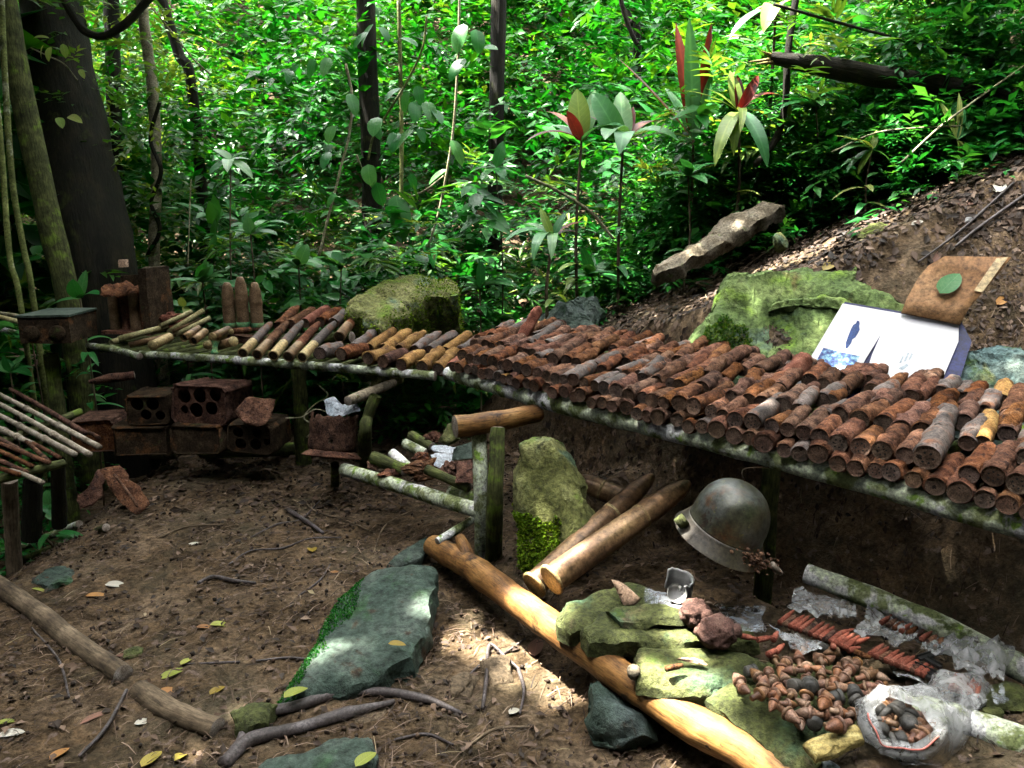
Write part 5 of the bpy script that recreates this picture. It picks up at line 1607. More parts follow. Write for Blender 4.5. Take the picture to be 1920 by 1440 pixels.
Vt = [on_card(1868, 484, .85, 3.9), on_card(1890, 482, 1, 4.0), on_card(1842, 548, 1, 2), on_card(1826, 545, .85, 2)]
mk("tape_strip", Vt, [(0, 1, 2, 3)], "tape", card, False)
V, Fc = big_leaf(1.0, .62, 0.25, 8, .1, point=.8)
a = on_card(1762, 553, .4, 1.7); b = on_card(1800, 512, .5, 2.8)
lm = meshonly("green_leaf", V, Fc, "leaf_broad")
gl = ob("green_leaf", lm)
y = (b - a); Lg = y.length; y.normalize(); x = y.cross(NCd).normalized(); z = x.cross(y)
M = Matrix((x, y, z)).transposed().to_4x4(); M.translation = a + z * .012
gl.matrix_world = M @ Matrix.Diagonal((Lg, Lg, Lg, 1))
tag(gl, "glossy green oval leaf lying on the brown cardboard", "leaf")
# ================================================================== POLE, HELMET, CASES
log("orange_pole", "thick orange-brown barked pole slanting across the foreground", "pole", [P(812, 1022, 3.42), P(900, 1075, 3.05), P(1000, 1150, 2.72), P(1120, 1235, 2.42), P(1210, 1300, 2.26), P(1330, 1372, 2.1), P(1420, 1420, 2.0), P(1500, 1480, 1.9)],
    [.048, .056, .052, .052, .050, .053, .055, .052], "orange_bark", seed=2, seg=20, n=90, wob=.11)
pole = bpy.data.objects["orange_pole"]
V, Fc = tube([P(880, 1062, 3.10), P(872, 1030, 3.20), P(862, 1008, 3.26)], [.034, .03, .022], 10, 8, .15, 3, caps=True)
mk("branch_stub", V, Fc, "orange_bark", pole)
V, Fc = tube([P(1190, 1262, 2.24), P(1187, 1257, 2.21)], [.022, .018], 10, 4, .1, 3, caps=True)
mk("knot", V, Fc, "grey_wood", pole)
log("lichen_stick", "short yellow lichen stick crossing the pole's upper end", "stick", [P(820, 1016, 3.3), P(852, 996, 3.36), P(886, 974, 3.45)], [.018, .019, .017], "lichen_log", seed=5, n=16)
log("pole_log", "pale log at the bottom right behind the plastic bag", "log", [Z(1680, 1325, .26), Z(1800, 1350, .25), Z(1960, 1412, .24)], [.045, .04, .045], "lichen_log", seed=6, wob=.15)
log("terrace_log", "green lichen log at the back of the small-finds terrace", "log", [P(1512, 1075, 2.62), P(1620, 1115, 2.5), P(1760, 1175, 2.35), P(1960, 1275, 2.15)], [.035, .036, .038, .038], "lichen_log", seed=7, wob=.14)

# helmet
hc = P(1364, 982, 2.42)
prof = []
for k in range(13):
    a = k / 12 * math.pi / 2
    prof.append((0.124 * math.sin(a) ** 0.85 if k else 0.001, 0.150 * math.cos(a) ** 0.85 if k < 12 else 0.0))
prof = prof[::-1]
brim = [(0.160, -0.062), (0.158, -0.059), (0.147, -0.044), (0.135, -0.026), (0.1263, -0.009)]
V, Fc = lathe([(0.1265, -0.009)] + prof, 40, 0.012, 3, 12, capb=False, capt=True, sub=2)
hel = mk("helmet_bowl", V, Fc, "steel_helmet")
brm = mk("brim", *lathe(brim, 40, 0.012, 3, 12, capb=False, capt=False, sub=3), "helmet_brim", hel)
s_ = brm.modifiers.new("thickness", 'SOLIDIFY'); s_.thickness = 0.003; s_.offset = -1
sd = hel.modifiers.new("thickness", 'SOLIDIFY'); sd.thickness = 0.003; sd.offset = -1
hel.name = "helmet"
hel.matrix_world = Matrix.Translation(hc) @ Matrix.Rotation(math.radians(19), 4, 'Y') @ Matrix.Rotation(math.radians(8), 4, 'X') @ Matrix.Diagonal((0.95, 1.05, .95, 1))
tag(hel, "dull steel helmet with flared rusty brim under the long table", "helmet")
rr = random.Random(3)
def crust(parent, centre, n, spread, seed, size=(0.006, 0.016), mat="rust", name="rust_crust"):
    bm = bmesh.new()
    r_ = random.Random(seed)
    for k in range(n):
        d = Vector((r_.gauss(0, spread[0]), r_.gauss(0, spread[1]), r_.gauss(0, spread[2])))
        s = r_.uniform(*size)
        res = bmesh.ops.create_icosphere(bm, subdivisions=1, radius=s)
        for v in res["verts"]:
            v.co = Vector((v.co.x, v.co.y, v.co.z * .7)) * r_.uniform(.7, 1.3) + centre + d
    me = bpy.data.meshes.new(name); bm.to_mesh(me); bm.free()
    me.materials.append(MATS[mat])
    o = ob(name, me, parent)
    o["kind"] = "stuff"
    return o
crust(hel, Vector((0.070, -0.118, -0.030)), 170, (.040, .012, .012), 4, (.003, .008))
V, Fc = tube([hc + Vector((.10, -.13, -.075)), hc + Vector((.12, -.13, -.095)), hc + Vector((.135, -.12, -.11))], [.010, .009, .007], 7, 6, .2, 1, caps=True)
o = mk("strap_end", V, Fc, "cut_wood"); o.parent = hel; o.matrix_parent_inverse = hel.matrix_basis.inverted()
V, Fc = tube([hc + Vector((-.165, -.03, .01)), hc + Vector((-.14, -.03, .03))], [.018, .02], 7, 4, .3, 2, caps=True)
o = mk("strap_lug", V, Fc, "slate_olive"); o.parent = hel; o.matrix_parent_inverse = hel.matrix_basis.inverted()
sL = (hc.x - TL.x) * TD.x + (hc.y - TL.y) * TD.y
lp = TL + TD * sL
V, Fc = tube([hc + Vector((.045, 0, .14)), hc + Vector((.05, .03, .17)), Vector((lp.x + .02, lp.y, TZ - .03))], .0018, 5, 8, 0, 1, caps=True)
o = mk("hanging_wire", V, Fc, "dark_iron"); o.parent = hel; o.matrix_parent_inverse = hel.matrix_basis.inverted()

# big brass rounds leaning under the table
def big_round(name, label, A, B, r):
    d = B - A
    L = d.length
    t = thing(name, label, "cased round", A, "large brass rounds under the long table")
    t.matrix_world = axis_matrix(A, d, .3)
    c = L * .62
    mk("case", *lathe([(r * .98, .012), (r, .02), (r * .99, c * .5), (r * .97, c * .85), (r * .93, c)], 28, .006, 1, 8, capb=False, capt=False, sub=3), "brass_brown", t)
    mk("rim", *lathe([(0.001, -.002), (r * 1.0, -.002), (r * 1.16, 0), (r * 1.18, .006), (r * 1.14, .012), (r * .97, .013)], 28, 0, 1, capb=False, capt=False), "brass_dull", t)
    mk("driving_band", *lathe([(r * .93, c), (r * .97, c + .003), (r * .97, c + .010), (r * .92, c + .013)], 28, 0, 1, capb=False, capt=False), "brass_dull", t)
    mk("projectile", *lathe([(r * .92, c + .013), (r * .92, L * .74), (r * .86, L * .83), (r * .68, L * .92), (r * .45, L * .98), (r * .25, L)], 28, .012, 2, 20, capb=False, capt=True, sub=3), "brass_brown", t)
    return t
big_round("large_round", "large brass round with a wide rim, front one of the pair", P(1032, 1088, 2.70), P(1292, 905, 3.02), .050)
big_round("large_round", "large brass round, rear one of the leaning pair", P(1000, 1098, 2.84), P(1224, 892, 3.22), .047)
big_round("stray_round", "orange-brown round lying behind the leaning brass pair", P(1215, 956, 3.30), P(1082, 898, 3.42), .05)

# ================================================================== BOXES ON THE LOWER SHELF
def holed_box(name, label, px0, py0, px1, py1, t, depth, holes, rot=0.0, mat="rust", jag=0.008, seed=0, round_=0.2, tilt=0.0):
    """box with a perforated front plate; holes in photo pixels"""
    c = P((px0 + px1) / 2, (py0 + py1) / 2, t)
    sc = t / F
    w, h = (px1 - px0) * sc, (py1 - py0) * sc
    root = thing(name, label, "box", c)
    root.rotation_euler = (tilt, 0, rot)
    rr = random.Random(seed)
    # outline (rounded rectangle, ragged)
    out = []
    rad = round_ * min(w, h)
    for (sx, sy, a0) in ((1, 1, 0), (-1, 1, 90), (-1, -1, 180), (1, -1, 270)):
        for k in range(6):
            a = math.radians(a0 + k * 18)
            out.append((sx * (w / 2 - rad) + math.cos(a) * rad + rr.uniform(-1, 1) * jag, sy * (h / 2 - rad) + math.sin(a) * rad + rr.uniform(-1, 1) * jag))
    # sides: tube shell from the outline going back
    V, Fc = [], []
    n = len(out)
    ss = [1.0, 1.0, 1.02, 0.97]
    for q, (yy, k) in enumerate(((-0.004, 1.0), (depth * .3, 1.03), (depth * .7, 1.0), (depth, .97))):
        for (x, z) in out:
            p = Vector((x * k, yy, z * k))
            nv = mnoise.noise_vector(p * 16 + Vector((seed, 0, 0)))
            V.append(p + nv * .010 * (0.5 if q == 0 else 1))
    for q in range(3):
        for j in range(n):
            a = q * n + j; b = q * n + (j + 1) % n
            Fc.append((b, a, a + n, b + n))
    Fc.append(tuple(range(3 * n, 4 * n)))
    sh = mk("box_shell", V, Fc, mat, root)
    s2 = sh.modifiers.new("thickness", 'SOLIDIFY'); s2.thickness = .006; s2.offset = -1
    # front plate, set back a little
    bm = bmesh.new()
    def loop(pts):
        vs = [bm.verts.new((x, 0.012, z)) for x, z in pts]
        return [bm.edges.new((vs[i], vs[(i + 1) % len(vs)])) for i in range(len(vs))]
    E = loop([(x * .965, z * .965) for x, z in out])
    for (hx, hy, hr) in holes:
        cx, cy = (hx - (px0 + px1) / 2) * sc, -(hy - (py0 + py1) / 2) * sc
        rm = hr * sc
        cx = max(-w / 2 + rm + .012, min(w / 2 - rm - .012, cx)); cy = max(-h / 2 + rm + .012, min(h / 2 - rm - .012, cy))
        E += loop([(cx + math.cos(-a * math.pi / 10) * rm, cy + math.sin(-a * math.pi / 10) * rm) for a in range(20)])
    if holes:
        bmesh.ops.triangle_fill(bm, edges=E, use_beauty=True, use_dissolve=False)
    else:
        bmesh.ops.triangle_fill(bm, edges=E, use_beauty=True)
    bmesh.ops.recalc_face_normals(bm, faces=bm.faces[:])
    me = bpy.data.meshes.new("front_plate"); bm.to_mesh(me); bm.free()
    me.materials.append(MATS[mat])
    o = ob("front_plate", me, root)
    s3 = o.modifiers.new("thickness", 'SOLIDIFY'); s3.thickness = .008; s3.offset = 0
    return root
holed_box("perforated_box", "rusty box with five large round holes, highest on the lower shelf", 316, 722, 430, 797, 4.42, .30,
          [(341, 744, 14), (374, 742, 14), (407, 739, 13), (340, 770, 8), (365, 770, 14), (397, 765, 13)], rot=-.22, seed=1, tilt=-.05)
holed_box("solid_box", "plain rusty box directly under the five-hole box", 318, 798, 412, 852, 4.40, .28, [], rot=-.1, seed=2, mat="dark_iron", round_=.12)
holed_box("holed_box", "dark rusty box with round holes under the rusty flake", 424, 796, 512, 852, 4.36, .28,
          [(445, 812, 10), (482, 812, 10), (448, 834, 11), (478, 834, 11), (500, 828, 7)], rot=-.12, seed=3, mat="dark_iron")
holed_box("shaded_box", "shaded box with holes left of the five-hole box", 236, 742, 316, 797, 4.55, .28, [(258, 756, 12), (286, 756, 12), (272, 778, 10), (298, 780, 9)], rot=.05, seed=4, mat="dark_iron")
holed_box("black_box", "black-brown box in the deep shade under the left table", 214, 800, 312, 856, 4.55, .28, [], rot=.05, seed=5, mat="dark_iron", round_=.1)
holed_box("red_dark_box", "dark reddish box at the lower shelf's left end", 136, 788, 212, 850, 4.6, .28, [], rot=.15, seed=6, mat="rust", round_=.12)
pix_slab("rusty_flake", "torn rusty metal flake covering the dark holed box", [(442, 768), (462, 742), (514, 746), (510, 772), (500, 792), (478, 796), (452, 790)], P(478, 770, 4.3), (-.05, -.8, .6), .02, "rust", "metal scrap", seed=7, amp=.006, cuts=4)
log("rusty_fragment", "long rusty fragment lying on top of the shaded boxes", "metal scrap", [P(168, 716, 4.6), P(205, 710, 4.6), P(252, 704, 4.65)], [.012, .03, .022], "rust", seed=8, wob=.3)
# rusty drum fragment with rag on it
def shell_frag(name, label, c, r, h, a0, a1, mat, rot, cat="metal scrap", seed=0, flare=0.0):
    V, Fc = [], []
    nA, nZ = 22, 8
    rr = random.Random(seed)
    for i in range(nZ + 1):
        for j in range(nA + 1):
            a = a0 + (a1 - a0) * j / nA
            u = i / nZ
            rad = r * (1 + flare * (1 - u)) * (1 + .05 * mnoise.noise(Vector((a * 2, u * 3, seed))))
            top = h * u * (1 + .12 * mnoise.noise(Vector((a * 4, 9, seed)))) if i == nZ else h * u
            V.append(Vector((math.cos(a) * rad, math.sin(a) * rad, top)))
    for i in range(nZ):
        for j in range(nA):
            if mnoise.noise(Vector((j * .5, i * .8, seed * 3.3))) > .55: continue
            a = i * (nA + 1) + j
            Fc.append((a, a + 1, a + nA + 2, a + nA + 1))
    o = mk(name, V, Fc, mat)
    s = o.modifiers.new("thickness", 'SOLIDIFY'); s.thickness = .006
    o.location = c; o.rotation_euler = rot
    return tag(o, label, cat)
shell_frag("drum_fragment", "rusty bowl-shaped drum fragment beside the green post", P(622, 842, 4.1), .125, .19, math.radians(170), math.radians(395), "rust", (-.15, .1, 0), seed=3)
pix_slab("crumpled_rag", "crumpled white paper scrap lying on the drum fragment", [(605, 748), (625, 742), (640, 758), (668, 752), (672, 768), (640, 776), (612, 776)], P(640, 764, 4.0), (-.1, -.7, .7), .008, "foil", "paper scrap", seed=9, amp=.012, cuts=4)
shell_frag("rusty_flakes", "flat rusty flakes heaped at the foot of the drum fragment", P(622, 856, 4.02), .12, .03, math.radians(180), math.radians(380), "rust", (-.3, .1, 0), seed=5, flare=.3)
vine("wiry_roots", "wiry dead rootlets hanging behind the drum fragment", [(598, 724), (615, 742), (588, 760), (570, 784), (592, 800), (575, 820)], 4.35, .004, "pale_bark", cat="rootlets", seed=31)
vine("rootlet", "pale rootlet curling left of the white scrap", [(535, 784), (565, 782), (590, 768), (612, 772)], 4.3, .003, "pale_bark", cat="rootlet", seed=32)
# debris on the low shelf
for k, (px, py, t_, s, mt, lab) in enumerate(((800, 880, 3.62, (.10, .07, .045), "rust", "big purple-rusty crumbled lump on the low shelf"), (845, 882, 3.55, (.06, .05, .04), "rust", "rusty lump right of the crumbled lump"),
                                              (790, 858, 3.7, (.04, .04, .03), "rust", "small rusty nugget above the crumbled lump"), (812, 822, 3.8, (.045, .04, .03), "rust", "rusty clump beside the pale boot-like fragment"), (732, 885, 3.75, (.07, .04, .015), "rust", "flat reddish scrap on the low shelf"),
                                              (700, 872, 3.86, (.05, .03, .02), "rust", "small reddish scrap at the green post's foot"))):
    boulder("rusty_lump", P(px, py, t_), s, mt, lab, "metal scrap", (0, 0, k), 60 + k, 4, .5, 4)
pix_slab("tin_scrap", "bluish triangular tin scrap on the low shelf", [(810, 850), (850, 848), (842, 878), (818, 876)], P(830, 862, 3.62), (-.1, -.6, .8), .006, "foil", "metal scrap", seed=61, amp=.006)
pix_slab("tin_strip", "thin pale tin strip behind the triangular scrap", [(806, 834), (858, 838), (852, 846), (812, 846)], P(830, 840, 3.72), (-.1, -.5, .85), .006, "foil", "metal scrap", seed=62, amp=.006)
pix_slab("leather_scrap", "grey-brown leathery scrap beneath the bearer", [(818, 822), (840, 790), (856, 792), (856, 822), (838, 830)], P(838, 812, 3.5), (-.3, -.8, .5), .03, "slate_olive", "scrap", seed=63, amp=.012)
pix_slab("brown_sheet", "brown rusted sheet behind the brown support post", [(858, 868), (888, 862), (888, 905), (862, 900)], P(872, 884, 3.42), (-.2, -.5, .8), .01, "rust", "metal scrap", seed=64, amp=.008)
pix_slab("grey_sheet", "grey stone-like sheet leaning by the posts", [(850, 838), (884, 826), (888, 858), (852, 862)], P(868, 846, 3.5), (-.3, -.7, .6), .01, "slate", "metal scrap", seed=65, amp=.006)

# ================================================================== THINGS ON THE LEFT TABLE
# dark crate with slate-like lid
cr = thing("dark_crate", "dark box with a greenish slate lid at the left table end", "crate", P(97, 640, 4.62))
cr.rotation_euler = (0, 0, math.radians(6))
boxmesh("crate_body", Vector((0, .12, .075)), .285, .38, .155, "dark_iron", cr, seed=1)
boxmesh("lid", Vector((0, .12, .160)), .30, .395, .012, "slate_top", cr, seed=2, amp=.003)
for s in (-1, 1):
    o = mk("round_end", *lathe([(.0, -.012), (.042, -.012), (.046, -.006), (.046, .03)], 18, .02, 3, 30, capb=False, capt=False), "dark_iron", cr)
    o.location = (s * .072, -.072, .06); o.rotation_euler = (math.radians(90), 0, 0)
    o.rotation_euler = (math.radians(-90), 0, 0)
# canister rack
ck = thing("canister_rack", "broken rusty box holding upright canisters", "rack", P(242, 622, 4.95))
ck.rotation_euler = (0, 0, math.radians(-14))
S_ = 4.95 / F
boxmesh("base_plate", Vector((.0, .08, -.005)), .36, .24, .02, "rust", ck, seed=3, amp=.008)
boxmesh("back_panel", Vector((0, .19, .17)), .36, .012, .36, "dark_iron", ck, seed=4, amp=.012, cuts=8)
boxmesh("side_panel", Vector((.165, .08, .20)), .06, .23, .42, "dark_iron", ck, seed=5, amp=.010, cuts=8)
for k, x in enumerate((-.145, -.065, .01, .085)):
    o = mk("canister", *lathe([(.0, 0), (.038, 0), (.038, .01), (.036, .02), (.036, .22), (.04, .235), (.04, .25), (.03, .262), (.0, .265)], 16, .03, k + 2, 30, capb=False, capt=False, sub=2), "rust" if k % 2 else "olive_shell", ck)
    o.location = (x, .06 + .01 * (k % 2), .005)
o = pix_slab("torn_lid", None, [(188, 540), (205, 530), (222, 540), (236, 522), (252, 534), (266, 530), (268, 545), (230, 548), (190, 552)], P(228, 540, 4.86), (0, -.6, .8), .02, "rust", None, seed=33, amp=.012, parent=None)
o.parent = ck; bpy.context.view_layer.update(); o.matrix_parent_inverse = ck.matrix_basis.inverted()
boulder("flaky_lump", P(322, 600, 5.0), (.10, .05, .06), "rust_red", "flaky red rusted lump behind the yellow tubes", "metal scrap", (0, 0, .2), 71, 4, .5, 4)
pix_slab("dry_leaf_chip", "tan dry leaf standing on the canister rack", [(221, 487), (234, 486), (236, 500), (226, 502)], P(229, 494, 4.95), (0, -.9, .3), .003, "pottery", "leaf", seed=34, amp=.002)
TUB = [((222, 636), (316, 612), .019, "yellow_tube", "longest yellow tube at the front of the bundle"), ((315, 624), (382, 582), .017, "yellow_tube", "yellow tube pointing up right at the top of the bundle"),
       ((300, 612), (360, 584), .015, "yellow_tube", "pale yellow tube at the back of the bundle"), ((242, 647), (330, 626), .017, "brass_brown", "brown tube under the longest yellow tube"),
       ((330, 628), (394, 596), .016, "yellow_tube", "yellow-brown tube at the right of the bundle"), ((322, 622), (374, 598), .013, "brass_brown", "thin brown tube between yellow tubes"),
       ((208, 642), (240, 632), .017, "yellow_tube", "short pale tube end at the bundle's left")]
def open_tube(name, label, A, B, r, mat, group, cat="tube"):
    d = B - A; L = d.length
    V, Fc = lathe([(r * .88, L * .98), (r * .88, .002), (r, 0), (r, L * .5), (r * .97, L)], 14, .02, int(L * 1000) % 17, 30, capb=False, capt=False)
    o = mk(name, V, Fc, mat)
    o.matrix_world = axis_matrix(A, d)
    inner = mk("bottom", *lathe([(0.001, .03), (r * .9, .03)], 14, 0, 1, capb=False, capt=False), "dark_plastic", o)  # dark disc set inside the mouth stands in for the shade there
    return tag(o, label, cat, group)
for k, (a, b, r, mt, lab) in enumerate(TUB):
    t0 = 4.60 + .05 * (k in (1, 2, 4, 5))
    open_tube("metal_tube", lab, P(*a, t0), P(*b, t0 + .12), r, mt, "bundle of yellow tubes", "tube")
CS = [((286, 648), (318, 632), .028, "brass_dull", "case lying with its round pinkish head facing forward", True), ((344, 634), (372, 616), .022, "brass_brown", "hollow dark-mouthed case left of another hollow case", False), ((362, 640), (384, 622), .024, "brass_brown", "hollow dark-mouthed case in the middle of the heap", False),
      ((388, 648), (420, 628), .024, "brass_dull", "pale case lying behind the broken green bottle neck", True), ((438, 640), (404, 650), .027, "brass_brown", "broad case lying sideways in the case heap", True), ((398, 632), (428, 618), .024, "brass_brown", "brown case at the back of the case heap", True),
      ((432, 622), (468, 618), .018, "rust", "rusty case under the upright shells' plinth", True)]
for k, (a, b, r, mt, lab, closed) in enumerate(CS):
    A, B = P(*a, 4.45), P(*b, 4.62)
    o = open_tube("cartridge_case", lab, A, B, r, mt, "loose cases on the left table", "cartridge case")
    if closed:
        mk("case_head", *lathe([(.001, -.001), (r * 1.05, -.001), (r * 1.12, .002), (r * 1.05, .006)], 16, 0, 1, capb=False, capt=False), "brass_dull", o)
o = mk("green_bottle_neck", *lathe([(.016, 0), (.020, .004), (.020, .014), (.014, .02), (.015, .05), (.024, .075)], 14, .05, 3, 40, capb=False, capt=False), "green_band")
o.matrix_world = axis_matrix(P(402, 664, 4.35), (.1, .2, 1))
tag(o, "small broken green neck standing at the table edge", "bottle neck")

# ================================================================== ROD RACK AT LEFT EDGE
RB = []
rods = [((-30, 724), (186, 838)), ((-30, 742), (168, 852)), ((-30, 764), (140, 852)), ((20, 730), (160, 812)), ((-30, 790), (60, 832)), ((40, 822), (112, 858)), ((50, 828), (92, 866)), ((-30, 808), (70, 862)), ((-30, 832), (60, 874)), ((-30, 822), (92, 868)), ((-30, 850), (50, 886)), ((20, 882), (80, 905)), ((-30, 868), (36, 890)), ((168, 812), (186, 822))]
rt = [("pale rod, topmost on the rack"), ("pale jointed rod, second from the top on the rack"), ("long pale rod with a rusty tip on the rack"), ("brown rod behind the pale rods"), ("grey rod ending short in the rack's middle"), ("short rusty rod piece in the rack's middle"),
      ("bent rusty rod piece beside the short piece"), ("rusty rod low in the rack"), ("rusty rod, third from the bottom of the rack"), ("brown rod crossing below the short pieces"), ("rusty rod at the rack's lower left"), ("thin rod end poking out at the rack's bottom"), ("dark rusty rod at the very bottom of the rack"), ("short rod stub at the rack's right end")]
for k, ((a, b), lab) in enumerate(zip(rods, rt)):
    z = .50 - .004 * (k % 3)
    A, B = Z(*a, z), Z(*b, z)
    mid = A.lerp(B, .5) + Vector((0, 0, .004 * (k % 2)))
    V, Fc = tube([A, mid, B], [.0135 if k < 5 else .010] * 3, 9, 18, .14, k, caps=True, nscale=30)
    o = mk("metal_rod", V, Fc, "rod_metal" if k in (0, 1, 2, 4, 11) else "rust")
    tag(o, lab, "rod", "rods on the left rack")
    if k in (0, 1, 2, 4):
        for q in (.45, .72):
            c = A.lerp(B, q); d = (B - A).normalized()
            V, Fc = tube([c - d * .02, c + d * .02], [.018, .018], 9, 3, .08, k, caps=True)
            mk("joint", V, Fc, "rod_metal", o)
for k, (a, b) in enumerate((((-30, 842), (150, 772)), ((-30, 905), (120, 868)))):
    log("rack_bearer", ["mossy bearer under the rods' far end", "mossy bearer under the rods' near end"][k], "log", [Z(*a, .465), Z(*b, .465)], [.02, .02], "moss_bark", seed=80 + k)
log("rack_post", "brown post in front of the rod rack", "post", [T(26, 1075, -.06), P(22, 985, 3.42), P(18, 900, 3.32)], [.034, .032, .03], "brown_stick", seed=82, ends=(0, 1))
log("dark_rack_post", "dark post behind the brown rack post", "post", [P(58, 1010, 3.7), P(62, 900, 3.6)], [.045, .04], "dark_bark", seed=83, ends=(0, 0))
log("rack_end_post", "dark post at the rack's right end", "post", [P(112, 985, 3.7), P(108, 862, 3.5)], [.035, .03], "dark_bark", seed=84, ends=(0, 0))
for k, (a, b, mt, lab) in enumerate((((-20, 1060), (150, 992), "lichen_log", "mossy pole lying at the left edge of the dirt, rear one"), ((36, 1062), (200, 1000), "moss_bark", "mossy pole lying at the left edge of the dirt, front one"), ((-20, 1040), (30, 1030), "pale_bark", "pale stick end behind the rack post"))):
    log("edge_pole", lab, "pole", [T(*a, .03), T(*b, .03)], [.022, .02], mt, seed=85 + k)
# rusty bent plates
NRp = Vector((.25, -.75, .6)).normalized()
rp = pix_slab("rusty_plate", "red-brown rusty ribbed plate leaning under the left table", [(186, 878), (215, 872), (238, 884), (282, 944), (252, 966), (234, 950), (206, 908), (198, 896)], P(235, 915, 4.05), NRp, .012, "rust", "metal scrap", seed=90, amp=.006, cuts=5)
V, Fc = tube([P(214, 890, 4.02), P(238, 920, 4.0), P(258, 950, 3.97)], [.007, .007], 7, 10, .2, 2, caps=True)
mk("rib", V, Fc, "rust", rp)
pix_slab("torn_plate", "torn rusty plate behind the ribbed plate", [(140, 932), (166, 912), (180, 880), (196, 880), (196, 930), (168, 950), (150, 952)], P(172, 918, 4.12), (.1, -.8, .6), .012, "rust", "metal scrap", seed=91, amp=.012, cuts=5)

# ================================================================== GROUND RAIL AND ROOTS
log("ground_rail", "brown ground rail log at the lower left, upper length", "log", [Z(-60, 1055, .03), T(60, 1150, .02), T(150, 1220, .02), T(232, 1275, .02)], [.036, .037, .036, .034], "brown_stick", seed=92, wob=.1)
log("ground_rail", "half-buried ground rail log at the lower left, lower length", "log", [T(262, 1300, .008), T(330, 1340, .008), T(408, 1372, .01)], [.036, .034, .03], "brown_stick", seed=93, wob=.1)
def ground_vine(name, label, pix, r, mat="root_dark", up=.012, cat="root", seed=0, n=40):
    pts = [T(px, py, up) for px, py in pix]
    V, Fc = tube(pts, r, 8, n, .2, seed, caps=True)
    return tag(mk(name, V, Fc, mat), label, cat)
ground_vine("surface_root", "thick grey root crossing below the slate slab", [(440, 1420), (480, 1352), (560, 1330), (640, 1306), (720, 1304), (800, 1318), (866, 1344)], [.012, .018, .018, .016, .016, .014, .006], seed=1)
ground_vine("surface_root", "brown-grey root running parallel under the thick grey root", [(420, 1440), (470, 1395), (560, 1372), (650, 1345), (740, 1322)], [.022, .024, .022, .02, .008], seed=2)
ground_vine("surface_root", "root curling along the slate slab's lower right edge", [(640, 1298), (690, 1262), (720, 1242), (760, 1232), (785, 1240)], [.008, .012, .012, .012, .006], seed=3)
ground_vine("surface_root", "short dark root at the slate slab's right edge", [(800, 1118), (812, 1150), (808, 1180), (792, 1215)], [.012, .014, .012, .008], seed=4)
ground_vine("surface_root", "thin root climbing beside the tan stone", [(905, 1335), (912, 1280), (918, 1215), (950, 1240), (975, 1262)], [.006, .007, .007, .006, .004], seed=5)
ground_vine("surface_root", "thin dark root near the middle of the dirt", [(372, 1098), (400, 1086), (440, 1094), (480, 1098)], [.008, .009, .008, .006], seed=6)
ground_vine("surface_root", "dark rootlets fanning from the lower shelf", [(540, 960), (580, 985), (606, 1004)], [.012, .012, .008], seed=7)
ground_vine("surface_root", "thin root at the bottom left below the rail", [(150, 1425), (200, 1370), (238, 1300)], [.006, .007, .005], seed=8)
ground_vine("surface_root", "root hooking down at the lower middle", [(972, 1260), (982, 1300), (975, 1345)], [.006, .006, .004], seed=9)
ground_vine("bank_twig", "long dark twig slanting on the right bank", [(1790, 470), (1840, 430), (1925, 370)], [.006, .008, .008], up=.02, cat="twig", seed=10)
ground_vine("bank_twig", "dark twig parallel to the long twig on the bank", [(1720, 500), (1800, 440), (1900, 350)], [.005, .006, .006], up=.02, cat="twig", seed=11)
ground_vine("bank_twig", "brown twig lying across the boulder top", [(1380, 520), (1450, 470), (1520, 445), (1600, 410)], [.004, .005, .004], up=.02, mat="brown_stick", cat="twig", seed=12)
vine("bare_sapling", "bare stem leaning over the bank at right", [(1690, 305, 4.2), (1760, 240, 4.25), (1840, 180, 4.3), (1925, 120, 4.3)], 4.2, .006, "pale_bark", cat="stem", seed=33)
vine("curved_bank_stem", "pale stem arching low over the right bank", [(1560, 285, 4.4), (1640, 250, 4.35), (1720, 240, 4.3), (1800, 236, 4.3)], 4.3, .005, "pale_bark", cat="stem", seed=34)


# a net of thin roots across the trodden dirt
ROOTS = [([(560, 930), (590, 960), (640, 975), (700, 1000)], "thin root snaking below the low debris shelf"), ([(470, 1010), (520, 985), (565, 975), (600, 940)], "thin root curving towards the lower log"),
         ([(430, 1060), (470, 1035), (530, 1030), (580, 1012), (640, 1010)], "long thin root across the middle of the dirt"), ([(300, 1010), (350, 990), (420, 985)], "pale thin root in the upper dirt"),
         ([(480, 1242), (540, 1236), (600, 1240), (650, 1230)], "straight thin root left of the slate slab"), ([(345, 1248), (400, 1246), (450, 1244)], "straw-thin twig in the left dirt"),
         ([(700, 1040), (720, 990), (760, 965), (800, 950)], "thin root rising to the posts"), ([(860, 1290), (900, 1250), (935, 1235), (985, 1200)], "thin twig crossing the sunlit dirt"),
         ([(60, 1180), (110, 1240), (130, 1310)], "thin twig left of the ground rail"), ([(880, 1400), (930, 1370), (1000, 1366)], "thin root at the bottom centre"),
         ([(740, 1390), (800, 1380), (850, 1400)], "thin dark twig at the bottom right of the grey slab"), ([(560, 1120), (600, 1090), (620, 1060)], "short twig left of the slate slab's top")]
for k, (pix, lab) in enumerate(ROOTS):
    ground_vine("thin_root", lab, pix, [.0035, .0048, .0035], up=.006, seed=40 + k, n=24, mat="root_dark" if k % 3 else "brown_stick")

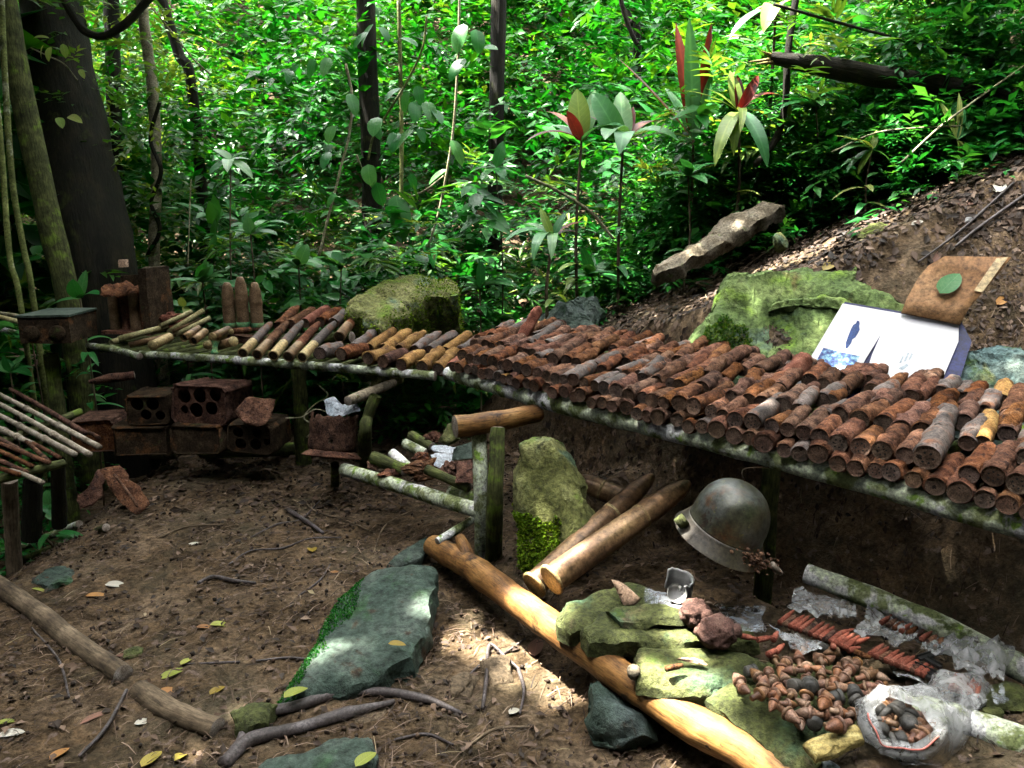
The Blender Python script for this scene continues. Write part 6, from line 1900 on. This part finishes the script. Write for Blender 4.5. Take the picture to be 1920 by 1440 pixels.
# ================================================================== SMALL FINDS ON THE TERRACE
# pottery shard and cup
pix_slab("pottery_shard", "tan curved pottery shard on the rear slab", [(1144, 1084), (1158, 1088), (1170, 1096), (1196, 1118), (1184, 1130), (1166, 1131), (1160, 1118)], Z(1168, 1112, .31), (-.5, -.55, .65), .022, "pottery", "shard", seed=100, amp=.003, jag=.002, cuts=4)
cupc = Z(1266, 1118, .28)
cup = shell_frag("broken_cup", "white broken cup with a curled side on the rear slab", cupc, .052, .075, math.radians(-150), math.radians(70), "ceramic", (.15, -.1, .9), "cup", seed=11)
V, Fc = [], []
o = mk("curl", *lathe([(.001, 0), (.02, .002), (.03, .012), (.032, .022)], 16, .03, 2, 20, capb=False, capt=False), "ceramic", cup)
o.location = (-.055, -.02, .05); o.rotation_euler = (.5, -.6, 0)
# grenades
def grenade(label, c, r, rot, seed):
    t = thing("grenade", label, "grenade", c)
    t.rotation_euler = rot
    bm = bmesh.new()
    bmesh.ops.create_icosphere(bm, subdivisions=4, radius=r)
    for v in bm.verts:
        d = mnoise.fractal(v.co * 45 + Vector((seed * 5, 0, 0)), .7, 2.1, 5)
        blocks = .05 * math.copysign(min(1, abs(math.sin(v.co.z / r * 7)) * 3), 1)
        v.co *= .95 + .20 * d + blocks * .5
        v.co.z *= 1.22
    me = bpy.data.meshes.new("grenade_body"); bm.to_mesh(me); bm.free()
    me.materials.append(MATS["grenade_crust"]); me.shade_smooth()
    ob("grenade_body", me, t)
    mk("fuze_stub", *lathe([(r * .42, r * 1.05), (r * .40, r * 1.3), (r * .3, r * 1.42), (.001, r * 1.45)], 12, .1, seed, 60, capb=False, capt=False), "grenade_crust", t)
grenade("rust-crusted grenade, the rounder one left of its twin", Z(1304, 1150, .315), .046, (1.2, .5, .3), 1)
grenade("rust-crusted grenade, the larger one right in front of its twin", Z(1344, 1185, .305), .050, (1.3, .2, 1.2), 2)

# cartridges
CART = meshonly("cartridge_body", *lathe([(.0, 0), (.0058, 0), (.0062, .001), (.0062, .003), (.0053, .004), (.0060, .006), (.0055, .040), (.0040, .046), (.0038, .054), (.003, .062), (.0008, .070)], 10, .04, 1, 80, capb=False, capt=True), "cartridge_red")
CART2 = meshonly("cartridge_body", *lathe([(.0, 0), (.0062, .001), (.0062, .003), (.0053, .004), (.0060, .006), (.0055, .040), (.0040, .046), (.0038, .054)], 10, .06, 2, 80, capb=False, capt=True), "rust")
def cart(label, a, b, z, group, me=None, s=1.0):
    A, B = Z(*a, z), Z(*b, z)
    o = ob("cartridge", me or CART)
    d = B - A
    k = d.length / .066
    o.matrix_world = axis_matrix(A, d, 0, (1.5 * s, 1.5 * s, max(.7, k)))
    tag(o, label, "cartridge", group)
    return o
n1 = 14
for k in range(n1):
    bx, by = 1462 + k * 9.4, 1168 + k * 3.6
    me_ = CART2 if k in (1, 5, 9) else CART
    cart("red rusty cartridge, %s from left in the left row" % ORD[k], (bx, by), (bx + 26, by - 23 + (k % 3)),   .288 + .004 * (k % 2), "left row of cartridges", me_)
for k in range(11):
    bx, by = 1632 + k * 9.6, 1228 + k * 3.8
    cart("red rusty cartridge, %s from left in the middle row" % ORD[k], (bx, by), (bx + 24, by - 20 + (k % 3) * 2), .288, "middle row of cartridges", CART2 if k in (2, 8) else CART)
for k in range(9):
    bx, by = 1652 + k * 12.5, 1168 + k * 5.2
    cart("dark rusty cartridge, %s from left in the row beside the lichen log" % ORD[k], (bx, by), (bx + 20, by - 15), .29, "row of cartridges beside the lichen log", CART2 if k % 3 else CART, .9)
for k in range(5):
    bx, by = 1784 + k * 11, 1292 + k * 3
    cart("red cartridge, %s from left in the right row" % ORD[k], (bx, by), (bx + 10, by - 30), .28, "right row of five cartridges")
loose = [((1562, 1215), (1568, 1186), "upright-looking red cartridge at the foot of the left row"), ((1582, 1212), (1588, 1190), "grey cartridge right of the loose red one"), ((1596, 1208), (1630, 1196), "long pink cartridge pointing at the middle row"), ((1590, 1220), (1612, 1214), "short red cartridge under the long pink one"), ((1602, 1222), (1640, 1236), "tan cartridge along the plastic's fold"),
         ((1388, 1192), (1420, 1198), "red cartridge pointing right from the larger grenade"), ((1420, 1200), (1450, 1194), "pinkish cartridge left of the plastic sheet"), ((1450, 1200), (1458, 1184), "stubby red cartridge beside the plastic sheet"), ((1455, 1222), (1470, 1208), "red cartridge at the back of the fuze heap"), ((1440, 1228), (1458, 1216), "reddish cartridge touching the fuze heap"),
         ((1232, 1142), (1258, 1138), "copper bullet on the thin plate"), ((1222, 1150), (1228, 1142), "small copper bullet tip on the thin plate"), ((1248, 1254), (1287, 1246), "dark green cartridge on the wide olive slab"), ((1572, 1190), (1600, 1180), "red cartridge leaning on the left row's end")]
for k, (a, b, lab) in enumerate(loose):
    cart(lab, a, b, .285 if k != 12 else .262, "loose cartridges", CART2 if k in (1, 4, 12) else CART, 1.0)
pix_slab("curved_chip", "curved reddish chip on the wide olive slab", [(1268, 1233), (1290, 1230), (1312, 1232), (1328, 1242), (1322, 1246), (1300, 1238)], Z(1300, 1238, .262), (0, -.2, 1), .008, "pottery", "chip", seed=102, amp=.002, jag=.002)
# stripper clips (black bars)
for k, (a, b, lab) in enumerate((((1706, 1252), (1762, 1280), "black metal clip bar, front one of the stack"), ((1712, 1246), (1764, 1270), "black metal clip bar, middle one of the stack"), ((1722, 1236), (1748, 1228), "short black clip bar lying across the stack"), ((1736, 1236), (1764, 1252), "black clip bar at the back of the stack"))):
    A, B = Z(*a, .285 + .004 * k), Z(*b, .285 + .004 * k)
    c = (A + B) / 2; d = B - A
    o = boxmesh("clip_bar", c, d.length, .014, .008, "dark_plastic", rot=math.atan2(d.y, d.x), amp=.001, seed=k, label=lab, cat="clip")
    lip = boxmesh("lip", Vector((0, .006, .006)), d.length * .96, .003, .008, "dark_plastic", o, amp=.0006, seed=k + 5)

# plastic sheets
def sheet(name, label, pix, z, mat, seed, amp=.02, cat="plastic bag", n=22, lift=0.0):
    """crumpled plastic sheet over a quad given by four photo pixels"""
    c = [Z(px, py, z) for px, py in pix]
    V, Fc = [], []
    for i in range(n + 1):
        for j in range(n + 1):
            u, v = i / n, j / n
            p = c[0] * (1 - u) * (1 - v) + c[1] * u * (1 - v) + c[2] * u * v + c[3] * (1 - u) * v
            d = abs(mnoise.fractal(p * 14 + Vector((seed, 0, 0)), .7, 2.2, 3)) + .4 * abs(mnoise.noise(p * 40 + Vector((seed, 3, 0))))
            ex = mnoise.noise_vector(p * 9 + Vector((seed, 7, 0))) * .018
            V.append(p + Vector((ex.x, ex.y, d * amp + lift * math.sin(math.pi * u) * math.sin(math.pi * v))))
    for i in range(n):
        for j in range(n):
            a = i * (n + 1) + j
            Fc.append((a, a + 1, a + n + 2, a + n + 1))
    return tag(mk(name, V, Fc, mat, smooth=True), label, cat)
sheet("plastic_sheet", "clear plastic sheet behind the left row of cartridges", [(1490, 1108), (1610, 1132), (1608, 1170), (1474, 1146)], .275, "milky_plastic", 1, .03)
sheet("plastic_bag", "clear plastic bag under the left row of cartridges", [(1440, 1170), (1480, 1190), (1560, 1222), (1480, 1218)], .262, "clear_plastic", 2, .015)
sheet("plastic_flap", "crumpled plastic flap below the left row of cartridges", [(1465, 1196), (1530, 1178), (1552, 1216), (1500, 1228)], .268, "milky_plastic", 3, .022)
sheet("plastic_wrap", "crumpled plastic wrap between the left and middle rows", [(1592, 1195), (1630, 1150), (1740, 1200), (1700, 1225)], .268, "milky_plastic", 4, .045)
sheet("plastic_bag", "large crumpled plastic bag right of the middle row", [(1720, 1232), (1770, 1196), (1902, 1230), (1880, 1300)], .262, "milky_plastic", 5, .06, lift=.03)
sheet("plastic_scrap", "clear plastic scrap beside the larger grenade", [(1338, 1134), (1436, 1138), (1432, 1186), (1392, 1184)], .285, "clear_plastic", 6, .012)
sheet("plastic_film", "clear plastic film beneath the broken cup", [(1208, 1106), (1290, 1120), (1292, 1150), (1218, 1144)], .295, "clear_plastic", 7, .014)
sheet("plastic_strip", "whitish plastic strip below the middle row", [(1660, 1248), (1700, 1246), (1750, 1290), (1700, 1280)], .262, "milky_plastic", 8, .02)
sheet("plastic_corner", "folded bluish plastic corner in front of the right row", [(1806, 1312), (1848, 1304), (1862, 1320), (1830, 1332)], .28, "milky_plastic", 9, .02, lift=.02)
sheet("plastic_edge", "small plastic edge right of the right row", [(1862, 1296), (1884, 1290), (1888, 1320), (1862, 1324)], .27, "clear_plastic", 10, .02)

# fuzes
FZ = {}
def fz(key, prof, mat, seed):
    FZ[key] = meshonly(key, *lathe(prof, 14, .02, seed, 90, capb=True, capt=True), mat)
fz("nose", [(.0135, 0), (.0150, .002), (.0150, .008), (.0125, .016), (.0095, .024), (.0060, .029), (.0045, .034), (.0030, .036)], "copper_fuze", 1)
fz("collar", [(.0165, -.008), (.0185, -.006), (.0185, -.001), (.0160, 0)], "copper_fuze", 2)
fz("stem", [(.0070, -.034), (.0078, -.033), (.0078, -.014), (.0110, -.012), (.0110, -.008)], "copper_fuze", 3)
fz("dnose", [(.018, 0), (.020, .003), (.020, .014), (.018, .022), (.012, .026)], "dark_fuze", 4)
fz("dcollar", [(.020, -.014), (.0225, -.011), (.0225, -.002), (.020, 0)], "dark_fuze", 5)
def fuze(label, p, d, s, dark, group, roll=0.0, lump=False):
    t = thing("fuze", label, "fuze", p, group)
    t.matrix_world = axis_matrix(p, d, roll, (s, s, s))
    if dark:
        ob("nose", FZ["dnose"], t); ob("collar", FZ["dcollar"], t)
    else:
        ob("nose", FZ["nose"], t); ob("collar", FZ["collar"], t); ob("stem", FZ["stem"], t)
fr_ = random.Random(42)
rows = [(1218, 1478, 1600, 5), (1238, 1440, 1620, 7), (1256, 1395, 1640, 9), (1272, 1378, 1660, 10), (1288, 1385, 1670, 10), (1304, 1405, 1682, 9), (1320, 1440, 1680, 8), (1338, 1470, 1640, 6), (1356, 1490, 1600, 4)]
rown = ["rearmost", "second", "third", "fourth", "fifth", "sixth", "seventh", "eighth", "front"]
for ri, (py, x0, x1, n) in enumerate(rows):
    for k in range(n):
        px = x0 + (x1 - x0) * (k + .5) / n + fr_.uniform(-7, 7)
        u = (px - 1540) / 160; v = (py - 1290) / 80
        hgt = max(0, .05 * (1 - u * u * .8 - v * v * .9))
        z = .245 + hgt + fr_.uniform(0, .012)
        p = Z(px, py + fr_.uniform(-5, 5), z)
        a = fr_.uniform(0, 2 * math.pi)
        if fr_.random() < .5: a = fr_.uniform(.3, 1.2) + (math.pi if fr_.random() < .6 else 0)
        d = Vector((math.cos(a), math.sin(a), fr_.uniform(-.35, .35)))
        dark = fr_.random() < .13
        fuze("%s fuze, %s from left in the %s row of the heap" % ("dark crusted" if dark else "copper-brown", ORD[k], rown[ri]), p, d, fr_.uniform(.78, 1.05), dark, "heap of fuzes on the slab", fr_.uniform(0, 6))
fuze("copper-brown fuze lying on the yellow wood chunk", Z(1572, 1360, .30), (-.9, -.4, .05), 1.15, False, "heap of fuzes on the slab")
fuze("copper-brown fuze fallen on the slab in front of the heap", Z(1500, 1348, .25), (-.4, -.9, .0), 1.05, False, "heap of fuzes on the slab")
# yellow wood chunk
yw = pix_slab("yellow_wood", "split yellow wood chunk beside the plastic bag", [(1504, 1388), (1540, 1372), (1610, 1358), (1622, 1384), (1570, 1405), (1530, 1420)], Z(1560, 1388, .27), (-.08, -.3, 1), .028, "yellow_wood", "wood chunk", seed=110, amp=.005, jag=.004, cuts=4)

# big open plastic bag with fuzes inside
bagc = Z(1690, 1385, .27)
def bag():
    t = thing("fuze_bag", "open plastic bag with a red seal line, filled with fuzes", "plastic bag", bagc)
    face = Vector((-.30, -.62, .72)).normalized()       # the mouth looks up towards the viewer
    back = Vector((.80, .58, -.05)).normalized()
    side = face.cross(Vector((0, 0, 1))).normalized() * -1
    upv = side.cross(face).normalized()
    if upv.z < 0: upv = -upv
    nR = 36
    # (path offset, width, height, lean back)
    rings = [(.010, .062, .050), (.006, .070, .058), (.012, .082, .070), (.0, .094, .080), (-.03, .100, .084), (-.07, .098, .080), (-.12, .092, .070), (-.18, .082, .060), (-.25, .072, .050), (-.33, .064, .040), (-.40, .055, .030), (-.45, .030, .012)]
    V, Fc = [], []
    c0 = Vector((-.01, -.01, .055))
    for i, (dd, wid, hei) in enumerate(rings):
        m = min(1.0, max(0.0, -dd / .12))
        ax = (face * (1 - m) - back * m).normalized()
        if dd >= -.03:
            cen = c0 + face * dd
        else:
            cen = c0 + face * -.03 + back * (-dd - .03) + Vector((0, 0, -.03 * m))
        sd_ = side
        uv = (upv * (1 - m) + Vector((0, 0, 1)) * m).normalized()
        for j in range(nR):
            a = 2 * math.pi * j / nR
            # the mouth is pulled into a rough hexagon
            hx = 1.0 - .10 * abs(math.sin(3 * a)) * (1 if i < 3 else 0)
            p = cen + sd_ * math.cos(a) * wid * hx + uv * math.sin(a) * hei * hx
            amp = .008 + .022 * m
            ex = mnoise.noise_vector(p * 13 + Vector((3, 0, 0))) * amp * 1.3 + mnoise.noise_vector(p * 34) * amp * .6
            fold = abs(math.sin(a * 5 + 3 * mnoise.noise(p * 8))) * .010 * (.3 + m)
            p = p + ex + uv * fold * math.sin(a)
            p.z = max(p.z, -.055)
            V.append(p)
    n = len(rings)
    for i in range(n - 1):
        for j in range(nR):
            a = i * nR + j; b = i * nR + (j + 1) % nR
            Fc.append((a, b, b + nR, a + nR))
    mk("bag_film", V, Fc, "milky_plastic", t)
    ring = V[2 * nR:3 * nR]
    low = [ring[j % nR] + face * .003 for j in range(19, 35)]
    Vt, Ft = tube(low, .0022, 6, 30, 0, 1, caps=True)
    mk("red_seal", Vt, Ft, "red_line", t)
    return t, face, back, side, upv, c0
bg, bface, bback, bside, bupv, bc0 = bag()
for k in range(17):
    a = k * 2.4; rr_ = .012 + .044 * math.sqrt((k + .5) / 17)
    p = bagc + bc0 - bface * fr_.uniform(.018, .042) + bside * math.cos(a) * rr_ + bupv * math.sin(a) * rr_ * .8
    dark = k % 3 == 0
    hour = int(round((math.pi / 2 - (a % (2 * math.pi))) / (math.pi / 6))) % 12
    hour = ["twelve", "one", "two", "three", "four", "five", "six", "seven", "eight", "nine", "ten", "eleven"][hour]
    lab = "%s fuze in the plastic bag, %s at %s o'clock" % ("dark" if dark else "brown", "near the middle" if k < 4 else "halfway out" if k < 10 else "by the rim", hour)
    fuze(lab, p, Vector((fr_.uniform(-1, 1), fr_.uniform(-1, 1), fr_.uniform(-.3, .5))), 1.0, dark, "fuzes in the plastic bag")
boulder("terrace_pebble", Z(1862, 1338, .26), (.03, .02, .02), "slate_olive", "small pebble right of the folded plastic corner", "pebble", (0, 0, 0), 120, 2)

# ================================================================== FALLEN LEAVES
def fallen(label, px, py, L, ang, mat, W=.5, up=.008, bend=.35, tp=None, t=None):
    p = tp or (T(px, py, up) if t is None else P(px, py, t))
    V, Fc = big_leaf(1.0, W, bend, 8, .22, point=.85)
    key = "fl%s%.1f%.1f" % (mat, W, bend)
    if key not in LEAF_ME: LEAF_ME[key] = meshonly("fallen_leaf", V, Fc, mat)
    o = ob("fallen_leaf", LEAF_ME[key])
    e = .08
    n_ = Vector((th(p.x - e, p.y) - th(p.x + e, p.y), th(p.x, p.y - e) - th(p.x, p.y + e), 2 * e)).normalized()
    y = Vector((math.cos(ang), math.sin(ang), 0)); y = (y - n_ * y.dot(n_)).normalized()
    x = y.cross(n_); M = Matrix((x, y, n_)).transposed().to_4x4(); M.translation = p - y * L * .5
    o.matrix_world = M @ Matrix.Diagonal((L, L, L, 1))
    return tag(o, label, "leaf")
FL = [(585, 1030, .10, 1.9, "leaf_fallen_yellow", "yellow leaf near the roots at the lower shelf"), (415, 1172, .09, .3, "leaf_fallen_lime", "yellow-green leaf in the middle of the dirt"), (385, 1178, .07, .2, "leaf_fallen_orange", "tan leaf left of the middle yellow-green leaf"), (325, 1265, .10, .9, "leaf_fallen_lime", "yellow-green leaf right of the ground rail"),
      (350, 1242, .06, 1.2, "leaf_fallen_lime", "small yellow-green leaf above the rail's leaf cluster"), (318, 1298, .08, .1, "leaf_fallen_orange", "orange leaf beside the ground rail"), (408, 1296, .07, 1.1, "leaf_fallen_yellow", "golden leaf left of the olive flat stone"), (555, 1295, .09, .9, "leaf_fallen_lime", "lime leaf lying on the slate slab's lower tip"), (285, 1425, .09, 1.3, "leaf_fallen_yellow", "pale yellow ragged leaf at the bottom edge"),
      (340, 1418, .07, 1.4, "leaf_fallen_yellow", "yellow leaf right of the ragged bottom leaf"), (112, 1416, .07, 1.2, "leaf_fallen_orange", "orange leaf near the bottom left corner"), (14, 1356, .06, .6, "leaf_fallen_lime", "yellow-green leaf at the left edge below the rail"), (364, 1022, .07, .7, "leaf_fallen_pale", "white leaf in the upper part of the dirt"), (22, 1378, .08, .4, "leaf_fallen_pale", "grey-white leaf at the bottom left"),
      (182, 1118, .09, .4, "leaf_fallen_orange", "tan leaf in the left dirt"), (218, 1098, .10, .1, "leaf_fallen_pale", "pinkish pale leaf right of the left tan leaf"), (80, 1108, .10, 0, "leaf_fallen_lime", "long dull green leaf near the teal stone"), (630, 1075, .06, .3, "leaf_fallen_orange", "ochre leaf left of the bluish slate"), (270, 1356, .06, .5, "leaf_fallen_pale", "grey leaf below the half-buried rail"),
      (188, 1340, .14, 1.0, "leaf_fallen_brown", "long curled brown leaf at the lower left"), (342, 1356, .05, 1.8, "leaf_cordy_green", "tiny green seedling leaf below the rail"), (230, 1232, .05, 0, "leaf_fallen_brown", "reddish brown leaf right of the rail's middle"), (686, 1420, .08, 1.0, "leaf_fallen_lime", "bright yellow-green leaf on the pale grey slab"), (745, 1206, .06, .1, "leaf_fallen_yellow", "orange-yellow leaf at the slate slab's right corner"),
      (772, 1232, .06, -.3, "leaf_fallen_orange", "pinkish orange leaf just below the slab corner leaf"), (1005, 1215, .12, 1.4, "leaf_fallen_brown", "curled brown leaf under the orange pole"), (965, 1400 - 64, .06, .9, "leaf_fallen_pale", "pale flake in the dirt left of the blue-grey stone"), (950, 1256, .035, 0, "leaf_fallen_yellow", "tiny yellow leaf fragment on the dirt"), (1260, 1055, .08, 1.2, "leaf_fallen_brown", "brown leaf left of the helmet"),
      (1502, 398, .20, .45, "leaf_fallen_yellow", "large yellow leaf on the bank beside the plank"), (1495, 436, .15, .5, "leaf_fallen_lime", "yellow-green leaf below the large yellow bank leaf"), (1482, 458, .09, .9, "leaf_fallen_yellow", "small yellow leaf below the yellow-green bank leaf"), (1558, 498, .13, .6, "leaf_fallen_yellow", "yellow leaf at the green boulder's top edge"), (1738, 332, .32, .7, "leaf_fallen_pale", "large bright whitish leaf at the bank's crest"),
      (1880, 292, .22, .5, "leaf_fallen_yellow", "narrow yellow leaf at the right crest of the bank"), (1862, 316, .16, .2, "leaf_fallen_orange", "tan leaf at the bank's right crest"), (1900, 320, .14, .3, "leaf_cordy_green", "green leaf at the bank's right edge"), (1875, 350, .14, .9, "leaf_fallen_pale", "pale grey leaf on the bank's right"), (1820, 378, .15, .2, "leaf_fallen_brown", "purple-brown leaf on the bank's right"),
      (1590, 375, .10, .4, "leaf_fallen_brown", "brown leaf on the crest of the bank"), (1560, 340, .12, .3, "leaf_fallen_yellow", "yellow leaf under the bank seedlings"), (1515, 345 + 15, .10, 1.2, "leaf_fallen_orange", "tan leaf at the plank's upper end"), (1760, 480, .16, .9, "leaf_fallen_brown", "long brown leaf above the cardboard"), (1720, 420, .07, .2, "leaf_fallen_pale", "small pale leaf in the middle of the bank"),
      (1395, 505, .09, .4, "leaf_fallen_orange", "tan leaf at the boulder's left top"), (1285, 540, .06, 1.4, "leaf_fallen_pale", "pinkish leaf scrap under the plank"), (1040, 540, .14, .7, "leaf_fallen_brown", "red-brown leaf on the slope left of the outcrop"), (1800, 500 + 60, .08, .2, "leaf_fallen_brown", "brown leaf beside the cardboard's edge"), (1880, 585 - 20, .09, .7, "leaf_fallen_orange", "tan leaf on the right bank beside the cardboard")]
for (px, py, L, ang, mat, lab) in FL:
    W = .22 if "narrow" in lab or "long" in lab else .5
    if ("slate slab" in lab or "slab" in lab) and "below" not in lab:
        fallen(lab, px, py, L, ang, mat, W, tp=PL(px, py, Z(672, 1188, .10) + Vector((0, 0, .022)), Vector((-.12, -.14, 1)).normalized()) if py < 1330 else Z(px, py, .075))
    else:
        fallen(lab, px, py, L * .9, ang, mat, W, bend=.2 + .7 * ((px * 7 + py) % 10) / 10)

# ================================================================== LEAF LITTER AND FIBRES
def litter():
    r = np.random.default_rng(3)
    def ground_pts(n, x0, x1, y0, y1):
        x = r.uniform(x0, x1, n); y = r.uniform(y0, y1, n)
        ok = (x > -2.2 - .3 * (y - 3)) & (np.abs(x) < .74 * y + .3)
        q, a = qa(x, y)
        keepd = vnoise(x * 3, y * 3, 5) * .7 + .3 * r.random(n) > .33
        ok &= keepd
        x, y = x[ok], y[ok]
        return np.stack([x, y, terrain(x, y) + .006], 1)
    parts = []
    # thin fibres and twigs
    fib_v = np.array([(-.5, 0, 0), (.5, 0, 0), (-.4, .5, 6), (.4, .5, 6), (-.2, 1, 0), (.2, 1, 0)], float)
    fib_f = np.array([(0, 1, 3), (0, 3, 2), (2, 3, 5), (2, 5, 4)])
    pos = ground_pts(24000, -2.6, 3.2, 1.6, 6.0)
    n = len(pos)
    L = r.uniform(.025, .10, n) ** 1.0
    w = r.uniform(.0016, .0042, n)
    az = r.normal(.5, .9, n)
    fwd = np.stack([np.cos(az), np.sin(az), r.normal(0, .08, n)], 1)
    e = .05
    gxn = (terrain(pos[:, 0] + e, pos[:, 1], False) - terrain(pos[:, 0] - e, pos[:, 1], False)) / (2 * e)
    gyn = (terrain(pos[:, 0], pos[:, 1] + e, False) - terrain(pos[:, 0], pos[:, 1] - e, False)) / (2 * e)
    fwd[:, 2] += fwd[:, 0] * gxn + fwd[:, 1] * gyn
    up = np.stack([-gxn, -gyn, np.ones(n)], 1)
    R = rotmats(fwd, up)
    Vv = np.repeat(fib_v[None], n, 0)
    Vv = Vv * np.stack([w, L, w * .35], 1)[:, None, :]
    V = np.einsum('kij,knj->kni', R, Vv) + pos[:, None, :]
    Fq = (fib_f[None] + (np.arange(n) * 6)[:, None, None]).reshape(-1, 3)
    parts.append((V.reshape(-1, 3), Fq, np.repeat(r.beta(1.6, 1.6, n), 6)))
    # small dead leaf bits
    pos = ground_pts(9500, -2.6, 3.4, 1.6, 6.0)
    # thicker on the bank
    pb = ground_pts(22000, .0, 3.6, 3.0, 6.0); qb, ab = qa(pb[:, 0], pb[:, 1]); pb = pb[(qb > 0.0)]
    pos = np.concatenate([pos, pb])
    n = len(pos)
    az = r.uniform(0, 6.28, n)
    fwd = np.stack([np.cos(az), np.sin(az), r.normal(0, .2, n)], 1)
    gxn = (terrain(pos[:, 0] + e, pos[:, 1], False) - terrain(pos[:, 0] - e, pos[:, 1], False)) / (2 * e)
    gyn = (terrain(pos[:, 0], pos[:, 1] + e, False) - terrain(pos[:, 0], pos[:, 1] - e, False)) / (2 * e)
    fwd[:, 2] += fwd[:, 0] * gxn + fwd[:, 1] * gyn
    up = np.stack([-gxn, -gyn, np.ones(n)], 1) + r.normal(0, .3, (n, 3))
    tv, tf = leaf_template4(1, .5, .25, .1)
    s = r.uniform(.012, .045, n) * (1 + .6 * (pos[:, 1] > 3.8))
    V, Fq = scatter(tv, tf, pos + np.array([0, 0, .004]), rotmats(fwd, up), s)
    parts.append((V, Fq, np.repeat(r.beta(1.4, 2.0, n), len(tv))))
    # crumbs of soil
    pos = ground_pts(5200, -2.6, 3.2, 1.6, 5.4)
    oct_v = np.array([(1, 0, 0), (-1, 0, 0), (0, 1, 0), (0, -1, 0), (0, 0, .8), (0, 0, -.8)], float)
    oct_f = np.array([(0, 2, 4), (2, 1, 4), (1, 3, 4), (3, 0, 4), (2, 0, 5), (1, 2, 5), (3, 1, 5), (0, 3, 5)])
    n = len(pos)
    V, Fq = scatter(oct_v, oct_f, pos, rotmats(r.normal(0, 1, (n, 3)), r.normal(0, 1, (n, 3))), r.uniform(.003, .012, n) ** 1.0)
    parts.append((V, Fq, np.repeat(r.beta(1.3, 2.6, n), 6)))
    return join(parts)
V, Fq, rn = litter()
tag(ob("leaf_litter", bigmesh("leaf_litter", V, Fq, "litter", rn)), "dead leaf bits, needles and twigs strewn over the soil", "litter", kind="stuff")
